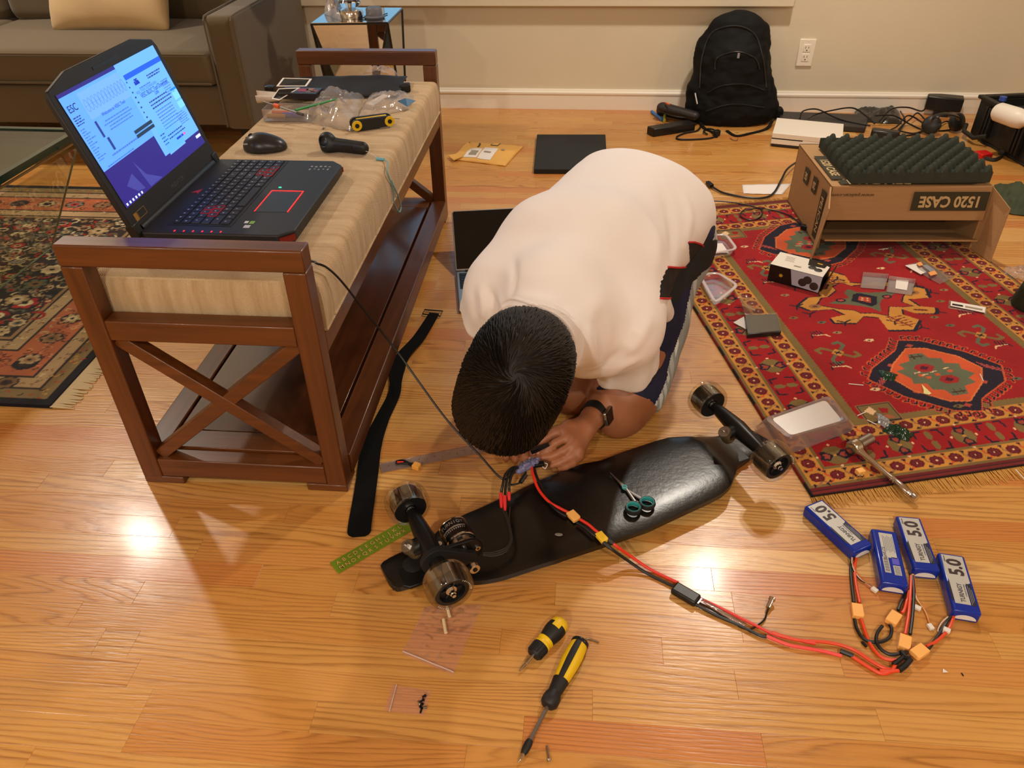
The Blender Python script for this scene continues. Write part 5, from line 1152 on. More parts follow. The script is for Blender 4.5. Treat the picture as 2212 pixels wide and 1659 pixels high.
# ratchet wrench with socket
t_ = thing('socket_wrench','chrome ratchet wrench with long socket lying across the rug edge','wrench',P(1910,1020,0))
hq = P(1846,966,.026); e_ = P(1980,1079,.014)
d = (e_-hq); L = d.length; d.normalize(); X,Y = frame_to(d); TM = Matrix(((X.x,Y.x,d.x,hq.x),(X.y,Y.y,d.y,hq.y),(X.z,Y.z,d.z,hq.z),(0,0,0,1)))
mb = MB(); mb.lathe([(.011,.004),(.0105,.016),(.0075,.030),(.0064,L*.55),(.0074,L*.60),(.0074,L*.62),(.0066,L*.625),(.0074,L*.63),(.0074,L*.66),(.0066,L*.665),(.0080,L*.68),(.0084,L*.86),(.0072,L*.875),(.0083,L*.885),(.0072,L*.90),(.0083,L*.91),(.0072,L*.925),(.0083,L*.935),(.0080,L*.99),(.0055,L)],20,TM); part('handle', mb, CHR, t_)
sd = (P(1886,942,.024)-P(1850,962,.024)).normalized()
mb = MB(); mb.cyl(hq-sd*.012,hq+sd*.011,.0185,n=28); part('ratchet_head', mb, CHR, t_, bevel=.004)
mb = MB(); mb.cyl(hq+sd*.008,hq+sd*.016,.0105,n=24); mb.cyl(hq+sd*.015,hq+sd*.056,.0140,n=24,caps=False); mb.lathe([(.0140,0),(.0105,0),(.0105,-.02)],24,Matrix.Translation(hq+sd*.056)@sd.to_track_quat('Z','Y').to_matrix().to_4x4(),cap=False); part('socket', mb, STEEL, t_)
# orange plug, wrappers, cable ties
mb = MB(); a_ = pang(1846,1022,1868,1016); mb.box(P(1858,1019,RZT+.0065),(.0185,.014,.012),RZ(a_)); op = solo('yellow_connector', mb, XT, 'loose orange connector half on the rug border by the wrench','connector',bevel=.0012)
mb = MB()
for k in (-1,1): mb.cyl(P(1857,1026,RZT+.0065)+Vector((.0042*k,-.002,0)),P(1857,1026,RZT+.0065)+Vector((.0042*k,-.0055,0)),.0026,n=10)
part('pin_socket', mb, CHR, op)
GB = M('green_foil',(22,52,34),.16,bump=.5,bs=60,bd=.004); 
crumple('foil_wrapper',[(1917,915),(1975,938),(1962,955),(1905,932)],RZT,.022,3.3,'dark green shiny foil wrapper lying near the tub',mat=GB,nu=26,nv=14,cat='wrapper',am=.5)
crumple('wrapper_end',[(1893,893),(1925,912),(1918,928),(1896,916)],RZT,.018,6.2,'silver torn end of the green foil wrapper',mat=M('silver_foil',(168,170,172),.28,metal=.5,bump=.4,bs=60,bd=.004),nu=18,nv=14,cat='wrapper',am=.4)
crumple('foil_wrapper',[(1896,798),(1940,810),(1930,824),(1908,820)],RZT,.012,9.2,'small dark green wrapper on the lower rug medallion',mat=GB,nu=18,nv=12,cat='wrapper',am=.4)
for k,(u0,v0,u1,v1,lab) in enumerate(((1833,829,1865,832,'thin white pin on the rug above the tub'),(2117,808,2124,823,'thin white pin at the right of the lower medallion'),(1852,898,1870,890,'short white pin at the rug corner square'),(1873,907,1893,917,'short white pin beside the silver wrapper end'),(1898,539,1918,537,'thin white pin just in front of the cardboard box'),(2194,1014,2212,1034,'thin white pin at the far right of the rug border'))):
    mb = MB(); z = RZT+.0016; mb.tube([P(u0,v0,z),P((u0+u1)/2,(v0+v1)/2,z),P(u1,v1,z)],.0012,6); solo('plastic_pin', mb, JST, lab,'pin')
mb = MB(); z = RZT+.001; mb.add([P(1991,830,z+.004),P(2012,850,z+.003),P(2006,853,z),P(1996,845,z)],[(0,1,2,3)]); mb.add([P(1995,840,z+.006),P(2004,841,z+.006),P(2003,852,z),P(1995,850,z)],[(0,1,2,3)]); o=solo('sticker_backing', mb, M('pale_yellow_paper',(214,208,140),.6), 'small pale yellow paper scrap on the lower medallion','scrap',smooth=False); o.modifiers.new('t','SOLIDIFY').thickness=.0006
# black blister case with hang card
t_ = thing('memory_card_case','open black blister case on the rug border','case',P(1648,705,RZT))
q = [P(u,v,RZT+.014) for u,v in ((1609,680),(1678,678),(1688,716),(1615,722))]; dn = Vector((0,0,-.014))
mb = MB(); mb.add(q+[p+dn for p in q],[(0,1,2,3),(7,6,5,4),(0,4,5,1),(1,5,6,2),(2,6,7,3),(3,7,4,0)]); part('tray', mb, M('dark_blister',(38,34,32),.25), t_, bevel=.002, recalc=True)
q2 = [p+Vector((0,0,.004)) for p in q]; mb = MB(); mb.add([p+(c-p)*.0 for p in q2 for c in [p]],[(0,1,2,3)]); part('clear_cover', mb, film('blister_film',haze=.01,gloss=.10,rough=.06,bump=.5,bs=30), t_, smooth=False)
cq = [P(u,v,z) for u,v,z in ((1609,680,RZT+.015),(1650,678,RZT+.015),(1640,650,.035),(1594,632,.04))]; mb = MB(); mb.add(cq,[(0,1,2,3)]); o=part('lid_flap', mb, film('flap_film',haze=.35,gloss=.8,rough=.15,bump=.5,dcol=(96,60,50)), t_, smooth=False)
mb = MB(); mb.add([P(1603,655,.03),P(1632,668,.026),P(1631,672,.024),P(1603,660,.028)],[(0,1,2,3)]); part('gold_print', mb, M('gold_print',(206,160,50),.4), t_, smooth=False)
mb = MB(); mb.add([P(1584,697,RZT+.004),P(1607,684,RZT+.006),P(1612,712,RZT+.002)],[(0,1,2)]); o=solo('card_insert', mb, M('grey_card',(196,190,182),.5), 'grey curved card corner poking from the black blister case','card',smooth=False); o.modifiers.new('t','SOLIDIFY').thickness=.001
# printed product box
z1 = .066; tq = [P(u,v,z1) for u,v in ((1690,546),(1802,573),(1772,598),(1660,569))]; up = Vector((0,0,-(z1-RZT)))
c = sum(tq,Vector())/4; t_ = thing('product_box','small white and black cardboard product box on the rug','box',(c.x,c.y,RZT))
ax = ((tq[1]-tq[0])+(tq[2]-tq[3])); W_ = ax.length/2; ay = ((tq[0]-tq[3])+(tq[1]-tq[2])); D_2 = ay.length/2; bb = basis((c.x,c.y,RZT),ax,ay); H_ = z1-RZT
BW = M('box_white',(226,220,206),.4); BK_ = M('box_black',(22,20,18),.35)
mb = MB(); mb.box((0,0,H_/2),(W_,D_2,H_)); mb.v=[tuple(bb@Vector(v)) for v in mb.v]; bx_ = part('carton', mb, BK_, t_, bevel=.001)
def bq2(name,pts,mat,off=.0006,par=None,smooth=False):
    mb = MB(); mb.add([bb@Vector(p) for p in pts],[tuple(range(len(pts)))]); return part(name, mb, mat, par or bx_, smooth=smooth)
w2,d2_,e = W_/2,D_2/2,.0008
bq2('top_print',[(-w2,-d2_,H_+e),(w2,-d2_,H_+e),(w2,d2_*.55,H_+e),(w2*.35,d2_,H_+e),(-w2,d2_,H_+e)],BW); bq2('top_dark_print',[(w2*.25,d2_*.1,H_+2*e),(w2*.86,d2_*.2,H_+2*e),(w2*.9,d2_,H_+2*e),(w2*.15,d2_,H_+2*e)],BK_)
bq2('front_print',[(-w2*.05,-d2_-e,H_*.12),(w2*.97,-d2_-e,H_*.05),(w2,-d2_-e,H_),(-w2*.2,-d2_-e,H_)],M('box_blue_white',(176,182,200),.4))
FB = Matrix(((1,0,0,0),(0,0,-1,-d2_),(0,1,0,0),(0,0,0,1)))
for k,(x,y) in enumerate(((.34,.62),(.26,.42),(.48,.36))):
    mb = MB(); mb.lathe([(0,.0016),(.009,.0016),(.0125,.0012),(.0135,0)],20,bb@FB@Matrix.Translation((w2*x*2-.016,H_*y,.001))); part('printed_wheel', mb, M('print_dark_grey',(52,46,42),.5), bx_)
for k,(x,y) in enumerate(((.45,-.1),(.7,-.25))):
    mb = MB(); mb.lathe([(0,.0008),(.011,.0008),(.0125,0)],20,bb@Matrix.Translation((w2*x,d2_*y,H_+.001))); part('printed_wheel', mb, M('print_dark_grey'), bx_)
mb = MB(); mb.prism([(.008*math.cos(k*math.pi/7)*(1 if k%2 else .45),.008*math.sin(k*math.pi/7)*(1 if k%2 else .45)) for k in range(14)],0,.0006,bb@FB@Matrix.Translation((-w2*.52,H_*.5,.001))); part('gold_emblem', mb, M('gold_print'), bx_)
mb = MB(); mb.box((w2*.62,d2_*.62,H_+.002),(.016,.006,.0004)); mb.v=[tuple(bb@Vector(v)) for v in mb.v]; part('gold_emblem', mb, M('gold_print'), bx_)
mb = MB()
for k in range(5): mb.box((-w2*.5+.001*k,d2_*(.6-.3*k*.5),H_+.0012),(.030-.004*(k%2),.0012,.0003))
mb.box((-w2*.05,-d2_*.45,H_+.0012),(.022,.008,.0003)); mb.v=[tuple(bb@Vector(v)) for v in mb.v]; part('fine_print', mb, M('print_grey',(150,140,118),.5), bx_)
for sx in (1,): mb = MB(); mb.box((w2+.008,d2_*.2,H_*.5),(.003,D_2*.9,H_*.95),Matrix.Rotation(rad(14),3,'Y')); mb.v=[tuple(bb@Vector(v)) for v in mb.v]; part('end_flap', mb, BK_, t_)
# hinged clear pill box
CB = film('clear_case',haze=.28,gloss=.7,rough=.2,bump=.1,dcol=(220,208,204))
t_ = thing('hinged_case','small clear hinged case lying open beside the product box','case',P(1920,605,RZT))
for q in ([(1866,588),(1919,592),(1912,617),(1861,613)],[(1922,596),(1977,603),(1971,629),(1917,622)]):
    tp_ = [P(u,v,RZT+.014) for u,v in q]; mb = MB(); bt = [p-Vector((0,0,.014)) for p in tp_]; mb.add(tp_+bt,[(4,5,6,7),(0,4,5,1),(1,5,6,2),(2,6,7,3),(3,7,4,0)]); o=part('half_shell', mb, CB, t_, smooth=False); m_=o.modifiers.new('t','SOLIDIFY'); m_.thickness=.0014
mb = MB(); mb.add([P(u,v,RZT+.003) for u,v in ((1936,604),(1963,606),(1959,627),(1934,623))],[(0,1,2,3)]); part('white_insert', mb, M('white_paper'), t_, smooth=False)
# clear pouch with white and orange contents
t_ = thing('clear_pouch','clear plastic pouch with white strips and orange tabs on the rug','bag',P(2005,592,RZT))
q = [P(u,v,RZT+.003) for u,v in ((1955,572),(1992,564),(2062,598),(2030,614))]; mb = MB()
mb.grid(lambda u,v: tuple(((q[0]*(1-u)+q[3]*u)*(1-v)+(q[1]*(1-u)+q[2]*u)*v)+Vector((0,0,.010*math.sin(math.pi*u)*math.sin(math.pi*v)+.002*noise.noise(Vector((u*6,v*6,2)))))),16,12); part('film', mb, film('pouch_film',haze=.22,gloss=.8,rough=.15,bump=.6,dcol=(190,180,176)), t_)
def flat(name,uvs,z,mat,par,lab=None):
    mb = MB(); mb.add([P(u,v,z) for u,v in uvs],[tuple(range(len(uvs)))]); o = part(name, mb, mat, par, smooth=False); m_=o.modifiers.new('t','SOLIDIFY'); m_.thickness=.0012; return o
flat('white_strips',[(1955,574),(1981,570),(2001,588),(1989,593)],RZT+.006,M('white_paper'),t_); flat('orange_tab',[(1980,569),(1989,566),(1994,573),(1985,575)],RZT+.013,M('orange_tab',(236,160,92),.5),t_); flat('orange_tab',[(2005,589),(2019,585),(2025,592),(2010,596)],RZT+.014,M('orange_tab'),t_)
flat('dark_strip',[(1992,574),(2002,572),(2020,584),(2010,588)],RZT+.012,M('grey_print'),t_)
# label strip in its sleeve
t_ = thing('label_strip','narrow white printed label in a clear sleeve at the right of the rug','label',P(2090,662,RZT))
mb = MB(); mb.add([P(u,v,RZT+.002) for u,v in ((2050,648),(2132,664),(2130,678),(2048,666))],[(0,1,2,3)]); part('sleeve', mb, film('sleeve_clear',haze=.25,gloss=.7,dcol=(170,150,150)), t_, smooth=False)
flat('paper_label',[(2054,651),(2129,664),(2127,676),(2053,661)],RZT+.004,M('white_paper'),t_); flat('printed_wire',[(2057,656),(2080,660),(2080,663),(2057,659)],RZT+.0052,BK_,t_); flat('printed_text',[(2085,661),(2122,668),(2122,671),(2085,664)],RZT+.0052,M('print_grey'),t_)
# two clear tub lids beside the person
LIDM = film('lid_clear',haze=.20,gloss=.3,rough=.15,bump=.1,dcol=(230,216,212)); LIDR = film('lid_rim',haze=.55,gloss=.4,rough=.2,bump=.05,dcol=(232,218,214))
for q,lab in (([(1500,512),(1568,506),(1592,538),(1510,552)],'clear plastic tub lid with a white slip inside, farther from the camera'),([(1512,596),(1548,588),(1594,616),(1545,654)],'clear plastic tub lid nearer the camera beside the shorts')):
    z = RZT+.020; t_ = thing('tub_lid',lab,'lid',sum([P(u,v,RZT) for u,v in q],Vector())/4)
    tq = loopq([P(u,v,z) for u,v in q],.025); bq = [p*.9+sum(tq,Vector())/len(tq)*.1-Vector((0,0,.0)) for p in tq]; bq = [Vector((p.x,p.y,RZT+.001)) for p in bq]; n_ = len(tq)
    mb = MB(); mb.add(tq+bq,[(k,(k+1)%n_,n_+(k+1)%n_,n_+k) for k in range(n_)]+[tuple(range(n_,2*n_))]); part('tray', mb, LIDM, t_, smooth=False)
    mb = MB(); mb.tube(tq,.004,8,closed=True,sq=(1.3,.8)); part('rim', mb, LIDR, t_)
    if 'slip' in lab: flat('white_slip',[(1537,527),(1560,526),(1574,546),(1532,548)],RZT+.006,M('white_paper'),t_)
# ================================================================ RUGS (woven design as colour on the pile, cell by cell)
class Paint:
    def __init__(s,w,h,cell,base):
        s.nx,s.ny = int(round(w/cell))+1,int(round(h/cell))+1; s.w,s.h = w,h
        s.A,s.B = np.meshgrid(np.linspace(0,w,s.nx),np.linspace(0,h,s.ny)); s.C = np.zeros((s.ny,s.nx,3),np.float32); s.C[:] = srgb(base)[:3]; s.cx = s.nx/w; s.cy = s.ny/h
    def win(s,a0,b0,a1,b1):
        i0,i1 = max(int(a0*s.cx)-1,0),min(int(a1*s.cx)+2,s.nx); j0,j1 = max(int(b0*s.cy)-1,0),min(int(b1*s.cy)+2,s.ny); return slice(j0,max(j1,j0)),slice(i0,max(i1,i0))
    def poly(s,pts,col):
        p = np.array(pts); sl = s.win(p[:,0].min(),p[:,1].min(),p[:,0].max(),p[:,1].max()); x,y = s.A[sl],s.B[sl]
        if x.size==0: return
        m = np.zeros(x.shape,bool)
        for i in range(len(p)):
            (x0,y0),(x1,y1) = p[i],p[(i+1)%len(p)]
            if y0==y1: continue
            c = (y0>y)!=(y1>y); m ^= c&(x<(x1-x0)*(y-y0)/(y1-y0)+x0)
        s.C[sl][m] = srgb(col)[:3]
    def line(s,pts,w,col):
        for (x0,y0),(x1,y1) in zip(pts[:-1],pts[1:]):
            sl = s.win(min(x0,x1)-w,min(y0,y1)-w,max(x0,x1)+w,max(y0,y1)+w); x,y = s.A[sl],s.B[sl]
            if x.size==0: continue
            L = max((x1-x0)**2+(y1-y0)**2,1e-9); t = np.clip(((x-x0)*(x1-x0)+(y-y0)*(y1-y0))/L,0,1); s.C[sl][(x-x0-t*(x1-x0))**2+(y-y0-t*(y1-y0))**2<(w/2)**2] = srgb(col)[:3]
    def ell(s,a,b,ra,rb,col,rot=0.):
        r = max(ra,rb); sl = s.win(a-r,b-r,a+r,b+r); x,y = s.A[sl]-a,s.B[sl]-b
        if x.size==0: return
        c,n = math.cos(rot),math.sin(rot); s.C[sl][((x*c+y*n)/ra)**2+((y*c-x*n)/rb)**2<1] = srgb(col)[:3]
def rug_mesh(pt, O2, e1, e2, z, thick, name, mat, parent):
    rngp = np.random.RandomState(1); h = z+rngp.uniform(-.0004,.0004,pt.A.shape)
    v = np.stack([O2[0]+pt.A*e1[0]+pt.B*e2[0], O2[1]+pt.A*e1[1]+pt.B*e2[1], h],-1).reshape(-1,3)
    nx,ny = pt.nx,pt.ny; i,j = np.meshgrid(np.arange(nx-1),np.arange(ny-1)); a = (j*nx+i).ravel(); f = np.stack([a,a+1,a+nx+1,a+nx],1)
    rim = list(range(nx))+[k*nx+nx-1 for k in range(1,ny)]+[(ny-1)*nx+k for k in range(nx-2,-1,-1)]+[k*nx for k in range(ny-2,0,-1)]
    lo = v[rim].copy(); lo[:,2] = z-thick; n0 = len(v); v = np.concatenate([v,lo]); R_ = len(rim)
    sf = np.array([[rim[(k+1)%R_],rim[k],n0+k,n0+(k+1)%R_] for k in range(R_)]); f = np.concatenate([f,sf])
    cen = v[:n0].mean(0); MWi = MW[parent.name].inverted(); 
    me = bpy.data.meshes.new(name); me.vertices.add(len(v)); me.vertices.foreach_set('co',v.astype(np.float32).ravel()); me.loops.add(f.size); me.loops.foreach_set('vertex_index',f.astype(np.int32).ravel()); me.polygons.add(len(f)); me.polygons.foreach_set('loop_start',np.arange(0,f.size,4,dtype=np.int32)); me.update(calc_edges=True)
    cl = np.concatenate([pt.C.reshape(-1,3),pt.C.reshape(-1,3)[rim]*.8]); cl = np.concatenate([cl,np.ones((len(cl),1))],1)
    at = me.color_attributes.new('col','FLOAT_COLOR','POINT'); at.data.foreach_set('color',cl.astype(np.float32).ravel()); me.materials.append(mat); me.transform(MWi)
    return link(name, me, parent)
def pile(name, n2s=7.):
    t = NT(name); c = t.n('Attribute',_attribute_name='col').outputs['Color']; n1 = t.noise(t.obj(),900.,2.); n2 = t.noise(t.obj(),n2s,3.)
    c = t.mix(1.,c,t.ramp(n2,[(.3,(.85,)*3+(1,)),(.7,(1.15,)*3+(1,))]),'MULTIPLY'); c = t.mix(.5,c,t.mix(1.,c,t.ramp(n1,[(.3,(.6,)*3+(1,)),(.7,(1.4,)*3+(1,))]),'MULTIPLY'))
    t.link(c,'Base Color'); t.b.inputs['Roughness'].default_value = .95; t.b.inputs['Specular IOR Level'].default_value = .1; t.b.inputs['Sheen Weight'].default_value = .1; t.bump(n1,.5,.002); return t.m
RO2 = P(1755,1072,.008); ra1,ra2 = rad(15.2),rad(12.3)
E1 = (math.cos(ra1),math.sin(ra1)); E2 = (-math.sin(ra2),math.cos(ra2)); RW,RH = 1.062,1.512
CR_,CY_,CO_,CN_,COR,CTE,CM_,CCR,CLB = (150,17,21),(194,134,56),(120,98,54),(26,20,38),(196,82,42),(92,98,74),(92,18,26),(226,186,140),(150,104,62)
pt = Paint(RW,RH,.0027,CR_)
def dist():
    d1 = np.minimum(pt.A,RW-pt.A); d2 = (np.minimum(pt.B,RH-pt.B)-.020)*1.12; return np.minimum(d1,d2),d1,d2
D,D1,D2 = dist(); zig = .0035*np.abs(((np.where(D1<D2,pt.B,pt.A)/.012)%1)*2-1)
for lim,col in ((.207+.026,CO_),(.207,CY_),(.158,CO_),(.153,CR_),(.070,CO_),(.0615,CY_),(.0125,CO_)):
    m = (D+(zig if lim>.22 else 0))<lim; pt.C[m] = srgb(col)[:3]
E_ = np.minimum(pt.B,RH-pt.B)
for lim,col in ((.022,(104,28,30)),(.015,(40,22,26)),(.011,(116,34,34)),(.004,(40,24,20))): pt.C[E_<lim] = srgb(col)[:3]
pt.C[(D1<.004)&(((pt.B*9)%1)<.4)] = srgb((30,22,24))[:3]; pt.C[(D1<.004)&(((pt.B*9)%1)>=.4)] = srgb((116,30,26))[:3]
def flower(a,b,r,rot):
    pt.ell(a,b,r*1.18,r*1.0,CM_,0)
    for k in range(6):
        t_ = rot+k*math.pi/3; pt.ell(a+r*.72*math.cos(t_),b+r*.62*math.sin(t_),r*.50,r*.46,CM_)
    for k in range(6):
        t_ = rot+k*math.pi/3; pt.ell(a+r*.66*math.cos(t_),b+r*.56*math.sin(t_),r*.26,r*.22,(116,30,34))
    pt.ell(a,b,r*.17,r*.17,CCR)
def fband(off,n_v,n_h):
    # flowers along the four sides at the given inset
    oe = .020+off/1.12
    def deco(a,b,va,vb,s,k):
        # scroll and small dark triangles between the flowers
        na,nb = -vb,va; g = .019
        pt.line([(a-va*s*.5-na*g,b-vb*s*.5-nb*g),(a-va*s*.2-na*g*.4,b-vb*s*.2-nb*g*.4),(a-va*s*.5+na*g*.2,b-vb*s*.5+nb*g*.2),(a-va*s*.5+na*g,b-vb*s*.5+nb*g)],.0055,COR if k%2 else CLB)
        for sg in (-1,1):
            c = (a-va*s*.5+na*sg*g*1.0, b-vb*s*.5+nb*sg*g*1.0); pt.poly([(c[0]-va*.007,c[1]-vb*.007),(c[0]+va*.007,c[1]+vb*.007),(c[0]-na*sg*.008,c[1]-nb*sg*.008)],CN_)
    for side in (0,1):
        a = off if side==0 else RW-off
        for k in range(n_v):
            b = oe+(RH-2*oe)*k/(n_v-1); deco(a,b,0,1,(RH-2*oe)/(n_v-1),k)
        for k in range(n_v): flower(a,oe+(RH-2*oe)*k/(n_v-1),.0145,.3*k)
    for side in (0,1):
        b = oe if side==0 else RH-oe
        for k in range(1,n_h-1): deco(off+(RW-2*off)*k/(n_h-1),b,1,0,(RW-2*off)/(n_h-1),k)
        for k in range(1,n_h-1): flower(off+(RW-2*off)*k/(n_h-1),b,.0145,.4*k)
fband(.0365,31,21); fband(.1825,25,15)
def xmotif(a,b,va,vb,s=1.):
    na,nb = -vb,va
    f = lambda x,y: (a+na*x*s+va*y*s, b+nb*x*s+vb*y*s)
    pt.poly([f(-.030,.014),f(-.012,.030),f(.012,.030),f(.030,.014),f(.030,-.014),f(.012,-.030),f(-.012,-.030),f(-.030,-.014)],CO_)
    for sg in (-1,1):
        pt.poly([f(sg*.003,0),f(sg*.022,.016),f(sg*.036,.014),f(sg*.034,.004),f(sg*.040,-.010),f(sg*.020,-.017)],CN_)
        pt.poly([f(sg*.010,0),f(sg*.022,.009),f(sg*.029,.007),f(sg*.026,.0),f(sg*.030,-.006),f(sg*.019,-.010)],(150,62,46))
        pt.ell(*f(0,sg*.036),.0035,.0035,CCR); pt.ell(*f(sg*.045,0),.004,.003,CCR)
    pt.ell(*f(0,0),.005,.0035,CY_)
def brack(a,b,va,vb):
    na,nb = -vb,va; f = lambda x,y: (a+na*x+va*y, b+nb*x+vb*y)
    for sg in (-1,1):
        for q in (-1,1): pt.line([f(sg*.012,q*.030+q*.006),f(sg*.034,q*.030+q*.002),f(sg*.034,q*.016)],.0055,CN_)
    for x in (-.018,.016): pt.poly([f(x-.016,.0),f(x-.006,.008),f(x+.012,.009),f(x+.018,0),f(x+.010,-.008),f(x-.008,-.008)],CO_)
for side in (0,1):
    a = .111 if side==0 else RW-.111
    for k in range(8):
        b = .115+k*.1831; 
        if .1<b<RH-.1: xmotif(a,b,0,1)
        if k<7: brack(a,b+.0915,0,1)
    b = .119 if side==0 else RH-.119
    for k in range(1,5):
        xmotif(.111+k*.168,b,1,0,.92)
    for k in range(5): brack(.111+(k+.5)*.168,b,1,0)
def field(ca,cb,flip):
    # navy hooked medallion
    S = lambda x,y: (ca+x, cb+y*flip)
    hexo = [(-.190,.012),(-.155,.055),(-.05,.120),(-.015,.165),(.045,.150),(.135,.075),(.190,.0),(.155,-.065),(.05,-.120),(.02,-.165),(-.045,-.150),(-.135,-.075)]
    for i in range(len(hexo)):
        p,q = hexo[i],hexo[(i+1)%len(hexo)]; L = math.hypot(q[0]-p[0],q[1]-p[1]); nn = max(int(L/.019),1); na,nb = (q[1]-p[1])/L,-(q[0]-p[0])/L
        for k in range(nn):
            t_ = (k+.5)/nn; x,y = p[0]+(q[0]-p[0])*t_,p[1]+(q[1]-p[1])*t_
            if x*na+y*nb<0: na,nb = -na,-nb
            tx,ty = (q[0]-p[0])/L,(q[1]-p[1])/L
            pt.line([S(x,y),S(x+na*.020,y+nb*.020),S(x+na*.023+tx*.010,y+nb*.023+ty*.010)],.0095,COR); pt.line([S(x,y),S(x+na*.019,y+nb*.019),S(x+na*.022+tx*.009,y+nb*.022+ty*.009)],.0052,CN_)
    pt.poly([S(x*1.03,y*1.03) for x,y in hexo],COR); pt.poly([S(*p) for p in hexo],CN_)
    for i,p in enumerate(hexo):
        if i in (0,6):
            sg = -1 if i==0 else 1
            for k in range(5): pt.line([S(sg*(.135+.010*k),.020-.008*k*1.0+.006),S(sg*(.150+.008*k),-.004-.006*k)],.004,(170,70,66))
    for x,y in ((-.10,.058),(.10,-.058),(-.095,-.062),(.09,.066),(.0,.135),(.0,-.138)): pt.poly([S(x-.012,y),S(x,y+.009),S(x+.013,y),S(x,y-.009)],(170,66,48))
    inn = [(-.128,.012),(-.09,.060),(-.015,.122),(.035,.112),(.10,.06),(.130,.0),(.09,-.06),(.015,-.122),(-.035,-.112),(-.10,-.055)]
    pt.poly([S(x*1.04,y*1.04) for x,y in inn],(206,112,60)); pt.poly([S(*p) for p in inn],COR)
    grn = [(-.10,.03),(-.072,.036),(-.078,.058),(-.04,.066),(-.028,.096),(.014,.096),(.02,.07),(.052,.062),(.048,.04),(.085,.03),(.078,.008),(.10,-.02),(.072,-.034),(.08,-.055),(.04,-.064),(.03,-.096),(-.014,-.096),(-.02,-.07),(-.05,-.062),(-.05,-.036),(-.085,-.03),(-.078,-.008)]
    pt.poly([S(*p) for p in grn],CTE)
    for x,y in ((-.018,.030),(.018,-.030)): pt.poly([S(x-.030,y),S(x-.014,y+.018),S(x+.016,y+.018),S(x+.030,y),S(x+.014,y-.018),S(x-.016,y-.018)],(150,34,32)); pt.poly([S(x-.014,y-.002),S(x-.002,y+.010),S(x+.014,y),S(x,y-.010)],(70,16,40))
    for x,y in ((-.045,.0),(.042,.004),(.0,-.004),(-.03,-.012)): pt.ell(*S(x,y),.008,.006,COR); pt.line([S(x-.012,y+.012),S(x+.004,y+.015)],.0035,CCR)
    for x,y in ((-.01,.082),(.012,-.082)): pt.line([S(x-.018,y),S(x+.018,y)],.005,(66,44,32)); pt.line([S(x-.010,y-.010),S(x-.010,y+.010)],.004,(66,44,32)); pt.line([S(x+.010,y-.008),S(x+.010,y+.010)],.004,(66,44,32))
CA,CB = RW/2,RH/2
field(CA-.004,.362,1); field(CA+.004,RH-.362,-1)
# central yellow star
S = lambda x,y: (CA+x,CB+y)
star = [(-.215,.006),(-.165,.044),(-.120,.044),(-.122,.080),(-.085,.082),(-.064,.108),(-.10,.128),(-.096,.168),(-.020,.185),(.012,.150),(.006,.104),(.050,.088),(.085,.100),(.150,.072),(.215,.022),(.196,-.030),(.130,-.026),(.140,-.070),(.182,-.086),(.165,-.118),(.106,-.104),(.080,-.074),(.066,-.102),(.098,-.140),(.052,-.186),(-.020,-.172),(-.012,-.104),(-.05,-.088),(-.09,-.120),(-.150,-.106),(-.150,-.078),(-.10,-.070),(-.12,-.034),(-.19,-.028)]
pt.poly([S(x*1.055,y*1.055) for x,y in star],CN_); pt.poly([S(*p) for p in star],CY_)
inn = [(-.155,.0),(-.122,.034),(-.10,.036),(-.06,.066),(-.06,.09),(-.024,.110),(.0,.082),(.03,.084),(.10,.062),(.150,.018),(.122,-.006),(.10,-.036),(.12,-.062),(.09,-.064),(.05,-.052),(.02,-.10),(-.01,-.078),(-.05,-.070),(-.06,-.052),(-.10,-.036)]
pt.poly([S(x*1.05,y*1.05) for x,y in inn],CN_); pt.poly([S(*p) for p in inn],(158,26,28))
pt.poly([S(*p) for p in [(-.12,.0),(-.07,.018),(-.045,.016),(-.042,.05),(-.02,.07),(.0,.046),(.04,.034),(.09,.030),(.12,.02),(.08,.0),(.05,-.012),(.03,-.036),(.012,-.078),(-.006,-.05),(-.03,-.034),(-.06,-.020)]],CTE)
pt.poly([S(*p) for p in [(-.045,.0),(-.02,.036),(.0,.04),(.045,.008),(.022,-.034),(.0,-.042)]],CN_); pt.poly([S(*p) for p in [(-.022,.0),(-.008,.022),(.022,.006),(.008,-.024)]],(176,70,44))
for x,y in ((-.004,.008),(.006,-.006),(-.010,-.002),(.010,.004)): pt.ell(*S(x,y),.0035,.003,CCR)
for sg in (-1,1): pt.ell(*S(sg*.075,sg*-.004+.006),.016,.011,CN_); pt.ell(*S(sg*.075,sg*-.004+.006),.010,.006,(176,66,60))
for sg in (-1,1):
    pt.line([S(.03*sg-.01,sg*-.106),S(.056*sg,sg*-.168)],.006,(120,34,30))
    for k in range(5):
        y = sg*-(.112+.012*k); x = .032*sg+k*.004*sg; pt.line([S(x-.022,y+.004*sg),S(x,y)],.004,(120,34,30)); pt.line([S(x+.028,y+.004*sg),S(x+.004,y)],.004,(120,34,30))
    pt.ell(*S(sg*.168,sg*.008),.020,.012,CLB); pt.ell(*S(sg*.168,sg*.008),.008,.005,(90,56,30)); pt.line([S(sg*.118,sg*-.086),S(sg*.150,sg*-.095)],.008,CM_)
    for x,y in ((.18,.036),(.20,-.012),(.10,.10),(.158,-.12),(-.045,.125),(.06,-.19)):
        pt.line([S(sg*x,sg*y),S(sg*(x+.022),sg*(y+.010)),S(sg*(x+.04),sg*(y-.002))],.0055,CN_); pt.line([S(sg*(x+.022),sg*(y+.010)),S(sg*(x+.030),sg*(y+.026))],.005,CN_)
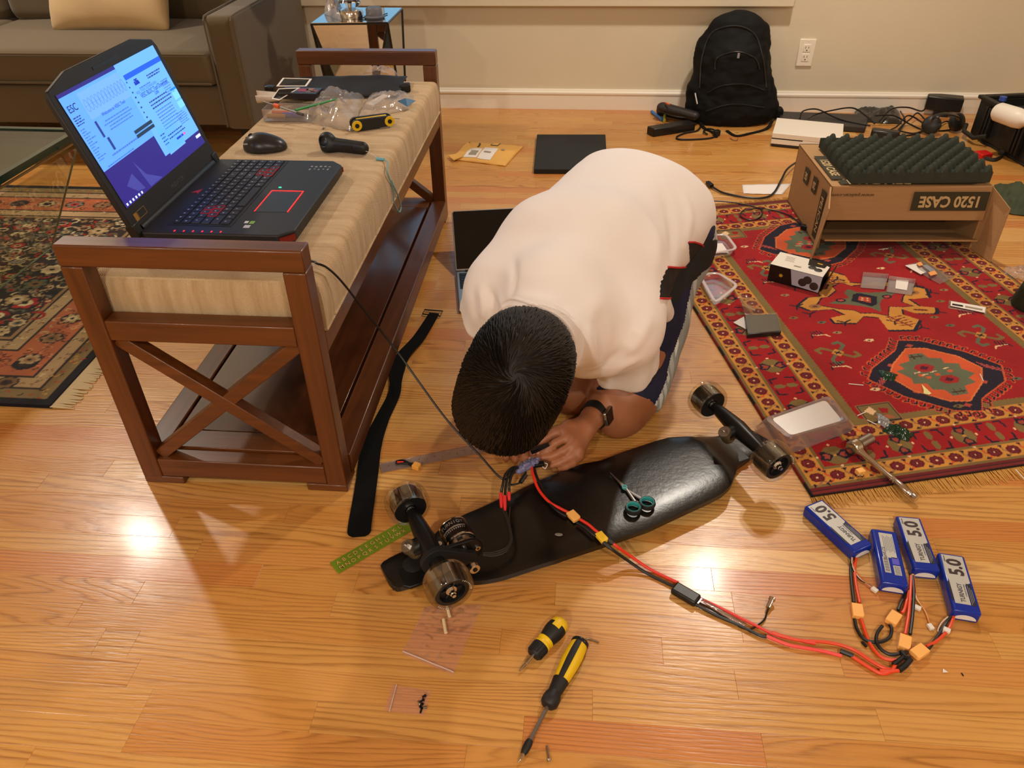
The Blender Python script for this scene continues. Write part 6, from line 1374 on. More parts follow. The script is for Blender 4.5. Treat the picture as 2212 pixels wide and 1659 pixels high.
# small field motifs
def curlx(a,b,r):
    for k in range(4):
        t_ = math.pi/4+k*math.pi/2; pts = [(a,b)]+[(a+r*q*math.cos(t_+e),b+r*.9*q*math.sin(t_+e)) for q,e in ((.55,.0),(.9,.05),(1.15,.35),(.95,.62))]; pt.line(pts,.0105,CO_ if k%2 else CTE)
    pt.poly([(a-.020,b),(a,b+.018),(a+.020,b),(a,b-.018)],(190,130,56)); pt.line([(a-.007,b-.004),(a+.007,b+.004)],.005,CN_); pt.line([(a-.007,b+.005),(a+.007,b-.005)],.005,CN_)
for a,b in ((.315,.505),(.755,.505),(.315,RH-.505),(.755,RH-.505)): curlx(a,b,.052)
def comb(a,b,fl):
    pt.line([(a,b),(a+.038*fl,b-.004)],.0045,CCR)
    for k in range(4): pt.line([(a+(.004+.009*k)*fl,b),(a+(.001+.009*k)*fl,b+.018)],.0042,CN_); 
    pt.line([(a-.002*fl,b+.002),(a-.006*fl,b-.012)],.005,CN_); pt.line([(a+.038*fl,b-.004),(a+.046*fl,b-.014)],.0045,CCR)
for a,b,f_ in ((.285,.60,1),(.27,.445,1),(.27,.92,1),(.80,.62,-1),(.80,.45,-1),(.81,.90,-1),(.27,1.06,1),(.80,1.06,-1)): comb(a,b,f_)
for k,(a,b) in enumerate(((.36,.60),(.43,.545),(.70,.57),(.68,.62),(.40,.94),(.68,.93),(.34,.66),(.75,.70),(.30,.83),(.33,.33),(.72,.30),(.50,.225),(.74,.235),(.30,1.17),(.75,1.2),(.27,.70),(.80,.76))):
    c = [(150,118,80),CCR,CTE,CO_][k%4]; pt.poly([(a-.015,b),(a-.004,b+.007),(a+.013,b+.004),(a+.016,b-.003),(a+.003,b-.008)],c); pt.ell(a,b,.004,.003,CN_)
for a,b in ((.292,.240),(RW-.292,.240),(.292,RH-.240),(RW-.292,RH-.240)):
    pt.poly([(a-.048,b-.038),(a+.048,b-.038),(a+.048,b+.038),(a-.048,b+.038)],CLB); pt.poly([(a-.045,b-.035),(a+.045,b-.035),(a+.045,b+.035),(a-.045,b+.035)],CN_); pt.poly([(a-.042,b-.032),(a+.042,b-.032),(a+.042,b+.032),(a-.042,b+.032)],CO_)
    pt.poly([(a-.034,b+.012),(a-.012,b+.026),(a-.004,b+.006),(a-.02,b-.006)],CCR); pt.poly([(a+.006,b+.018),(a+.030,b+.012),(a+.022,b-.006),(a+.006,b-.002)],CR_); pt.poly([(a-.02,b-.012),(a+.018,b-.012),(a+.030,b-.024),(a-.01,b-.026)],(176,92,60))
rug = thing('red_rug','red patterned rug with yellow flower borders and navy medallions, on the right','rug',P(1900,760,0))
rug_mesh(pt,RO2,E1,E2,.008,.0078,'pile',pile('red_rug_wool'),rug)
mb = MB(); rng = random.Random(8)
for end in (0,1):
    for k in range(330):
        a = k/330*RW+rng.uniform(-.001,.001); b = 0 if end==0 else RH; s_ = -1 if end==0 else 1; L = rng.uniform(.028,.042); dx = rng.uniform(-.006,.006)
        q = [Vector((RO2.x+E1[0]*x+E2[0]*y,RO2.y+E1[1]*x+E2[1]*y,z)) for x,y,z in ((a,b,.004),(a+dx*.5,b+s_*L*.5,.0032),(a+dx,b+s_*L,.0016))]; mb.tube(q,[.0013,.0011,.0006],3)
part('fringe', mb, M('gold_fringe',(196,146,70),.9), rug, kind='stuff')
# ---------------------------------------------------------------- left rug
LRX1,LRY0,LRY1 = -1.338,1.462,2.890; LW2,LH2 = 1.65,LRY1-LRY0
pt = Paint(LW2,LH2,.0042,(46,38,36)); rng = random.Random(21)
PAL = [(196,168,124),(176,146,104),(30,26,30),(120,90,56),(168,40,34),(150,110,74),(88,92,70),(214,190,146),(60,40,34),(120,112,98)]
d = np.minimum(np.minimum(pt.B,LH2-pt.B),LW2-pt.A)
for lim,col in ((.31,(150,116,78)),(.295,(40,32,30)),(.288,(176,146,106)),(.245,(44,34,30)),(.238,(172,96,60)),(.122,(44,34,30)),(.116,(168,138,98)),(.072,(50,40,34)),(.066,(124,104,66)),(.026,(20,18,24))): pt.C[d<lim] = srgb(col)[:3]
def inband(a,b): return min(b,LH2-b,LW2-a)
def rosette(a,b,r):
    c1,c2 = rng.choice(PAL),rng.choice(PAL); pt.ell(a,b,r*1.25,r,(34,28,28))
    n_ = rng.choice((6,8)); 
    for k in range(n_): t_ = k*2*math.pi/n_; pt.ell(a+r*.75*math.cos(t_),b+r*.62*math.sin(t_),r*.36,r*.30,c1)
    pt.ell(a,b,r*.6,r*.5,c2); pt.ell(a,b,r*.25,r*.2,(34,28,28))
def curl(a,b,r,c):
    t0 = rng.uniform(0,6.28); sg = rng.choice((-1,1)); pts = [(a+r*(.3+.12*k)*math.cos(t0+sg*k*.62),b+r*(.3+.12*k)*math.sin(t0+sg*k*.62)*.8) for k in range(7)]; pt.line(pts,r*.26,c)
for k in range(4300):
    a,b = rng.uniform(.0,LW2),rng.uniform(0,LH2); q = inband(a,b)
    if q<.03: continue
    if q>.31: (curl(a,b,rng.uniform(.014,.03),rng.choice(PAL)) if rng.random()<.8 else rosette(a,b,rng.uniform(.012,.026)))
    elif .135<q<.225: curl(a,b,rng.uniform(.008,.018),rng.choice([(44,32,28),(196,160,112),(140,60,40),(206,132,88),(120,84,56)]))
    elif .08<q<.11 or .25<q<.285: curl(a,b,.010,rng.choice([(60,44,34),(120,70,44),(96,100,70),(210,186,140)]))
    elif q<.064: curl(a,b,.009,rng.choice([(40,30,30),(170,40,36),(196,150,70),(90,96,60)]))
for k in range(26):
    rosette(LW2-.18,.09+k*.11,.028) if .09+k*.11<LH2-.1 else None; rosette(LW2-.18-.115*k,.18,.030); rosette(LW2-.18-.115*k,LH2-.18,.030)
    curl(LW2-.3-.13*k,.42,.04,(150,30,28)); rosette(LW2-.38-.14*k,.50,.04); rosette(LW2-.42,.42+.1*k,.036) if k<7 else None
lrug = thing('persian_rug','dark cream and rust floral rug under the glass table on the left','rug',(LRX1-LW2/2,(LRY0+LRY1)/2,0))
rug_mesh(pt,(LRX1-LW2,LRY0),(1,0),(0,1),.009,.0088,'pile',pile('persian_wool'),lrug)
mb = MB()
for k in range(300):
    y = LRY0+k/300*LH2; L = rng.uniform(.05,.062); dy = rng.uniform(-.006,.006); mb.tube([(LRX1-.002,y,.006),(LRX1+L*.5,y+dy*.4,.004),(LRX1+L,y+dy,.0018)],[.0026,.0026,.0016],3)
part('fringe', mb, M('cream_fringe',(190,170,132),.95), lrug, kind='stuff')
# ================================================================ SOFA, SIDE TABLE, GLASS TABLE
SOF = NT('brown_sofa_cloth'); n1 = SOF.noise(SOF.obj(),700.,2.); n2 = SOF.noise(SOF.obj(),5.,3.)
c = SOF.mix(n1,srgb(84,70,47),srgb(103,87,60)); c = SOF.mix(SOF.math('MULTIPLY',n2,.4),c,srgb(76,62,41)); SOF.link(c,'Base Color'); SOF.b.inputs['Roughness'].default_value=.9; SOF.b.inputs['Sheen Weight'].default_value=.2; SOF.bump(n1,.3,.001); SOF = SOF.m
SFY = 3.17; sxr = -1.375
sofa = thing('sofa','brown fabric sofa against the back wall on the left','sofa',(-2.4,3.6,0))
def rbox(x0,x1,y0,y1,z0,z1,r,h=.012,crown=0.):
    s = SDF((x0-.05,y0-.05,z0-.05),(x1+.05,y1+.05,z1+.06),h); sl,x,y,z = s.block(s.lo,s.lo+s.h*s.n,0)
    cx,cy,cz = (x0+x1)/2,(y0+y1)/2,(z0+z1)/2; qx = np.abs(x-cx)-(x1-x0)/2+r; qy = np.abs(y-cy)-(y1-y0)/2+r
    cr = crown*(1-((x-cx)/((x1-x0)/2))**2).clip(0)*(1-((y-cy)/((y1-y0)/2))**2).clip(0) if crown else 0
    qz = np.abs(z-cz)-(z1-z0)/2+r-cr
    d = np.sqrt(np.maximum(qx,0)**2+np.maximum(qy,0)**2+np.maximum(qz,0)**2)+np.minimum(np.maximum(np.maximum(qx,qy),qz),0)-r
    s.a = np.broadcast_to(d,s.a.shape).astype(np.float32).copy(); return s.mesh()
part('frame_base', rbox(-3.6,sxr-.11,SFY+.012,4.0,.17,.335,.012), SOF, sofa)
for k,(a,b) in enumerate(((-3.55,-2.71),(-2.70,sxr-.118))):
    part('seat_cushion', rbox(a,b,SFY-.02,3.86,.34,.475,.03,crown=.018), SOF, sofa)
    mb = MB(); mb.tube([(a+.02,SFY-.021,.465),(b-.02,SFY-.021,.465)],.005,6); mb.tube([(a+.02,SFY-.021,.352),(b-.02,SFY-.021,.352)],.005,6); part('piping', mb, SOF, sofa)
    part('back_cushion', rbox(a,b,3.72,3.94,.46,.86,.06,crown=.0), SOF, sofa)
part('back_frame', rbox(-3.6,sxr-.02,3.86,4.02,.17,.80,.03), SOF, sofa)
arm = part('arm', rbox(sxr-.12,sxr,SFY-.01,4.02,.16,.605,.022), SOF, sofa)
mb = MB()
for x in (sxr-.115,sxr-.005): mb.tube([(x,SFY-.012,.175),(x,SFY-.012,.59),(x,SFY+.0,.603),(x,SFY+.05,.606),(x,3.95,.606)],.0042,6)
part('piping', mb, SOF, arm)
mb = MB()
for x in (sxr-.07,-3.5): 
    for y in (SFY+.1,3.9): k = MB(); k.box((x,y,.085),(.05,.05,.17),taper=(1.2,1.2)); part('leg', k, BLK2, sofa)
pc_ = [PY(u,v,3.55) for u,v in ((140,70),(385,68),(365,-60),(150,-60))]
s = SDF((-2.35,3.30,.42),(-1.45,3.85,1.0),.008); cc = Vector(((pc_[0].x+pc_[1].x)/2,3.57,.70)); tl = rad(24); Rp = Matrix.Rotation(-tl,3,'X')
sl,x,y,z = s.block(s.lo,s.lo+s.h*s.n,0); yy = (y-cc.y)*math.cos(tl)-(z-cc.z)*math.sin(tl); zz_ = (y-cc.y)*math.sin(tl)+(z-cc.z)*math.cos(tl); xx = x-cc.x
hw = abs(pc_[1].x-pc_[0].x)/2; fx,fz = np.abs(xx)/hw,np.abs(zz_)/(.235)
th = .085*np.sqrt(np.clip(1-fx**2.6,0,1))*np.sqrt(np.clip(1-fz**2.6,0,1)); d = np.maximum(np.abs(yy)-th-.004, np.maximum(fx-1,fz-1)*.2); s.a = np.broadcast_to(d,s.a.shape).astype(np.float32).copy()
pm = smooth_mb(s.mesh(),4); v,nn = vnormals(pm); 
v2 = v+nn*np.array([.006*noise.noise(Vector((p[0]*5,p[2]*9,p[1]*4))) for p in v])[:,None]; pm.v = [tuple(p) for p in v2.tolist()]
o = solo('throw_pillow', pm, M('beige_pillow',(196,168,122),.75,var=.05,vs=8,sheen=.3), 'beige square throw pillow on the sofa seat','pillow')
# mirrored side table: square top, facets twisting to a base turned 45 degrees
tq = [P(u,v,.55) for u,v in ((672,50),(837,48),(868,17),(719,16))]; c = sum(tq,Vector())/4
t_ = thing('mirrored_side_table','mirrored side table with angular facets between sofa and wall','side table',(c.x,c.y,0))
MIR = M('mirror_glass',(205,205,200),.03,metal=1.); MED = M('mirror_edge',(24,24,22),.3)
top = [Vector((p.x,p.y,.545)) for p in tq]; mid = [(top[k]+top[(k+1)%4])/2 for k in range(4)]; low = [Vector((c.x+(m.x-c.x)*1.02,c.y+(m.y-c.y)*1.02,.012)) for m in mid]
mb = MB(); mb.add([p+Vector((0,0,.0)) for p in top]+[p+Vector((0,0,.006)) for p in top],[(3,2,1,0),(4,5,6,7),(0,1,5,4),(1,2,6,5),(2,3,7,6),(3,0,4,7)]); part('top_mirror', mb, MIR, t_, smooth=False)
for k in range(4):
    mb = MB(); mb.add([top[k],top[(k+1)%4],low[k]],[(0,2,1)]); part('facet', mb, MIR, t_, smooth=False)
    mb = MB(); mb.add([top[(k+1)%4],low[(k+1)%4],low[k]],[(0,1,2)]); part('facet', mb, MIR, t_, smooth=False)
mb = MB(); mb.add(low,[(0,1,2,3)]); mb.add([p-Vector((0,0,.012)) for p in low],[(3,2,1,0)]); part('base_plate', mb, MED, t_, smooth=False)
for k in range(4):
    mb = MB(); mb.tube([top[(k+1)%4],low[k]],.005,6); mb.tube([top[(k+1)%4],low[(k+1)%4]],.005,6); mb.tube([top[k],top[(k+1)%4]],.004,6); part('edge_strip', mb, MED, t_)
# lamp on it
tz_ = .5515; lc = P(755,40,tz_); lc.y += .03
t_ = thing('table_lamp','clear glass and chrome table lamp foot on the mirrored side table','lamp',lc)
mb = MB(); mb.lathe([(0,0),(.052,0),(.052,.018),(.046,.030),(.020,.034),(0,.034)],28); part('base', mb, CHR, t_, local=True)
GLS = NT('lamp_glass'); GLS.b.inputs['Transmission Weight'].default_value=1; GLS.b.inputs['Roughness'].default_value=.02; GLS.b.inputs['IOR'].default_value=1.45; GLS=GLS.m
mb = MB(); mb.lathe([(.018,.034),(.040,.042),(.046,.060),(.030,.080),(.020,.092),(.032,.115),(.050,.150),(.040,.20),(.016,.26),(0,.26)],28); part('glass_body', mb, GLS, t_, local=True)
mb = MB(); mb.cyl((0,0,.034),(0,0,.42),.006); part('stem', mb, CHR, t_, local=True)
mb = MB(); mb.lathe([(.12,.40),(.09,.62)],32); part('shade', mb, M('cream_shade',(220,208,184),.8), t_, local=True)
mb = MB(); mb.tube(spl([(.04,-.035,.004),(.09,-.03,.003),(.12,.01,.003),(.14,.06,.003)],6),.002,6); part('power_cord', mb, WBK, t_, local=True)
pc2 = P(809,38,tz_); t_ = thing('smart_puck','round grey plastic puck on the mirrored side table','speaker',pc2)
mb = MB(); mb.lathe([(0,0),(.040,0),(.043,.006),(.034,.010),(.033,.034),(.028,.040),(0,.041)],32); part('body', mb, M('grey_puck',(104,104,110),.5), t_, local=True)
mb = MB(); mb.cyl((-.008,-.0335,.022),(-.008,-.0350,.022),.006); part('button', mb, M('grey_print'), t_, local=True)
crumple('plastic_wrapper',[(700,30),(735,46),(752,26),(716,10)],tz_,.08,4.4,'crumpled clear plastic wrapper beside the lamp foot',mat=film('haze_wrap',haze=.35,gloss=.8,rough=.2,dcol=(225,210,198)),nu=18,nv=16,am=.8)
# glass coffee table
GTP = film('table_glass',tint=(196,206,186),haze=.02,gloss=.9,rough=.02,bump=0.)
t_ = thing('glass_coffee_table','glass coffee table with dark green edges standing on the floral rug','table',(-2.0,2.1,0))
GE = NT('green_glass_edge'); GE.b.inputs['Base Color'].default_value=srgb(20,52,44); GE.b.inputs['Roughness'].default_value=.12; GE=GE.m
zt = .42; q0,q1 = P(0,386,zt),P(158,292,zt); dd = (q1-q0).normalized(); q0 = q0-dd*.45; lf = Vector((-dd.y,dd.x,0)); 
if lf.x>0: lf = -lf
q1 = q1+dd*.03; Q = [q0,q1,q1+lf*.62,q0+lf*.62]
mb = MB(); mb.add([p-Vector((0,0,.006)) for p in Q]+[p+Vector((0,0,.006)) for p in Q],[(3,2,1,0),(4,5,6,7)]); part('glass_top', mb, GTP, t_, smooth=False)
for k in range(4):
    a,b = Q[k],Q[(k+1)%4]; mb = MB(); mb.tube([a,b],.011,4,sq=(1.3,1.3),up=(0,0,1)); part('edge', mb, GE, t_, smooth=False)
mb = MB(); mb.tube([q0+Vector((.012,0,-.016)),q1+Vector((.012,0,-.016))],.004,4); part('edge_trim', mb, M('brass_trim',(150,128,92),.3,metal=.7), t_)
G0,G1 = P(112,535,.012),P(0,622,.012); g2 = P(166,318,.405); g0 = (G1-G0).normalized(); G1 = G0+g0*.9; g3 = Vector((g2.x,g2.y,.405))+g0*.9
mb = MB(); mb.add([G0,G1,g3,g2],[(0,1,2,3)]); pnl = part('leg_panel', mb, film('panel_glass',tint=(226,228,210),haze=.03,gloss=.16,rough=.02,bump=0.), t_, smooth=False)
mb = MB(); mb.tube([G0,g2],.003,4); mb.tube([G0,G1],.003,4); part('panel_edge', mb, M('pale_glass_edge',(120,128,104),.2), t_)
# ================================================================ THINGS BY THE BACK WALL
# padded mailer
ML = M('mailer_gold',(222,168,84),.55,var=.05,vs=14,bump=.25,bs=40,bd=.004)
t_ = thing('padded_mailer','opened yellow padded envelope with white labels on the floor','envelope',P(1050,330,0))
q = [P(u,v,.004) for u,v in ((985,345),(1092,358),(1131,315),(1013,306))]
def mf(u,v):
    p = (q[0]*(1-u)+q[1]*u)*(1-v)+(q[3]*(1-u)+q[2]*u)*v; rag = .014*noise.noise(Vector((v*9,0,2)))*(1-u)**4
    return (p.x+rag,p.y,.004+.014*(math.sin(math.pi*min(max(u,.0),1))*math.sin(math.pi*v))**.6+.003*noise.noise(Vector((u*6,v*6,3))))
mb = MB(); mb.grid(mf,26,16); o = part('envelope', mb, ML, t_); o.modifiers.new('t','SOLIDIFY').thickness=.004
mb = MB(); r_ = [P(u,v,.01) for u,v in ((968,337),(985,334),(990,330),(1000,318),(1012,308),(1016,322),(998,340),(980,347))]; mb.add(r_,[tuple(range(8))]); o = part('torn_flap', mb, ML, t_, smooth=False); o.modifiers.new('t','SOLIDIFY').thickness=.004
def mpt(u,v,dz=.0012): x = mf(u,v); return Vector((x[0],x[1],x[2]+dz))
def mpatch(name,u0,v0,u1,v1,mat,dz=.0012,n=8): mb = MB(); mb.grid(lambda a,b: tuple(mpt(u0+(u1-u0)*a,v0+(v1-v0)*b,dz)),n,n); return part(name, mb, mat, t_)
mpatch('shipping_label',.10,.12,.38,.55,M('white_paper')); mpatch('shipping_label',.40,.10,.66,.62,M('white_paper')); mpatch('barcode',.19,.22,.34,.42,M('print_grey'),.002); mpatch('printed_box',.46,.76,.60,.98,BK_,.0016); mpatch('printed_box',.475,.79,.585,.95,ML,.0022); mpatch('printed_text',.45,.35,.58,.42,M('print_grey'),.002); mpatch('printed_text',.72,.55,.78,.62,M('print_grey'),.002)
mb = MB(); mb.tube([mpt(.26+.02*math.sin(k*.5),.62+.028*k,.003) for k in range(10)],.004,6,sq=(1,.3)); part('logo_curve', mb, BK_, t_)
# black foam sheet
q = [P(u,v,.022) for u,v in ((1153,365),(1312,366),(1308,290),(1160,290))]; mb = MB(); mb.add([Vector((p.x,p.y,0.0005)) for p in q]+q,[(3,2,1,0),(4,5,6,7),(0,1,5,4),(1,2,6,5),(2,3,7,6),(3,0,4,7)])
solo('foam_sheet', mb, M('charcoal_foam',(34,35,33),.9,bump=.6,bs=500,bd=.002), 'flat square charcoal foam sheet on the floor behind the person','foam',bevel=.003)
# silver laptop behind the person
h0 = P(984.5,586,.016); f0 = P(990,657,.010); dx = f0-h0; D_ = dx.length; dep = Vector((dx.x,dx.y,0)).normalized(); wid = Vector((-dep.y,dep.x,0)); D_ = .242; WL = .349
t_ = thing('silver_laptop','silver laptop with dark screen standing open on the floor behind the person','laptop',Vector((h0.x,h0.y,0))+wid*WL/2+dep*D_/2)
SIL = M('aluminium',(168,170,170),.35,metal=.8); bb = basis((h0.x,h0.y,0),wid,-dep)
mb = MB(); mb.prism([(0,0),(WL,0),(WL,-D_),(0,-D_)],.002,.014,bb); part('base', mb, SIL, t_, bevel=.004)
mb = MB(); mb.prism([(.010,-.012),(WL-.010,-.012),(WL-.010,-.012-.105),(.010,-.117)],.0139,.0143,bb); part('keyboard_well', mb, M('key_well'), t_)
km = mesh_of('key', MB().box((0,0,.0008),(.0155,.0145,.0016)), BLK2, False)
for r in range(6):
    for k in range(17):
        p = bb@Vector((.024+k*.0188,-.0235-r*.0172,.0143)); o = link('key',km,t_); o.location = MW[t_.name].inverted()@p; o.rotation_euler = (0,0,math.atan2(wid.y,wid.x))
mb = MB(); mb.prism([(WL*.34,-.13),(WL*.66,-.13),(WL*.66,-.23),(WL*.34,-.23)],.0139,.0143,bb); part('touchpad', mb, SIL, t_)
best = None
def projv(p): p = Vector(p)-Vector((0,0,HC)); z = p.dot(FW); return 829.5-FPX*p.dot(UP)/z
for k in range(-10,70):
    ph = rad(k); tp = h0+(-dep*math.sin(ph)+Vector((0,0,math.cos(ph))))*.235; e = abs(projv(tp)-455)
    if best is None or e<best[0]: best = (e,ph)
ph = best[1]; upv = -dep*math.sin(ph)+Vector((0,0,math.cos(ph))); LB2 = basis((h0.x,h0.y,.014),wid,upv)
mb = MB(); mb.prism([(0,.004),(WL,.004),(WL,.229),(WL-.008,.237),(.008,.237),(0,.229)],-.006,0,LB2); ld = part('lid', mb, SIL, t_, bevel=.0015)
mb = MB(); mb.prism([(.004,.010),(WL-.004,.010),(WL-.004,.229),(WL-.008,.233),(.008,.233),(.004,.229)],0,.0008,LB2); part('screen', mb, M('dark_screen',(10,11,10),.12,spec=.5,var=.3,vs=30), t_)
mb = MB(); mb.tube([LB2@Vector((.03,0,-.001)),LB2@Vector((WL-.03,0,-.001))],.005,8); part('hinge', mb, BLK2, t_)
# backpack
s = SDF((.36,3.62,0),(1.08,4.06,.60),.007); B = lambda u,v,y: tuple(PY(u,v,y))
def bp(u0,v0,r0,u1,v1,r1,y,k=.06,flat=.55):
    a,b = PY(u0,v0,y),PY(u1,v1,y); q = FPX/depth(a); s.cone(a,b,r0/q,r1/q,k,flat=((0,1,0),flat))
bp(1577,218,92,1584,110,72,3.93); bp(1584,110,72,1590,92,56,3.95); bp(1580,225,70,1590,150,62,3.86,.05,.5); bp(1560,245,60,1600,245,60,3.87,.05,.6); bp(1500,235,20,1505,190,18,3.90,.03,.8); bp(1660,240,16,1655,190,16,3.90,.03,.8)
s.plane((0,4.04,0),(0,-1,0)); s.plane((0,0,.006),(0,0,1))
pm = smooth_mb(s.mesh(),3); v,nn = vnormals(pm)
dsp = np.array([.010*noise.noise(Vector((p[0]*9,p[1]*9,p[2]*9)))+.007*noise.noise(Vector((p[0]*22,p[1]*20,p[2]*26)))+.004*(1-abs(noise.noise(Vector((p[0]*13+5,p[1]*13,p[2]*40))))) for p in v]); pm.v = [tuple(p) for p in (v+nn*dsp[:,None]).tolist()]; pm.v = [(a,min(b,4.045),max(cz,.004)) for a,b,cz in pm.v]
bpk = thing('backpack','large black backpack leaning against the back wall','backpack',(.71,3.9,0)); BPM = M('black_nylon',(11,11,10),.75,var=.2,vs=18,bump=.3,bs=500,bd=.0008,spec=.25)
body = part('body', pm, BPM, bpk)
from mathutils.bvhtree import BVHTree
def bvh_of(mb): return BVHTree.FromPolygons([Vector(v) for v in mb.v], mb.f)
bt = bvh_of(pm)
def on(bv,u,v,off=.002):
    h = bv.ray_cast(Vector((0,0,HC)), ray(u,v).normalized()); return (h[0]+h[1]*off) if h[0] is not None else None
def seam(name,uvs,r,mat,par,bv,off=.002,n=6,nm='l'):
    pts = [on(bv,u,v,off) for u,v in [tuple(p)[:2] for p in spl([Vector((u,v,0)) for u,v in uvs],n)]]; pts = [p for p in pts if p is not None]
    if len(pts)>2: mb = MB(); mb.tube(pts,r,6); return part(name, mb, mat, par)
ZIP = M('zip_black',(30,30,29),.35)
seam('zipper',[(1512,190),(1518,120),(1540,70),(1590,56),(1630,75),(1648,130),(1655,190)],.0035,ZIP,bpk,bt); seam('zipper',[(1545,150),(1550,125),(1590,112),(1630,125),(1640,150)],.003,ZIP,bpk,bt); seam('pocket_edge',[(1530,200),(1560,185),(1610,182),(1650,195)],.003,ZIP,bpk,bt); seam('zipper',[(1525,240),(1580,225),(1650,232)],.003,ZIP,bpk,bt)
p = on(bt,1595,120,.003); mb = MB(); mb.box(p,(.010,.004,.022)); part('brand_tag', mb, M('grey_print'), bpk)
mb = MB(); mb.tube(spl([PY(1565,46,3.97),PY(1572,34,3.97),PY(1600,32,3.97),PY(1610,45,3.97)],6),.007,8,sq=(1.4,.6)); part('haul_loop', mb, BPM, bpk)
for pts in ([(1668,262,.02),(1655,278,.006),(1620,288,.005),(1590,293,.005),(1570,282,.005)],[(1510,255,.02),(1520,275,.006),(1540,286,.005),(1548,296,.005)]):
    mb = MB(); mb.tube(spl([P(*p) for p in pts],8),.006,6,sq=(1.4,.4)); part('strap', mb, BPM, bpk)
mb = MB(); mb.tube([on(bt,1503,200,.006) or PY(1503,200,3.85),on(bt,1508,225,.006) or PY(1508,225,3.85)],.004,6); part('pen_clip', mb, M('silver'), bpk)
mb = MB(); mb.box(P(1679,243,.03),(.05,.06,.05)); part('side_strap', mb, BPM, bpk, bevel=.012)
# things by the backpack
s = SDF((.1,3.6,0),(.7,4.05,.2),.004); a,b = P(1432,232,.062),P(1500,250,.045); s.cone(a,b,.030,.026,.0,flat=((0,0,1),.8)); s.cone(P(1430,238,.03),P(1500,252,.025),.028,.026,.004); s.plane((0,0,.001),(0,0,1))
t_ = thing('glasses_case','dark rounded zip case leaning by the backpack','case',P(1465,250,0)); part('shell', s.mesh(), M('dark_brown_case',(38,32,30),.5,var=.1), t_)
mb = MB(); mb.tube(spl([P(1420,236,.048),P(1445,248,.045),P(1475,254,.038),P(1503,252,.035)],6),.003,6); part('zipper', mb, ZIP, t_)
mb = MB(); mb.tube([P(1438,222,.092),P(1446,226,.090)],.004,6); part('tag', mb, M('orange_plastic'), t_)
mb = MB(); mb.cyl(P(1408,241,.008),P(1431,259,.008),.008,n=12); solo('blue_tube', mb, M('blue_plastic',(44,110,178),.4), 'bright blue plastic tube beside the dark zip case','tube')
mb = MB(); mb.cyl(P(1435,262,.007),P(1437,244,.02),.007,n=10); solo('yellow_marker', mb, M('lime_plastic',(170,170,50),.4), 'small yellow green marker under the dark zip case','marker')
q = [P(u,v,.038) for u,v in ((1398,272),(1413,279),(1503,266),(1486,258))]; mb = MB(); mb.add([Vector((p.x,p.y,.001)) for p in q]+q,[(3,2,1,0),(4,5,6,7),(0,1,5,4),(1,2,6,5),(2,3,7,6),(3,0,4,7)]); solo('black_bar', mb, BLK2, 'long black rectangular bar on the floor left of the backpack','bar',bevel=.004,recalc=True)
def cord(name,pts,r,mat,label,cat='cable',n=8):
    mb = MB(); mb.tube(spl([P(*p) for p in pts],n),r,6); return solo(name, mb, mat, label, cat)
cord('looped_cable',[(1515,270,.01),(1506,282,.006),(1478,288,.005),(1462,296,.005),(1468,301,.005),(1500,301,.005),(1535,298,.005),(1550,290,.006),(1545,282,.008),(1530,278,.008),(1520,284,.010),(1528,290,.006)],.0042,WBK,'black cable looped on the floor in front of the backpack')
mb = MB(); mb.box(P(1548,287,.014),(.030,.024,.026),RZ(.4)); solo('cable_adapter', mb, BLK2, 'small black adapter block on the looped cable','adapter',bevel=.004)
cord('twist_tie',[(1577,298,.003),(1584,303,.003),(1592,303,.004),(1594,299,.008)],.0014,M('brown_tie',(96,60,30),.6),'tiny brown twist tie on the floor right of the cable loop','tie')
# white game console
z1 = .062; q = [P(u,v,z1) for u,v in ((1669,287),(1802,300),(1834,266),(1686,253))]; c = sum(q,Vector())/4; ax = (q[1]-q[0]); W_ = .295; ay = Vector((-ax.y,ax.x,0)); bb = basis((q[0].x,q[0].y,0),ax,ay); D_ = .225
t_ = thing('game_console','white flat game console with black base on the floor','console',bb@Vector((W_/2,D_/2,0)))
WPL = M('white_plastic_matte',(228,220,206),.4)
for nm,z0,z1_,m,ins in (('black_base',.002,.014,BLK2,.004),('lower_shell',.014,.036,WPL,0),('upper_shell',.040,.062,WPL,0),('slot_gap',.036,.040,M('black_gap'),.0)):
    mb = MB(); mb.prism([(ins,ins),(W_-ins,ins),(W_-ins,D_-ins),(ins,D_-ins)] if nm!='slot_gap' else [(0,.0),(W_*.45,.0),(W_*.45,.05),(0,.05)],z0,z1_,bb); part(nm, mb, m, t_, bevel=.0015 if nm!='slot_gap' else 0)
mb = MB(); mb.prism([(W_*.45,.0005),(W_-.0,.0005),(W_,D_),(0,D_),(0,.05),(W_*.45,.05)],.036,.040,bb); part('seam_band', mb, WPL, t_)
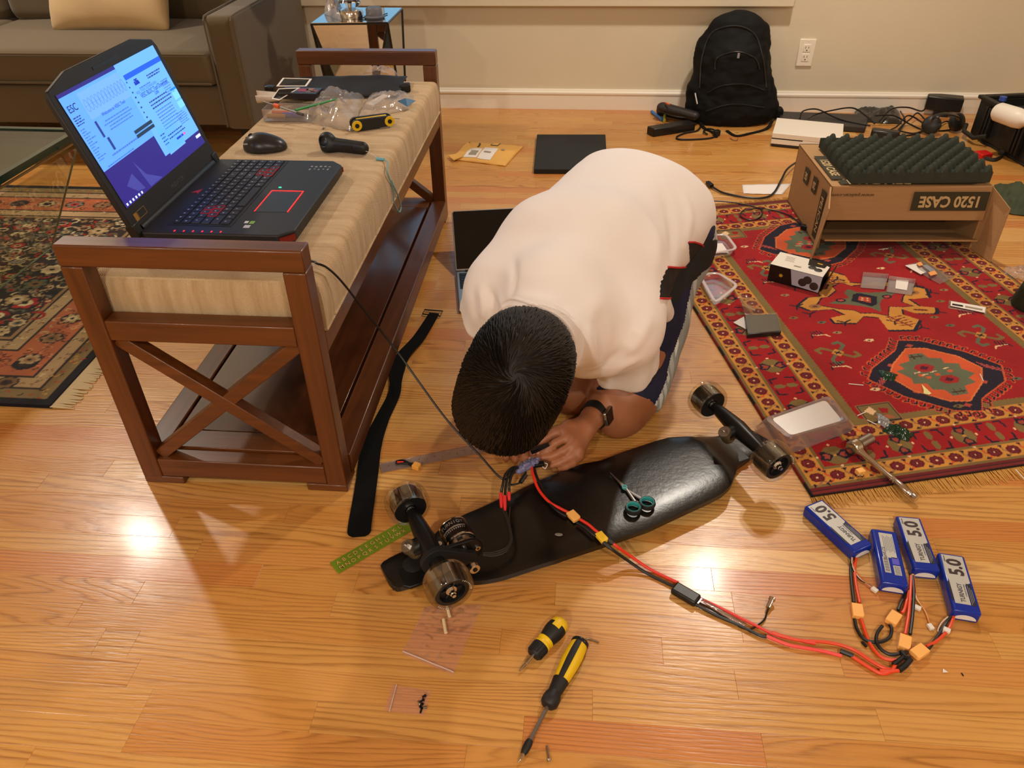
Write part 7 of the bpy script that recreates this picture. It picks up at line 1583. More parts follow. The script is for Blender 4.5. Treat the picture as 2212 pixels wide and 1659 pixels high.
# dark flat laptop, silver bag, cable tangle
q = [P(u,v,.028) for u,v in ((1682,262),(1870,275),(1878,247),(1686,240))]; mb = MB(); mb.add([Vector((p.x,p.y,.002)) for p in q]+q,[(3,2,1,0),(4,5,6,7),(0,1,5,4),(1,2,6,5),(2,3,7,6),(3,0,4,7)]); solo('closed_laptop', mb, M('dark_grey_lid',(44,42,42),.45), 'closed dark grey laptop lying behind the white console','laptop',bevel=.004,recalc=True)
crumple('antistatic_bag',[(1846,262),(1950,268),(1942,238),(1845,232)],.003,.05,2.7,'crumpled silver and black antistatic bag by the wall',mat=M('antistatic',(70,68,64),.2,metal=.6,bump=.5,bs=40,bd=.004),nu=22,nv=16)
for k,pts in enumerate(([(1728,256,.03),(1735,240,.05),(1765,236,.05),(1800,252,.035),(1830,262,.03),(1880,272,.03)],[(1745,256,.035),(1760,248,.05),(1790,240,.06),(1840,233,.07),(1870,250,.04),(1890,268,.01)],[(1900,262,.02),(1925,236,.06),(1960,232,.05),(1990,240,.04),(2000,232,.06)],[(1905,285,.005),(1935,275,.01),(1960,250,.05),(1985,260,.03),(2000,275,.01),(1975,288,.005),(1940,282,.01)],[(1890,250,.05),(1930,250,.05),(1965,268,.01),(1995,280,.005),(2040,282,.005),(2075,274,.005)],[(1945,240,.05),(1955,262,.02),(1940,290,.006),(1965,292,.006),(1990,285,.006)],[(1930,295,.006),(1948,272,.015),(1968,256,.03),(1982,244,.04),(1998,258,.03)],[(2030,268,.02),(2045,262,.01),(2055,268,.01)],[(2115,300,.004),(2125,310,.004),(2150,318,.004),(2180,315,.006)])):
    cord('tangled_cable',pts,.0036,WBK,['thin black cable arching over the closed dark laptop','second thin black cable arching over the closed dark laptop','thin black cable rising behind the silver bag','thin black cable looping low in the tangle','black cable running across the tangle to the headphones','short black cable in the middle of the tangle','black cable climbing from the power brick to the sensor bar','short black cable between the headphone cups','thin black cable on the floor before the hard case'][k],'cable')['group'] = 'tangled black cables by the wall'
mb = MB(); q = P(1912,289,.02); mb.box(q,(.12,.05,.035),RZ(-.35)); solo('power_brick', mb, BLK2, 'black power brick behind the egg crate foam','adapter',bevel=.008)
t_ = thing('camera_sensor_bar','black sensor bar box standing by the wall behind the headphones','sensor',P(2030,255,0))
a,b = P(1992,250,.0),P(2070,258,.0); ax = b-a; bb = basis((a.x,a.y,0),ax,Vector((-ax.y,ax.x,0))); L = ax.length; mb = MB(); mb.prism([(0,0),(L,0),(L,.07),(0,.07)],.03,.095,bb); part('body', mb, BLK2, t_, bevel=.006); mb = MB(); mb.prism([(L*.3,.01),(L*.7,.01),(L*.7,.06),(L*.3,.06)],0,.03,bb); part('foot', mb, BLK, t_)
t_ = thing('headphones','black over ear headphones on the floor by the wall','headphones',P(2040,275,0))
for u,v,rz in ((2012,270,-.5),(2068,264,.5)):
    c = P(u,v,.045); R = Matrix.Rotation(rz,3,'Z')@Matrix.Rotation(rad(70),3,'X'); mb = MB(); mb.lathe([(0,.018),(.030,.018),(.040,.010),(.042,-.004),(.036,-.018),(.020,-.020),(0,-.012)],28,Matrix.Translation(c)@R.to_4x4()); part('ear_cup', mb, M('headphone_black',(26,27,24),.4), t_)
mb = MB(); mb.tube(spl([P(2012,262,.09),P(2020,252,.12),P(2045,246,.13),P(2066,250,.11),P(2070,258,.085)],8),.009,8,sq=(.5,1.4)); part('headband', mb, BLK2, t_)
mb = MB(); mb.cyl(P(1994,278,.02),P(1998,279,.02),.006,n=10); solo('blue_led_plug', mb, M('blue_led',(60,50,220),.4,emit=.6), 'tiny blue lit plug among the cables by the headphones','plug')
# hard case with bottle
A0 = P(2093,292,.0); Bd = (P(2212,362,0)-A0).normalized(); Cd = Vector((-Bd.y,Bd.x,0)); 
if Cd.y<0: Cd = -Cd
t_ = thing('hard_case','open black hard equipment case at the right edge by the wall','case',A0+Bd*.25+Cd*.2); bb = basis((A0.x,A0.y,0),Bd,Cd); LC,WC,HCs = .52,.40,.165
HCM = M('hard_case_black',(22,22,20),.5,bump=.15,bs=200)
mb = MB(); r1 = [(0,.012),(LC,.012),(LC,WC-.012),(0,WC-.012)]
for z0,z1,o_ in ((.012,HCs,0.),): 
    for (x0,x1,y0,y1) in ((0,LC,0,.012),(0,LC,WC-.012,WC),(0,.012,.012,WC-.012),(LC-.012,LC,.012,WC-.012)): mb.prism([(x0,y0),(x1,y0),(x1,y1),(x0,y1)],z0,z1,bb)
mb.prism([(0,0),(LC,0),(LC,WC),(0,WC)],.002,.012,bb); part('shell', mb, HCM, t_, bevel=.004)
mb = MB()
for (x0,x1,y0,y1) in ((-.012,LC+.012,-.012,.016),(-.012,LC+.012,WC-.016,WC+.012),(-.012,.016,.016,WC-.016),(LC-.016,LC+.012,.016,WC-.016)): mb.prism([(x0,y0),(x1,y0),(x1,y1),(x0,y1)],HCs,HCs+.016,bb)
part('rim', mb, HCM, t_, bevel=.004)
for x in (.08,.30): 
    for k in range(3): mb = MB(); mb.prism([(x+.022*k,-.022),(x+.022*k+.012,-.022),(x+.022*k+.012,0),(x+.022*k,0)],.03,HCs-.01,bb); part('latch_rib', mb, HCM, t_, bevel=.003)
mb = MB(); mb.tube([bb@Vector(p) for p in ((.0,-.03,.05),(.04,-.06,.035),(.12,-.06,.03),(.16,-.03,.05))],.010,8); part('handle', mb, HCM, t_)
t_ = thing('white_bottle','white plastic bottle with blue cap lying in the hard case','bottle',bb@Vector((.27,.24,.014)))
q0,q1 = PY(2150,240,(bb@Vector((.2,.25,0))).y),PY(2225,275,(bb@Vector((.25,.22,0))).y); q0.z=q1.z=.17; q0 = P(2152,240,.185); q1 = P(2218,262,.185)
d = (q1-q0).normalized(); mb = MB(); mb.lathe([(0,0),(.030,0),(.038,.012),(.040,.10),(.036,.13),(.018,.15),(.016,.165),(0,.165)],24,Matrix.Translation(q0)@d.to_track_quat('Z','Y').to_matrix().to_4x4()); part('body', mb, WPL, t_); mb = MB(); m_ = q0+Vector((.02,.02,.038)); mb.cyl(m_,m_+Vector((0,0,.016)),.014); part('cap', mb, M('blue_cap',(36,70,150),.4), t_)
mb = MB(); mb.box(bb@Vector((LC/2,.22,.075)),(LC-.06,WC-.10,.12),RZ(math.atan2(Bd.y,Bd.x))); solo('case_foam', mb, M('charcoal_foam'), 'charcoal foam block filling the open hard case','foam')
mb = MB(); q = P(2124,334,.012); mb.box(q,(.055,.05,.022),RZ(.3)); solo('red_box', mb, M('red_plastic',(190,26,20),.4), 'small bright red box in front of the hard case','box',bevel=.003)
t_ = thing('carry_strap','flat dark strap lying on the floor by the hard case','strap',P(2120,345,0)); pp = spl([P(u,v,z) for u,v,z in ((2085,322,.006),(2105,334,.004),(2130,344,.004),(2150,346,.006),(2168,334,.008),(2158,328,.012))],8); mb = MB(); mb.tube(pp,.012,6,sq=(.25,1.),up=(0,0,1)); part('webbing', mb, M('dark_webbing',(40,44,38),.7), t_)
# ================================================================ CARDBOARD BOX WITH EGG CRATE FOAM
CB_ = NT('cardboard'); n1 = CB_.noise(CB_.obj((2,2,60)),6.,3.); c = CB_.mix(n1,srgb(178,138,92),srgb(160,121,78)); CB_.link(c,'Base Color'); CB_.b.inputs['Roughness'].default_value=.8; CB_.bump(n1,.08,.002); CB_ = CB_.m
zb = .232; f1,f2 = P(1797,402,zb),P(2146,402,zb); ax = f2-f1; WX = ax.length; ay = Vector((-ax.y,ax.x,0)); bb = basis((f1.x,f1.y,0),ax,ay); DX = .40
RB = Matrix((tuple(bb.col[0])[:3],tuple(bb.col[1])[:3],tuple(bb.col[2])[:3])).transposed()
t_ = thing('cardboard_box','brown cardboard case carton lying open toward the camera on the rug','box',bb@Vector((WX/2,DX/2,0))); th = .005; z0 = RZT+.002
def panel(name,pts,flip=False):
    mb = MB(); q = [bb@Vector(p) for p in pts]; n_ = (q[1]-q[0]).cross(q[2]-q[0]).normalized()*th; n4 = len(q); mb.add(q+[p+n_ for p in q],[tuple(range(n4-1,-1,-1)),tuple(range(n4,2*n4))]+[(k,(k+1)%n4,n4+(k+1)%n4,n4+k) for k in range(n4)]); return part(name, mb, CB_, t_, smooth=False, recalc=True)
panel('top_panel',[(0,0,zb),(0,DX,zb),(WX,DX,zb),(WX,0,zb)]); panel('back_panel',[(0,DX,z0),(WX,DX,z0),(WX,DX,zb),(0,DX,zb)]); panel('left_panel',[(0,0,z0),(0,DX,z0),(0,DX,zb-.001),(0,0,zb-.001)]); panel('right_panel',[(WX,0,z0),(WX,0,zb-.001),(WX,DX,zb-.001),(WX,DX,z0)]); panel('bottom_panel',[(0,.11,z0),(WX,.11,z0),(WX,DX,z0),(0,DX,z0)])
panel('front_flap',[(.003,-.004,zb-.001),(WX-.003,-.004,zb-.001),(WX-.003,-.016,zb-.112),(.003,-.016,zb-.112)])
lf = [tuple(bb.inverted()@p) for p in (P(1812,430,.205),P(1777,545,z0))]
panel('side_flap',[(0,0,zb-.003),(0,0,z0),(-.055,-.115,z0),(-.022,-.085,.190)]); panel('side_flap',[(WX,0,zb-.003),(WX+.035,-.072,.185),(WX+.02,-.10,z0),(WX,0,z0)])
panel('bottom_flap',[(.006,.11,z0+.006),(WX-.006,.11,z0+.006),(WX-.006,-.035,.058),(.006,-.035,.058)])
INK = M('box_ink',(56,50,30),.7); CLT = M('cardboard_letters',(196,168,120),.8)
FF = basis(bb@Vector((WX/2,-.0042,zb-.052)), bb.to_3x3()@Vector((-1,0,0)), bb.to_3x3()@Vector((0,.108,-1)).normalized()) # upside-down text frame
FF = Matrix(((-1,0,0,WX/2),(0,0,-1,-.0098),(0,-1,0,zb-.056),(0,0,0,1))); FF = bb@FF
tiltm = Matrix.Rotation(rad(-6.2),4,'X')
def fm(x,z,off): # point on the front flap, local
    f = (zb-.001-z)/.111; return bb@Vector((x,-.004-.012*f-th-off,z))
def fquad(name,x0,x1,z0_,z1_,off,mat): mb = MB(); mb.quad(fm(x0,z0_,off),fm(x1,z0_,off),fm(x1,z1_,off),fm(x0,z1_,off)); return part(name, mb, mat, t_, smooth=False)
fquad('ink_block',WX*.515,WX*.985,zb-.077,zb-.015,.0006,INK)
fr_ = lambda x,z,off: basis(fm(x,z,off), bb.to_3x3()@Vector((-1,0,0)), fm(x,z-.05,off)-fm(x,z,off))
text('lettering','1520 CASE',.050,fr_(WX*.75,zb-.046,.0012),CLT,t_,bold=.0016,sx=.86); text('lettering','www.pelican.com',.0155,fr_(WX*.135,zb-.026,.0008),INK,t_,sx=1.25)
def tp_(x,y,off=.0008): return bb@Vector((x,y,zb+th+off))
mb = MB(); mb.quad(tp_(.012,.045),tp_(.052,.045),tp_(.052,.26),tp_(.012,.26)); mb.quad(tp_(.03,.004),tp_(WX-.05,.004),tp_(WX-.05,.04),tp_(.03,.04)); part('ink_block', mb, INK, t_, smooth=False)
text('lettering','1520 CASE',.038,basis(tp_(.033,.15,.0014),bb.to_3x3()@Vector((0,-1,0)),bb.to_3x3()@Vector((1,0,0))),CLT,t_,bold=.001,sx=.86); text('lettering','PELICAN',.052,basis(tp_(WX*.30,.022,.0014),bb.to_3x3()@Vector((-1,0,0)),bb.to_3x3()@Vector((0,-1,0))),CLT,t_,bold=.001)
def lp(y,z,off=.0008): return bb@Vector((-th-off,y,z))
for y0,y1,za_,zb_ in ((.215,.265,.145,.200),(.12,.165,.150,.205)):
    mb = MB(); mb.quad(lp(y1,za_),lp(y0,za_),lp(y0,zb_),lp(y1,zb_)); part('ink_block', mb, INK, t_, smooth=False); text('lettering','SE' if y0>.2 else '20',.034,basis(lp((y0+y1)/2,(za_+zb_)/2,.0014),bb.to_3x3()@Vector((0,1,0)),Vector((0,0,-1))),CLT,t_,bold=.001,sx=.8)
mb = MB(); mb.quad(lp(.062,.03),lp(.018,.03),lp(.018,.20),lp(.062,.20)); part('ink_block', mb, INK, t_, smooth=False); text('lettering','PELICAN',.034,basis(lp(.040,.115,.0014),Vector((0,0,-1)),bb.to_3x3()@Vector((0,-1,0))),CLT,t_,bold=.0006,sx=.95)
# egg crate foam sheet
q = [P(u,v,zb+th) for u,v in ((1832,396),(2140,396),(2062,312),(1770,300))]
zf = zb+th+.002; q = [Vector((p.x,p.y,zf)) for p in (P(1838,397,zf),P(2138,394,zf),P(2060,300,zf+.03),P(1772,300,zf+.03))]
mb = MB(); NU,NV = 132,84
def egg(u,v):
    p = (q[0]*(1-u)+q[1]*u)*(1-v)+(q[3]*(1-u)+q[2]*u)*v; hgt = .5+.5*math.sin(u*19*math.pi)*math.sin(v*12*math.pi)
    k = min(1,12*min(u,1-u,v,1-v)+.35); return (p.x,p.y,zf+.014+.040*(hgt*hgt*(3-2*hgt)))
mb.grid(egg,NU,NV); n1_ = NU+1; rim = [i for i in range(n1_)]+[j*n1_+NU for j in range(1,NV+1)]+[NV*n1_+i for i in range(NU-1,-1,-1)]+[j*n1_ for j in range(NV-1,0,-1)]; b0 = len(mb.v)
mb.v += [(mb.v[i][0],mb.v[i][1],zf) for i in rim]; R_ = len(rim); mb.f += [(rim[(k+1)%R_],rim[k],b0+k,b0+(k+1)%R_) for k in range(R_)]+[tuple(b0+k for k in range(R_-1,-1,-1))]; mb.c += [None]*(R_+1)
solo('egg_crate_foam', mb, M('egg_foam',(62,66,58),.95,bump=.5,bs=700,bd=.002,spec=.1), 'charcoal egg crate foam sheet lying on top of the cardboard box','foam',recalc=True,ang=60)
# ---------------------------------------------------------------- cords, paper, green things by the box
cord('extension_cable',[(1534,399,.010),(1546,408,.008),(1565,417,.006),(1610,426,.006),(1650,427,.006),(1672,416,.008),(1688,388,.02),(1702,364,.03),(1730,345,.012),(1760,330,.01)],.0042,WBK,'black power cord with plug curving to the cardboard box','cable')
mb = MB(); q0,q1 = P(1528,394,.012),P(1538,402,.012); mb.tube([q0,q1],.012,4,sq=(1,.8)); solo('power_plug', mb, BLK2, 'black power plug at the end of the curved cord','plug',bevel=.002)
cord('rug_cable',[(1500,437,.012),(1540,434,RZT+.004),(1581,437,RZT+.004),(1618,444,RZT+.004),(1643,452,RZT+.004),(1647,461,RZT+.004),(1638,472,RZT+.004),(1618,475,RZT+.004),(1600,467,RZT+.004),(1605,455,RZT+.004),(1628,451,RZT+.008),(1660,452,RZT+.004),(1702,464,RZT+.004),(1728,482,RZT+.004),(1738,491,RZT+.004)],.0026,WBK,'thin black cable looped on the far rug border','cable')
mb = MB(); mb.box(P(1744,492,RZT+.010),(.045,.020,.016),RZ(-.5)); solo('charger_plug', mb, BLK2, 'black connector block on the rug beside the cardboard box','plug',bevel=.003)
mb = MB(); q = [P(u,v,.002) for u,v in ((1606,418),(1690,420),(1709,397),(1603,399))]
mb.grid(lambda u,v: tuple(((q[0]*(1-u)+q[1]*u)*(1-v)+(q[3]*(1-u)+q[2]*u)*v)+Vector((0,0,.004*abs(noise.noise(Vector((u*4,v*3,1))))))),12,6); o=solo('paper_strip', mb, M('white_paper'), 'white paper strip on the floor left of the cardboard box','paper'); o.modifiers.new('t','SOLIDIFY').thickness=.0008
crumple('green_pouch',[(2140,455),(2240,470),(2240,405),(2148,398)],.004,.05,7.3,'dark green fabric pouch on the floor at the right edge',mat=M('dark_green_cloth',(58,66,44),.8,var=.1,bump=.2,bs=300),nu=24,nv=18,cat='pouch')
s = SDF(P(2225,640,.06)-Vector((.14,.14,.08)),P(2225,640,.06)+Vector((.14,.14,.16)),.005); s.cone(P(2228,655,.02),P(2232,620,.10),.055,.03,.0); s.plane((0,0,RZT+.001),(0,0,1)); solo('green_cloth_bundle', smooth_mb(s.mesh(),2), M('deep_green_cloth',(38,48,32),.85,var=.2,vs=40,bump=.3,bs=120,bd=.003), 'dark green cloth bundle at the far right edge of the rug','cloth')
crumple('clear_bag',[(2166,592),(2230,612),(2232,588),(2172,578)],.004,.03,1.9,'small clear plastic bag on the floor at the right edge beyond the rug',nu=18,nv=14)
# ================================================================ PERSON kneeling and bent over the board
def S(u,v,z,rp): p = P(u,v,z); return (tuple(p), rp*depth(p)/FPX)
per = thing('person','person in white T-shirt and navy shorts kneeling bent over the longboard','person',P(1330,760,0))
SKIN = NT('skin'); n1 = SKIN.noise(SKIN.obj(),14.,4.); n2 = SKIN.noise(SKIN.obj(),300.,2.); c = SKIN.mix(SKIN.ramp(n1,[(.35,(0,0,0,1)),(.7,(1,1,1,1))]),srgb(160,102,68),srgb(138,82,50)); SKIN.link(c,'Base Color'); SKIN.b.inputs['Roughness'].default_value=.5; SKIN.b.inputs['Subsurface Weight'].default_value=.12; SKIN.b.inputs['Subsurface Radius'].default_value=(.9,.35,.2); SKIN.b.inputs['Subsurface Scale'].default_value=.01; SKIN.bump(n2,.08,.001); SKIN=SKIN.m
# --- head frame
hc = P(1113,818,.430); CAMD = (Vector((0,0,HC))-hc).normalized()
aim = (RT*-.40+UP*-.92); aim = (aim-CAMD*aim.dot(CAMD)).normalized()
HU = (CAMD*math.cos(rad(24))+aim*math.sin(rad(24))).normalized(); HF = (aim*math.cos(rad(24))-CAMD*math.sin(rad(24))).normalized(); HRt = HF.cross(HU)
HM = np.array([[HRt.x,HF.x,HU.x],[HRt.y,HF.y,HU.y],[HRt.z,HF.z,HU.z]])   # columns: right, face, up
def hp(r,f,u): q = hc+HRt*r+HF*f+HU*u; return tuple(q)
b = SDF((-.42,.78,-.02),(.62,2.30,.66),.0042)
b.ell(hp(0,-.006,.010),(.076,.096,.094),HM,k=0); b.ell(hp(0,.020,-.055),(.062,.070,.070),HM,k=.03); b.ell(hp(0,.055,-.085),(.038,.040,.032),HM,k=.03)
b.cone(hp(0,.088,-.025),hp(0,.108,-.050),.009,.013,.012); b.ell(hp(0,.086,-.078),(.024,.012,.010),HM,k=.008); b.ell(hp(0,.084,.004),(.052,.016,.012),HM,k=.015)
for sg in (-1,1):
    b.ell(hp(sg*.032,.080,-.014),(.015,.012,.010),HM,k=.004); b.ell(hp(sg*.079,-.008,-.022),(.009,.020,.031),HM,k=.008); b.ell(hp(sg*.084,.004,-.020),(.005,.010,.016),HM,k=.003,op='s'); b.ell(hp(sg*.044,.060,-.045),(.022,.022,.022),HM,k=.02)
neckb = P(1195,712,.425)
b.cone(hp(0,-.030,-.055),tuple(neckb),.056,.062,.035)
# --- legs
kneeR = S(1338,888,.060,56); thR = S(1440,515,.36,86)
b.chain([thR,S(1396,690,.22,80),S(1354,850,.10,66),kneeR],.03)
kL = P(1238,842,.062); hipL = P(1320,500,.36); b.chain([(tuple(hipL),.095),(tuple(hipL.lerp(kL,.5)),.080),(tuple(kL),.056)],.03)
def shin(k, hip, off):
    back = Vector((hip.x-k.x,hip.y-k.y,0)).normalized(); ank = k+back*.40+Vector((off,0,-.012)); cal = k.lerp(ank,.38)+Vector((0,0,.012))
    b.chain([(tuple(k),.052),(tuple(cal),.056),(tuple(ank),.034)],.03); toe = ank+back*.15+Vector((0,0,-.018)); b.chain([(tuple(ank),.036),(tuple(ank.lerp(toe,.5)+Vector((0,0,-.004))),.034),(tuple(toe),.024)],.02); return ank
shin(Vector(kneeR[0]),Vector(thR[0]),.02); shin(kL,hipL,-.02)
# --- arms
shR = S(1342,702,.365,80); elR = P(1352,806,.088); wrR = P(1280,902,.088)
b.chain([(shR[0],.055),(tuple(Vector(shR[0]).lerp(elR,.6)),.047),(tuple(elR),.042),(tuple(elR.lerp(wrR,.35)),.043),(tuple(elR.lerp(wrR,.8)),.031),(tuple(wrR),.027)],.02)
shL = S(1099,630,.40,72); elL = P(1096,742,.12); wrL = P(1104,868,.13)
b.chain([(shL[0],.055),(tuple(Vector(shL[0]).lerp(elL,.6)),.046),(tuple(elL),.041),(tuple(elL.lerp(wrL,.35)),.042),(tuple(elL.lerp(wrL,.85)),.030),(tuple(wrL),.026)],.02)
# torso core under the shirt
b.chain([(tuple(neckb),.06),(tuple(P(1205,650,.42)),.09),(tuple(P(1290,540,.43)),.10),(tuple(P(1385,450,.42)),.11)],.04); b.cone(shL[0],shR[0],.055,.055,.04); b.cone(tuple(hipL),thR[0],.09,.09,.04)
# --- hands
def finger(pts,rs,k=.004): b.chain([(tuple(P(*p)),r) for p,r in zip(pts,rs)],k)
palm = [(tuple(wrR),.026),(tuple(P(1262,925,.088)),.027)]
b.chain(palm,.012)
mc = [P(1222,938,.092),P(1240,953,.090),P(1248,969,.082),P(1250,984,.070)]   # knuckles index..little
for q in mc: b.cone(tuple(P(1268,918,.086)),tuple(q),.019,.0125,.012)
b.cone(tuple(mc[0]),tuple(mc[3]),.011,.010,.010)
finger([(1226,944,.093),(1200,957,.086),(1182,970,.076),(1163,981,.066)],[.0112,.0098,.0088,.0072])     # index
finger([(1242,957,.090),(1216,975,.078),(1190,987,.066),(1146,991,.060)],[.0112,.0098,.0090,.0072])     # middle
finger([(1249,972,.082),(1230,989,.066),(1210,999,.056),(1192,1006,.052)],[.0108,.0094,.0084,.0070])    # ring
finger([(1251,985,.070),(1238,1001,.054),(1222,1009,.045),(1208,1012,.042)],[.0098,.0084,.0076,.0064])  # little
finger([(1262,916,.086),(1228,920,.096),(1200,934,.090),(1176,948,.080),(1157,962,.072)],[.0165,.0135,.0112,.0102,.0078],.008)  # thumb
wl = wrL; fd = (P(1114,918,.11)-wl).normalized(); sd = Vector((-fd.y,fd.x,0)).normalized()
for k in range(4):
    kn = wl+fd*.078+sd*(.030-.020*k)+Vector((0,0,.004)); b.cone(tuple(wl),tuple(kn),.020,.0115,.012)
    L_ = (.040,.045,.041,.033)[k]; q1 = kn+fd*L_*.7+Vector((0,0,-.022)); q2 = q1+fd*L_*.25+Vector((0,0,-.022)); q3 = q2-fd*.006+Vector((0,0,-.016)); b.chain([(tuple(kn),.0108),(tuple(q1),.0092),(tuple(q2),.0082),(tuple(q3),.0068)],.004)
tb = wl+fd*.022-sd*-.026; b.chain([(tuple(wl+fd*.01+sd*.012),.016),(tuple(wl+fd*.045+sd*.042+Vector((0,0,-.012))),.0120),(tuple(wl+fd*.078+sd*.040+Vector((0,0,-.030))),.0095),(tuple(wl+fd*.095+sd*.030+Vector((0,0,-.042))),.0075)],.006)
b.plane((0,0,.003),(0,0,1))
bm_ = smooth_mb(b.mesh(),1,.5); body = part('body', bm_, SKIN, per)
for q,d in ((P(1163,981,.066),(P(1163,981,.066)-P(1182,970,.076)).normalized()),(P(1157,962,.072),(P(1157,962,.072)-P(1176,948,.080)).normalized()),(P(1146,991,.060),(P(1146,991,.060)-P(1190,987,.066)).normalized())):
    up_ = (Vector((0,0,HC))-q).normalized(); up_ = (up_-d*up_.dot(d)).normalized(); sdv = d.cross(up_); R = Matrix((sdv,d,up_)).transposed(); mb = MB(); mb.sph(q+up_*.0058-d*.001,(.0046,.0058,.0018),10,6,R); part('fingernail', mb, M('fingernail',(206,150,126),.3), body)
# face details
EYW = M('eye_white',(225,215,205),.25); EYD = M('eye_iris',(40,24,14),.2)
for sg in (-1,1):
    mb = MB(); mb.sph(hp(sg*.032,.083,-.014),.0105,12,8); e_ = part('eye', mb, EYW, per); mb = MB(); mb.sph(hp(sg*.032,.0905,-.014),.0045,10,6); part('iris', mb, EYD, e_)
    mb = MB(); mb.tube([hp(sg*.016,.098,.004),hp(sg*.034,.098,.009),hp(sg*.050,.090,.004)],.0035,6); part('eyebrow', mb, EYD, per)
mb = MB(); mb.tube([hp(-.020,.092,-.077),hp(0,.100,-.076),hp(.020,.092,-.077)],.004,6); part('lips', mb, M('lips',(150,82,72),.45), per)
# --- hair: cap plus combed strands running out from the crown
HRM = NT('dark_hair'); n1 = HRM.noise(HRM.obj(),60.,3.); HRM.link(HRM.mix(n1,srgb(13,10,7),srgb(32,23,14)),'Base Color'); HRM.b.inputs['Roughness'].default_value=.55; HRM.b.inputs['Specular IOR Level'].default_value=.25; HRM=HRM.m
h = SDF(hc-Vector((.17,.17,.17)),hc+Vector((.17,.17,.17)),.0032)
h.ell(hp(0,-.004,.022),(.0905,.114,.098),HM,k=0); h.ell(hp(0,-.048,-.020),(.080,.072,.080),HM,k=.03); h.ell(hp(0,-.062,-.062),(.062,.040,.052),HM,k=.02); h.ell(hp(0,.060,.040),(.076,.062,.055),HM,k=.03)
h.plane(hp(0,.080,-.005),tuple(HU*1.0-HF*.35),k=.02); 
for sg in (-1,1): h.ell(hp(sg*.085,.000,-.040),(.024,.034,.050),HM,k=.012,op='s')
hm = smooth_mb(h.mesh(),2); hb = bvh_of(hm)
crown = hp(0,0,0); CW = (CAMD); cr = hb.ray_cast(Vector((0,0,HC)), ray(1112,812).normalized())[0]
rng = random.Random(12); vv,nn = vnormals(hm); VN = [Vector(n) for n in nn]; VV = [Vector(v) for v in vv]
out = MB(); out.join(hm); import bisect
ids = list(range(len(VV))); rng.shuffle(ids)
def flow(p,n):
    d = p-cr; d = d-n*d.dot(n); r = d.length
    if r<1e-5: return None,0
    d.normalize(); sw = d.cross(n); ang = 1.15*math.exp(-r/.035); return (d*math.cos(ang)+sw*math.sin(ang)).normalized(), r
cnt = 0
for i in ids:
    if cnt>10500: break
    p = VV[i]
    if (p-hc).dot(HU)<-.06 and (p-hc).dot(HF)>0: continue
    n = VN[i]; pts = []; q = p.copy(); L = rng.uniform(.022,.042); ns = 5; ok = True; lift = rng.uniform(.001,.0048)
    for k in range(ns+1):
        g = hb.find_nearest(q)
        if g[0] is None: ok=False; break
        q,n2 = g[0],g[1]; f,r = flow(q,n2)
        if f is None: ok=False; break
        f = (f+Vector((rng.uniform(-.16,.16),rng.uniform(-.16,.16),rng.uniform(-.16,.16)))).normalized(); t_ = k/ns
        pts.append(q+n2*(lift*math.sin(math.pi*(.15+.75*t_))-.0004)); q = q+f*(L/ns)
    if not ok: continue
    out.tube(pts,[.0006,.0010,.0011,.0010,.0007,.0003],3); cnt += 1
part('hair', out, HRM, per)
# --- T-shirt
s = SDF((-.32,.98,.02),(.48,2.25,.70),.0052)
mid = [S(1385,442,.455,104),S(1292,540,.475,104),S(1200,640,.455,92)]; lft = [S(1314,420,.455,92),S(1187,540,.460,98),S(1099,628,.405,82)]; rgt = [S(1456,470,.415,88),S(1345,600,.42,86),S(1330,700,.375,84)]
for ch in (mid,lft,rgt): s.chain(ch,.07)
s.cone(lft[2][0],mid[2][0],lft[2][1]*.95,mid[2][1]*.85,.06); s.cone(mid[2][0],rgt[2][0],mid[2][1]*.85,rgt[2][1]*.9,.06); s.chain([S(1270,640,.40,100),S(1262,748,.33,70)],.05)
s.chain([S(1500,500,.36,46),S(1515,528,.30,30)],.03)
# sleeves
slR0,slR1 = Vector(shR[0]),P(1352,800,.20); ax_ = (slR1-slR0).normalized(); s.cone(tuple(slR0),tuple(slR1+ax_*.03),.077,.070,.045,cut=(tuple(slR1),tuple((ax_+Vector((.0,-.25,-.1))).normalized())))
slL0,slL1 = Vector(shL[0]),P(1049,694,.31); ax2 = (slL1-slL0).normalized(); s.cone(tuple(slL0),tuple(slL1+ax2*.03),.072,.064,.045,cut=(tuple(slL1),tuple(ax2)))
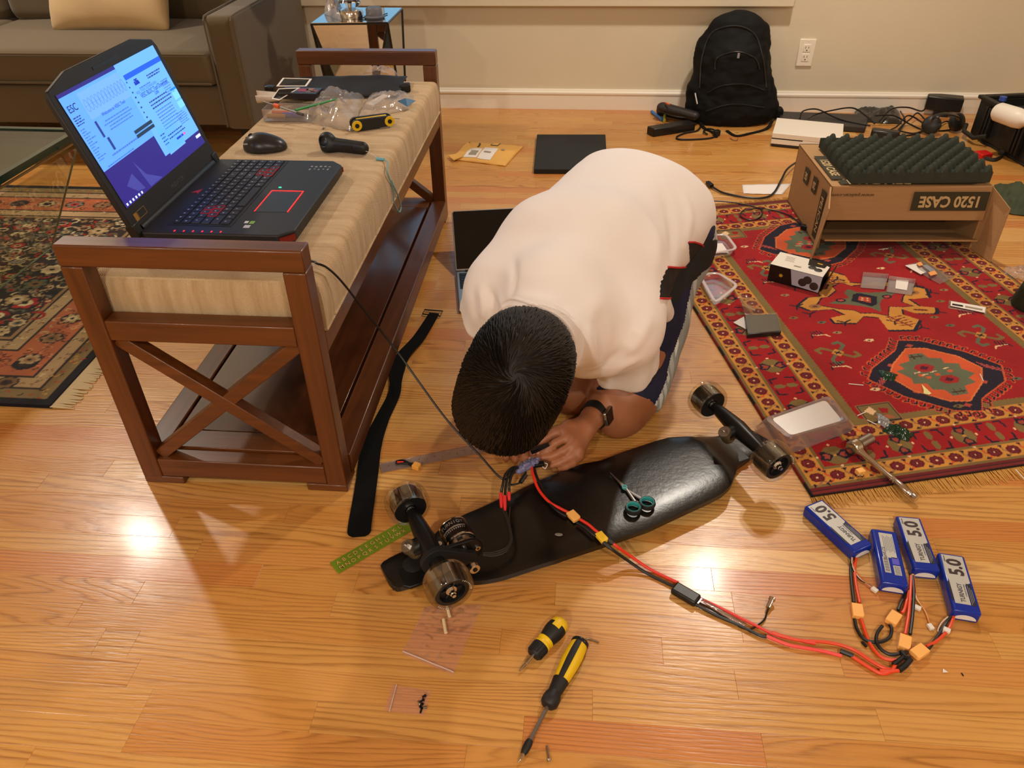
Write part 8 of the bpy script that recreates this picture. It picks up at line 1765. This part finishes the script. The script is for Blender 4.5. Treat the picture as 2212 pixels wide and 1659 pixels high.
# openings
s.cone(tuple(slR0.lerp(slR1,.62)),tuple(slR1+ax_*.12),.058,.062,.006,op='s'); s.cone(*[x for x in (S(1425,660,.33,30)[0],S(1436,676,.30,26)[0])],.028,.024,.03)
s.cone(tuple(slL0.lerp(slL1,.55)),tuple(slL1+ax2*.12),.050,.054,.006,op='s')
nk = P(1178,722,.45); nkt = neckb+(Vector(hp(0,-.02,-.02))-neckb).normalized()*.075; s.cone(tuple(neckb-(nkt-neckb)*.4),tuple(nkt),.098,.066,.05); s.cone(tuple(neckb),tuple(Vector(hp(0,-.02,-.02))),.059,.064,.006,op='s')
sm = smooth_mb(s.mesh(),3,.5); v,nn = vnormals(sm)
slax = [(Vector(shR[0]),ax_,.16),(Vector(shL[0]),ax2,.14)]
ar = P(1240,690,.44); dsp = np.zeros(len(v)); 
FOLDS = [([(1238,690),(1268,735),(1290,790)],.010,.018,1),([(1262,680),(1250,730),(1258,780)],.008,.014,-1),([(1300,640),(1262,690),(1256,735)],.006,.02,1),([(1440,430),(1452,500),(1448,560)],.006,.022,-1),([(1395,470),(1418,520),(1415,590)],.005,.02,1),([(1478,420),(1490,470),(1480,530)],.005,.018,1),([(1112,640),(1150,648),(1200,655)],.006,.014,1),([(1038,620),(1044,660),(1040,690)],.006,.011,1),([(1056,625),(1066,655),(1075,690)],.006,.011,-1),([(1078,640),(1090,668),(1098,700)],.005,.010,1),([(1022,630),(1022,660),(1020,680)],.004,.010,-1),([(1345,760),(1372,740),(1405,690)],.007,.016,1),([(1300,800),(1330,770),(1355,745)],.006,.014,-1),([(1318,815),(1345,790),(1380,775)],.005,.012,1),([(1108,560),(1112,600),(1106,640)],.006,.012,-1)]
sb = bvh_of(sm); V3 = [Vector(p) for p in v]
for uvs,amp,wd,sg in FOLDS:
    pp = []
    for u,vv_ in [tuple(p)[:2] for p in spl([Vector((u,w_,0)) for u,w_ in uvs],6)]:
        g = sb.ray_cast(Vector((0,0,HC)),ray(u,vv_).normalized())
        if g[0] is not None: pp.append(np.array(g[0]))
    if len(pp)<2: continue
    pp = np.array(pp); dm = np.full(len(v),9.); tt = np.zeros(len(v))
    for k in range(len(pp)-1):
        a,c_ = pp[k],pp[k+1]; d = c_-a; t_ = np.clip(((v-a)@d)/max(d@d,1e-9),0,1); q = np.linalg.norm(v-a-t_[:,None]*d,axis=1); m = q<dm; dm[m] = q[m]; tt[m] = (k+t_[m])/(len(pp)-1)
    dsp += sg*amp*np.exp(-(dm/wd)**2)*np.sqrt(np.clip(np.sin(np.pi*np.clip(tt,.04,.96)),0,1))
for i,p in enumerate(V3):
    w_ = 0
    for c0,a0_,L_ in slax:
        t_ = (p-c0).dot(a0_)
        if t_>.02 and (p-c0-a0_*t_).length<.12: w_ = max(w_,min((t_-.02)/.10,1))
    dsp[i] += .0022*noise.noise(p*7)+.0012*noise.noise(p*22)
    if w_>0:
        for c0,a0_,L_ in slax:
            r_ = p-c0; t_ = r_.dot(a0_); q = r_-a0_*t_
            if t_>.02 and q.length<.12: x_,y_ = frame_to(a0_); an = math.atan2(q.dot(y_),q.dot(x_)); dsp[i] += w_*(.0045*math.sin(an*5+1.3+2*noise.noise(p*6)))
sm.v = [tuple(p) for p in (v+nn*dsp[:,None]).tolist()]
# split off the black side panel at the right hip
def pin(u,v,poly):
    c = False
    for (x0,y0),(x1,y1) in zip(poly,poly[1:]+poly[:1]):
        if (y0>v)!=(y1>v) and u<(x1-x0)*(v-y0)/(y1-y0)+x0: c = not c
    return c
def proj(p): p = Vector(p)-Vector((0,0,HC)); z = p.dot(FW); return 1106+FPX*p.dot(RT)/z, 829.5-FPX*p.dot(UP)/z
PANEL = [(1487,523),(1502,523),(1518,530),(1528,553),(1515,575),(1500,592),(1480,612),(1466,632),(1455,645),(1425,645),(1427,612),(1442,577),(1465,577),(1487,576),(1490,562)]
V3 = [Vector(p) for p in sm.v]; panel_f = []; keep = []
for f in sm.f:
    c = (V3[f[0]]+V3[f[2]])/2; n_ = (V3[f[2]]-V3[f[0]]).cross(V3[f[3]]-V3[f[1]])
    if n_.dot(Vector((0,0,HC))-c)>0 and pin(*proj(c),PANEL): panel_f.append(f)
    else: keep.append(f)
PANEL2 = [(1488,515),(1500,512),(1560,520),(1548,565),(1514,592),(1482,626),(1458,656),(1418,652),(1425,610),(1440,570)]
def panel_split(mb):
    V = [Vector(p) for p in mb.v]; inn,out_ = [],[]
    for f in mb.f:
        c = (V[f[0]]+V[f[2]])/2; n_ = (V[f[2]]-V[f[0]]).cross(V[f[3]]-V[f[1]])
        (inn if n_.dot(Vector((0,0,HC))-c)>0 and pin(*proj(c),PANEL2) else out_).append(f)
    return inn,out_
pmb = MB(); pmb.v = sm.v; pmb.f = panel_f; pmb.c = [None]*len(panel_f); sm2 = MB(); sm2.v = sm.v; sm2.f = keep; sm2.c = [None]*len(keep)
TSH = NT('white_jersey'); TSH.b.inputs['Base Color'].default_value=srgb(236,230,226); TSH.b.inputs['Roughness'].default_value=.8; TSH.b.inputs['Sheen Weight'].default_value=.1; TSH.bump(TSH.noise(TSH.obj(),1200.,2.),.12,.0006); TSH=TSH.m
shirt = part('t_shirt', sm2, TSH, per, ang=180)
if panel_f: part('side_panel', pmb, M('black_jersey',(22,23,24),.75), shirt, ang=180, label='black side panel')
sb = bvh_of(sm); REDT = M('red_trim',(196,28,40),.6)
def hem(name,uvs,r,mat,par,bv,off=.002,n=5):
    pts = [on(bv,*tuple(p)[:2],off) for p in spl([Vector((u,w_,0)) for u,w_ in uvs],n)]; pts = [p for p in pts if p is not None]
    if len(pts)>2: mb = MB(); mb.tube(pts,r,6); part(name, mb, mat, par)
hem('red_piping',[(1442,577),(1465,578),(1487,575)],.0022,REDT,shirt,sb); hem('red_piping',[(1487,523),(1502,524),(1518,531),(1527,552)],.0022,REDT,shirt,sb); hem('red_piping',[(1425,645),(1440,645),(1456,642)],.0022,REDT,shirt,sb)
hem('collar_seam',[(1085,655),(1107,645),(1150,658),(1204,684),(1232,714),(1242,742)],.0028,TSH,shirt,sb,.0012); hem('collar_seam',[(1078,672),(1104,660),(1148,674),(1196,699),(1220,726),(1230,750)],.0022,TSH,shirt,sb,.0008)
# collar band
cb = []
for k in range(40):
    a_ = k/40*2*math.pi; axn = (Vector(hp(0,-.02,-.02))-neckb).normalized(); x_,y_ = frame_to(axn); q = neckb+axn*.052; o_ = q+x_*.15*math.cos(a_)+y_*.15*math.sin(a_); g = sb.ray_cast(o_, (q-o_).normalized()); cb.append((q+(x_*math.cos(a_)+y_*math.sin(a_))*.066))
mb = MB(); mb.tube(cb,.014,8,closed=True,sq=(.45,1.)); part('collar', mb, TSH, shirt)
# --- shorts
q = SDF((-.25,1.2,.0),(.50,2.30,.66),.005)
th = [S(1448,520,.36,86),S(1392,700,.21,86),S(1364,806,.115,80),S(1352,850,.095,80)]; q.chain(th,.04)
hemc = P(1368,862,.085); hx = (Vector(th[3][0])-Vector(th[1][0])).normalized(); 
kf = kL.lerp(hipL,.22); q.chain([(tuple(hipL),.112),(tuple(hipL.lerp(kL,.5)),.097),(tuple(kf),.080)],.04); q.cone(tuple(hipL),th[0][0],.11,.10,.06); q.cone(tuple(P(1395,450,.44)),tuple(hipL.lerp(Vector(th[0][0]),.5)),.115,.11,.05)
# hems: carve the leg openings
e1_ = Vector(th[3][0]); q.cone(tuple(e1_+hx*-.012),tuple(e1_+hx*.2),.062,.075,.004,op='s'); hl = (kL-hipL).normalized(); q.cone(tuple(kf+hl*-.01),tuple(kf+hl*.2),.064,.075,.004,op='s')
for c0,h0_ in ((e1_+hx*.020,hx),(kf+hl*.012,hl)):
    sl,x,y,z = q.block(np.array(c0)-.13,np.array(c0)+.13,0); d = (x-c0.x)*h0_.x+(y-c0.y)*h0_.y+(z-c0.z)*h0_.z; q.a[sl] = np.maximum(q.a[sl],d.astype(np.float32))
q.plane((0,0,.004),(0,0,1))
qm = smooth_mb(q.mesh(),2); v,nn = vnormals(qm); dsp = np.array([.004*noise.noise(Vector(p)*13)+.0025*noise.noise(Vector(p)*28) for p in v]); qm.v = [tuple((a,b_,max(c_,.004))) for a,b_,c_ in (v+nn*dsp[:,None]).tolist()]
# outer side stripe of grey and pale blocks
axs = [Vector(t_[0]) for t_ in th]; pnl_f,qm.f = panel_split(qm); V3 = [Vector(p) for p in qm.v]; nav,grey = [],[]
pm3 = MB(); pm3.v = qm.v; pm3.f = pnl_f; pm3.c = [None]*len(pnl_f)
hipline = (axs[0]-axs[2]).normalized(); outw = RT-hipline*RT.dot(hipline); outw = (outw-Vector((0,0,.25))).normalized()
for f in qm.f:
    c = (V3[f[0]]+V3[f[2]])/2; best = None
    for a_,b_ in zip(axs[:-1],axs[1:]):
        d = b_-a_; t_ = max(0,min(1,(c-a_).dot(d)/d.dot(d))); r_ = c-a_-d*t_
        if best is None or r_.length<best.length: best = r_
    (grey if best.length<.13 and best.normalized().dot(outw)>.62 else nav).append(f)
m1 = MB(); m1.v = qm.v; m1.f = nav; m1.c = [None]*len(nav); m2_ = MB(); m2_.v = qm.v; m2_.f = grey; m2_.c = [None]*len(grey)
sho = part('shorts', m1, M('navy_mesh_cloth',(17,20,50),.75,var=.08,vs=12,bump=.2,bs=900,bd=.0006), per, ang=180)
STR_ = NT('grey_block_print'); tc = STR_.n('TexCoord'); br = STR_.n('TexBrick',Color1=srgb(222,226,224),Color2=srgb(132,142,140),Mortar=srgb(140,148,146),Scale=13.); br.inputs['Mortar Size'].default_value=.06; br.inputs['Brick Width'].default_value=.7; br.inputs['Row Height'].default_value=.32
mp = STR_.n('Mapping'); mp.inputs['Rotation'].default_value=(0,0,rad(20)); STR_.t.links.new(tc.outputs['Object'],mp.inputs[0]); STR_.t.links.new(mp.outputs[0],br.inputs[0]); STR_.link(br.outputs[0],'Base Color'); STR_.b.inputs['Roughness'].default_value=.75
if pnl_f: part('side_panel', pm3, M('black_jersey'), sho, ang=180, label='black upper side panel')
if grey: part('side_stripe', m2_, STR_.m, sho, ang=180, label='grey side stripe printed with pale blocks')
# --- watch
wx = (wrR-elR).normalized(); wc = wrR-wx*.012; x_,y_ = frame_to(wx); upw = (RT*.80+UP*-.05-FW*.55); upw = (upw-wx*upw.dot(wx)).normalized(); sw_ = wx.cross(upw)
wt = thing('wristwatch','black square smartwatch on the kneeling person\'s wrist','watch',(wc.x,wc.y,.055))
ring = [wc+upw*.0315*math.cos(k*math.pi/16)+sw_*.0325*math.sin(k*math.pi/16) for k in range(32)]; mb = MB(); mb.tube(ring,.011,8,closed=True,sq=(.22,1.)); 
vs_ = []; 
for p in ring:
    r_ = (p-wc).normalized(); vs_ += [p-wx*.012-r_*.001,p+wx*.012-r_*.001,p+wx*.012+r_*.0018,p-wx*.012+r_*.0018]
mb = MB(); n_ = 32; mb.add(vs_,[(4*k+a_,4*k+(a_+1)%4,4*((k+1)%n_)+(a_+1)%4,4*((k+1)%n_)+a_) for k in range(n_) for a_ in range(4)]); part('strap', mb, M('watch_strap',(20,21,20),.5), wt, recalc=True)
R = Matrix((wx,sw_,upw)).transposed(); mb = MB(); mb.box(wc+upw*.0360,(.040,.036,.010),R); cs = part('watch_case', mb, STEEL, wt, bevel=.004, seg=3); mb = MB(); mb.box(wc+upw*.0408,(.036,.032,.0022),R); part('watch_glass', mb, M('watch_glass',(8,8,9),.08), cs, bevel=.001)
mb = MB(); mb.cyl(wc+upw*.0360+wx*.020,wc+upw*.0360+wx*.0225,.0035); part('crown', mb, STEEL, cs)
# --- thing pinched in the fingers
t_ = thing('wire_plug','small black plug pinched between the person\'s fingers','plug',P(1165,968,.03)); a_,b_ = P(1147,975,.082),P(1186,960,.098); mb = MB(); mb.tube([a_,a_.lerp(b_,.35),b_],[.0075,.0068,.0040],4); part('housing', mb, BLK2, t_, smooth=False); mb = MB(); mb.tube([P(1143,974,.07),P(1133,964,.08)],.0008,5); part('lead_wire', mb, M('dark_red_wire',(70,24,18),.5), t_)
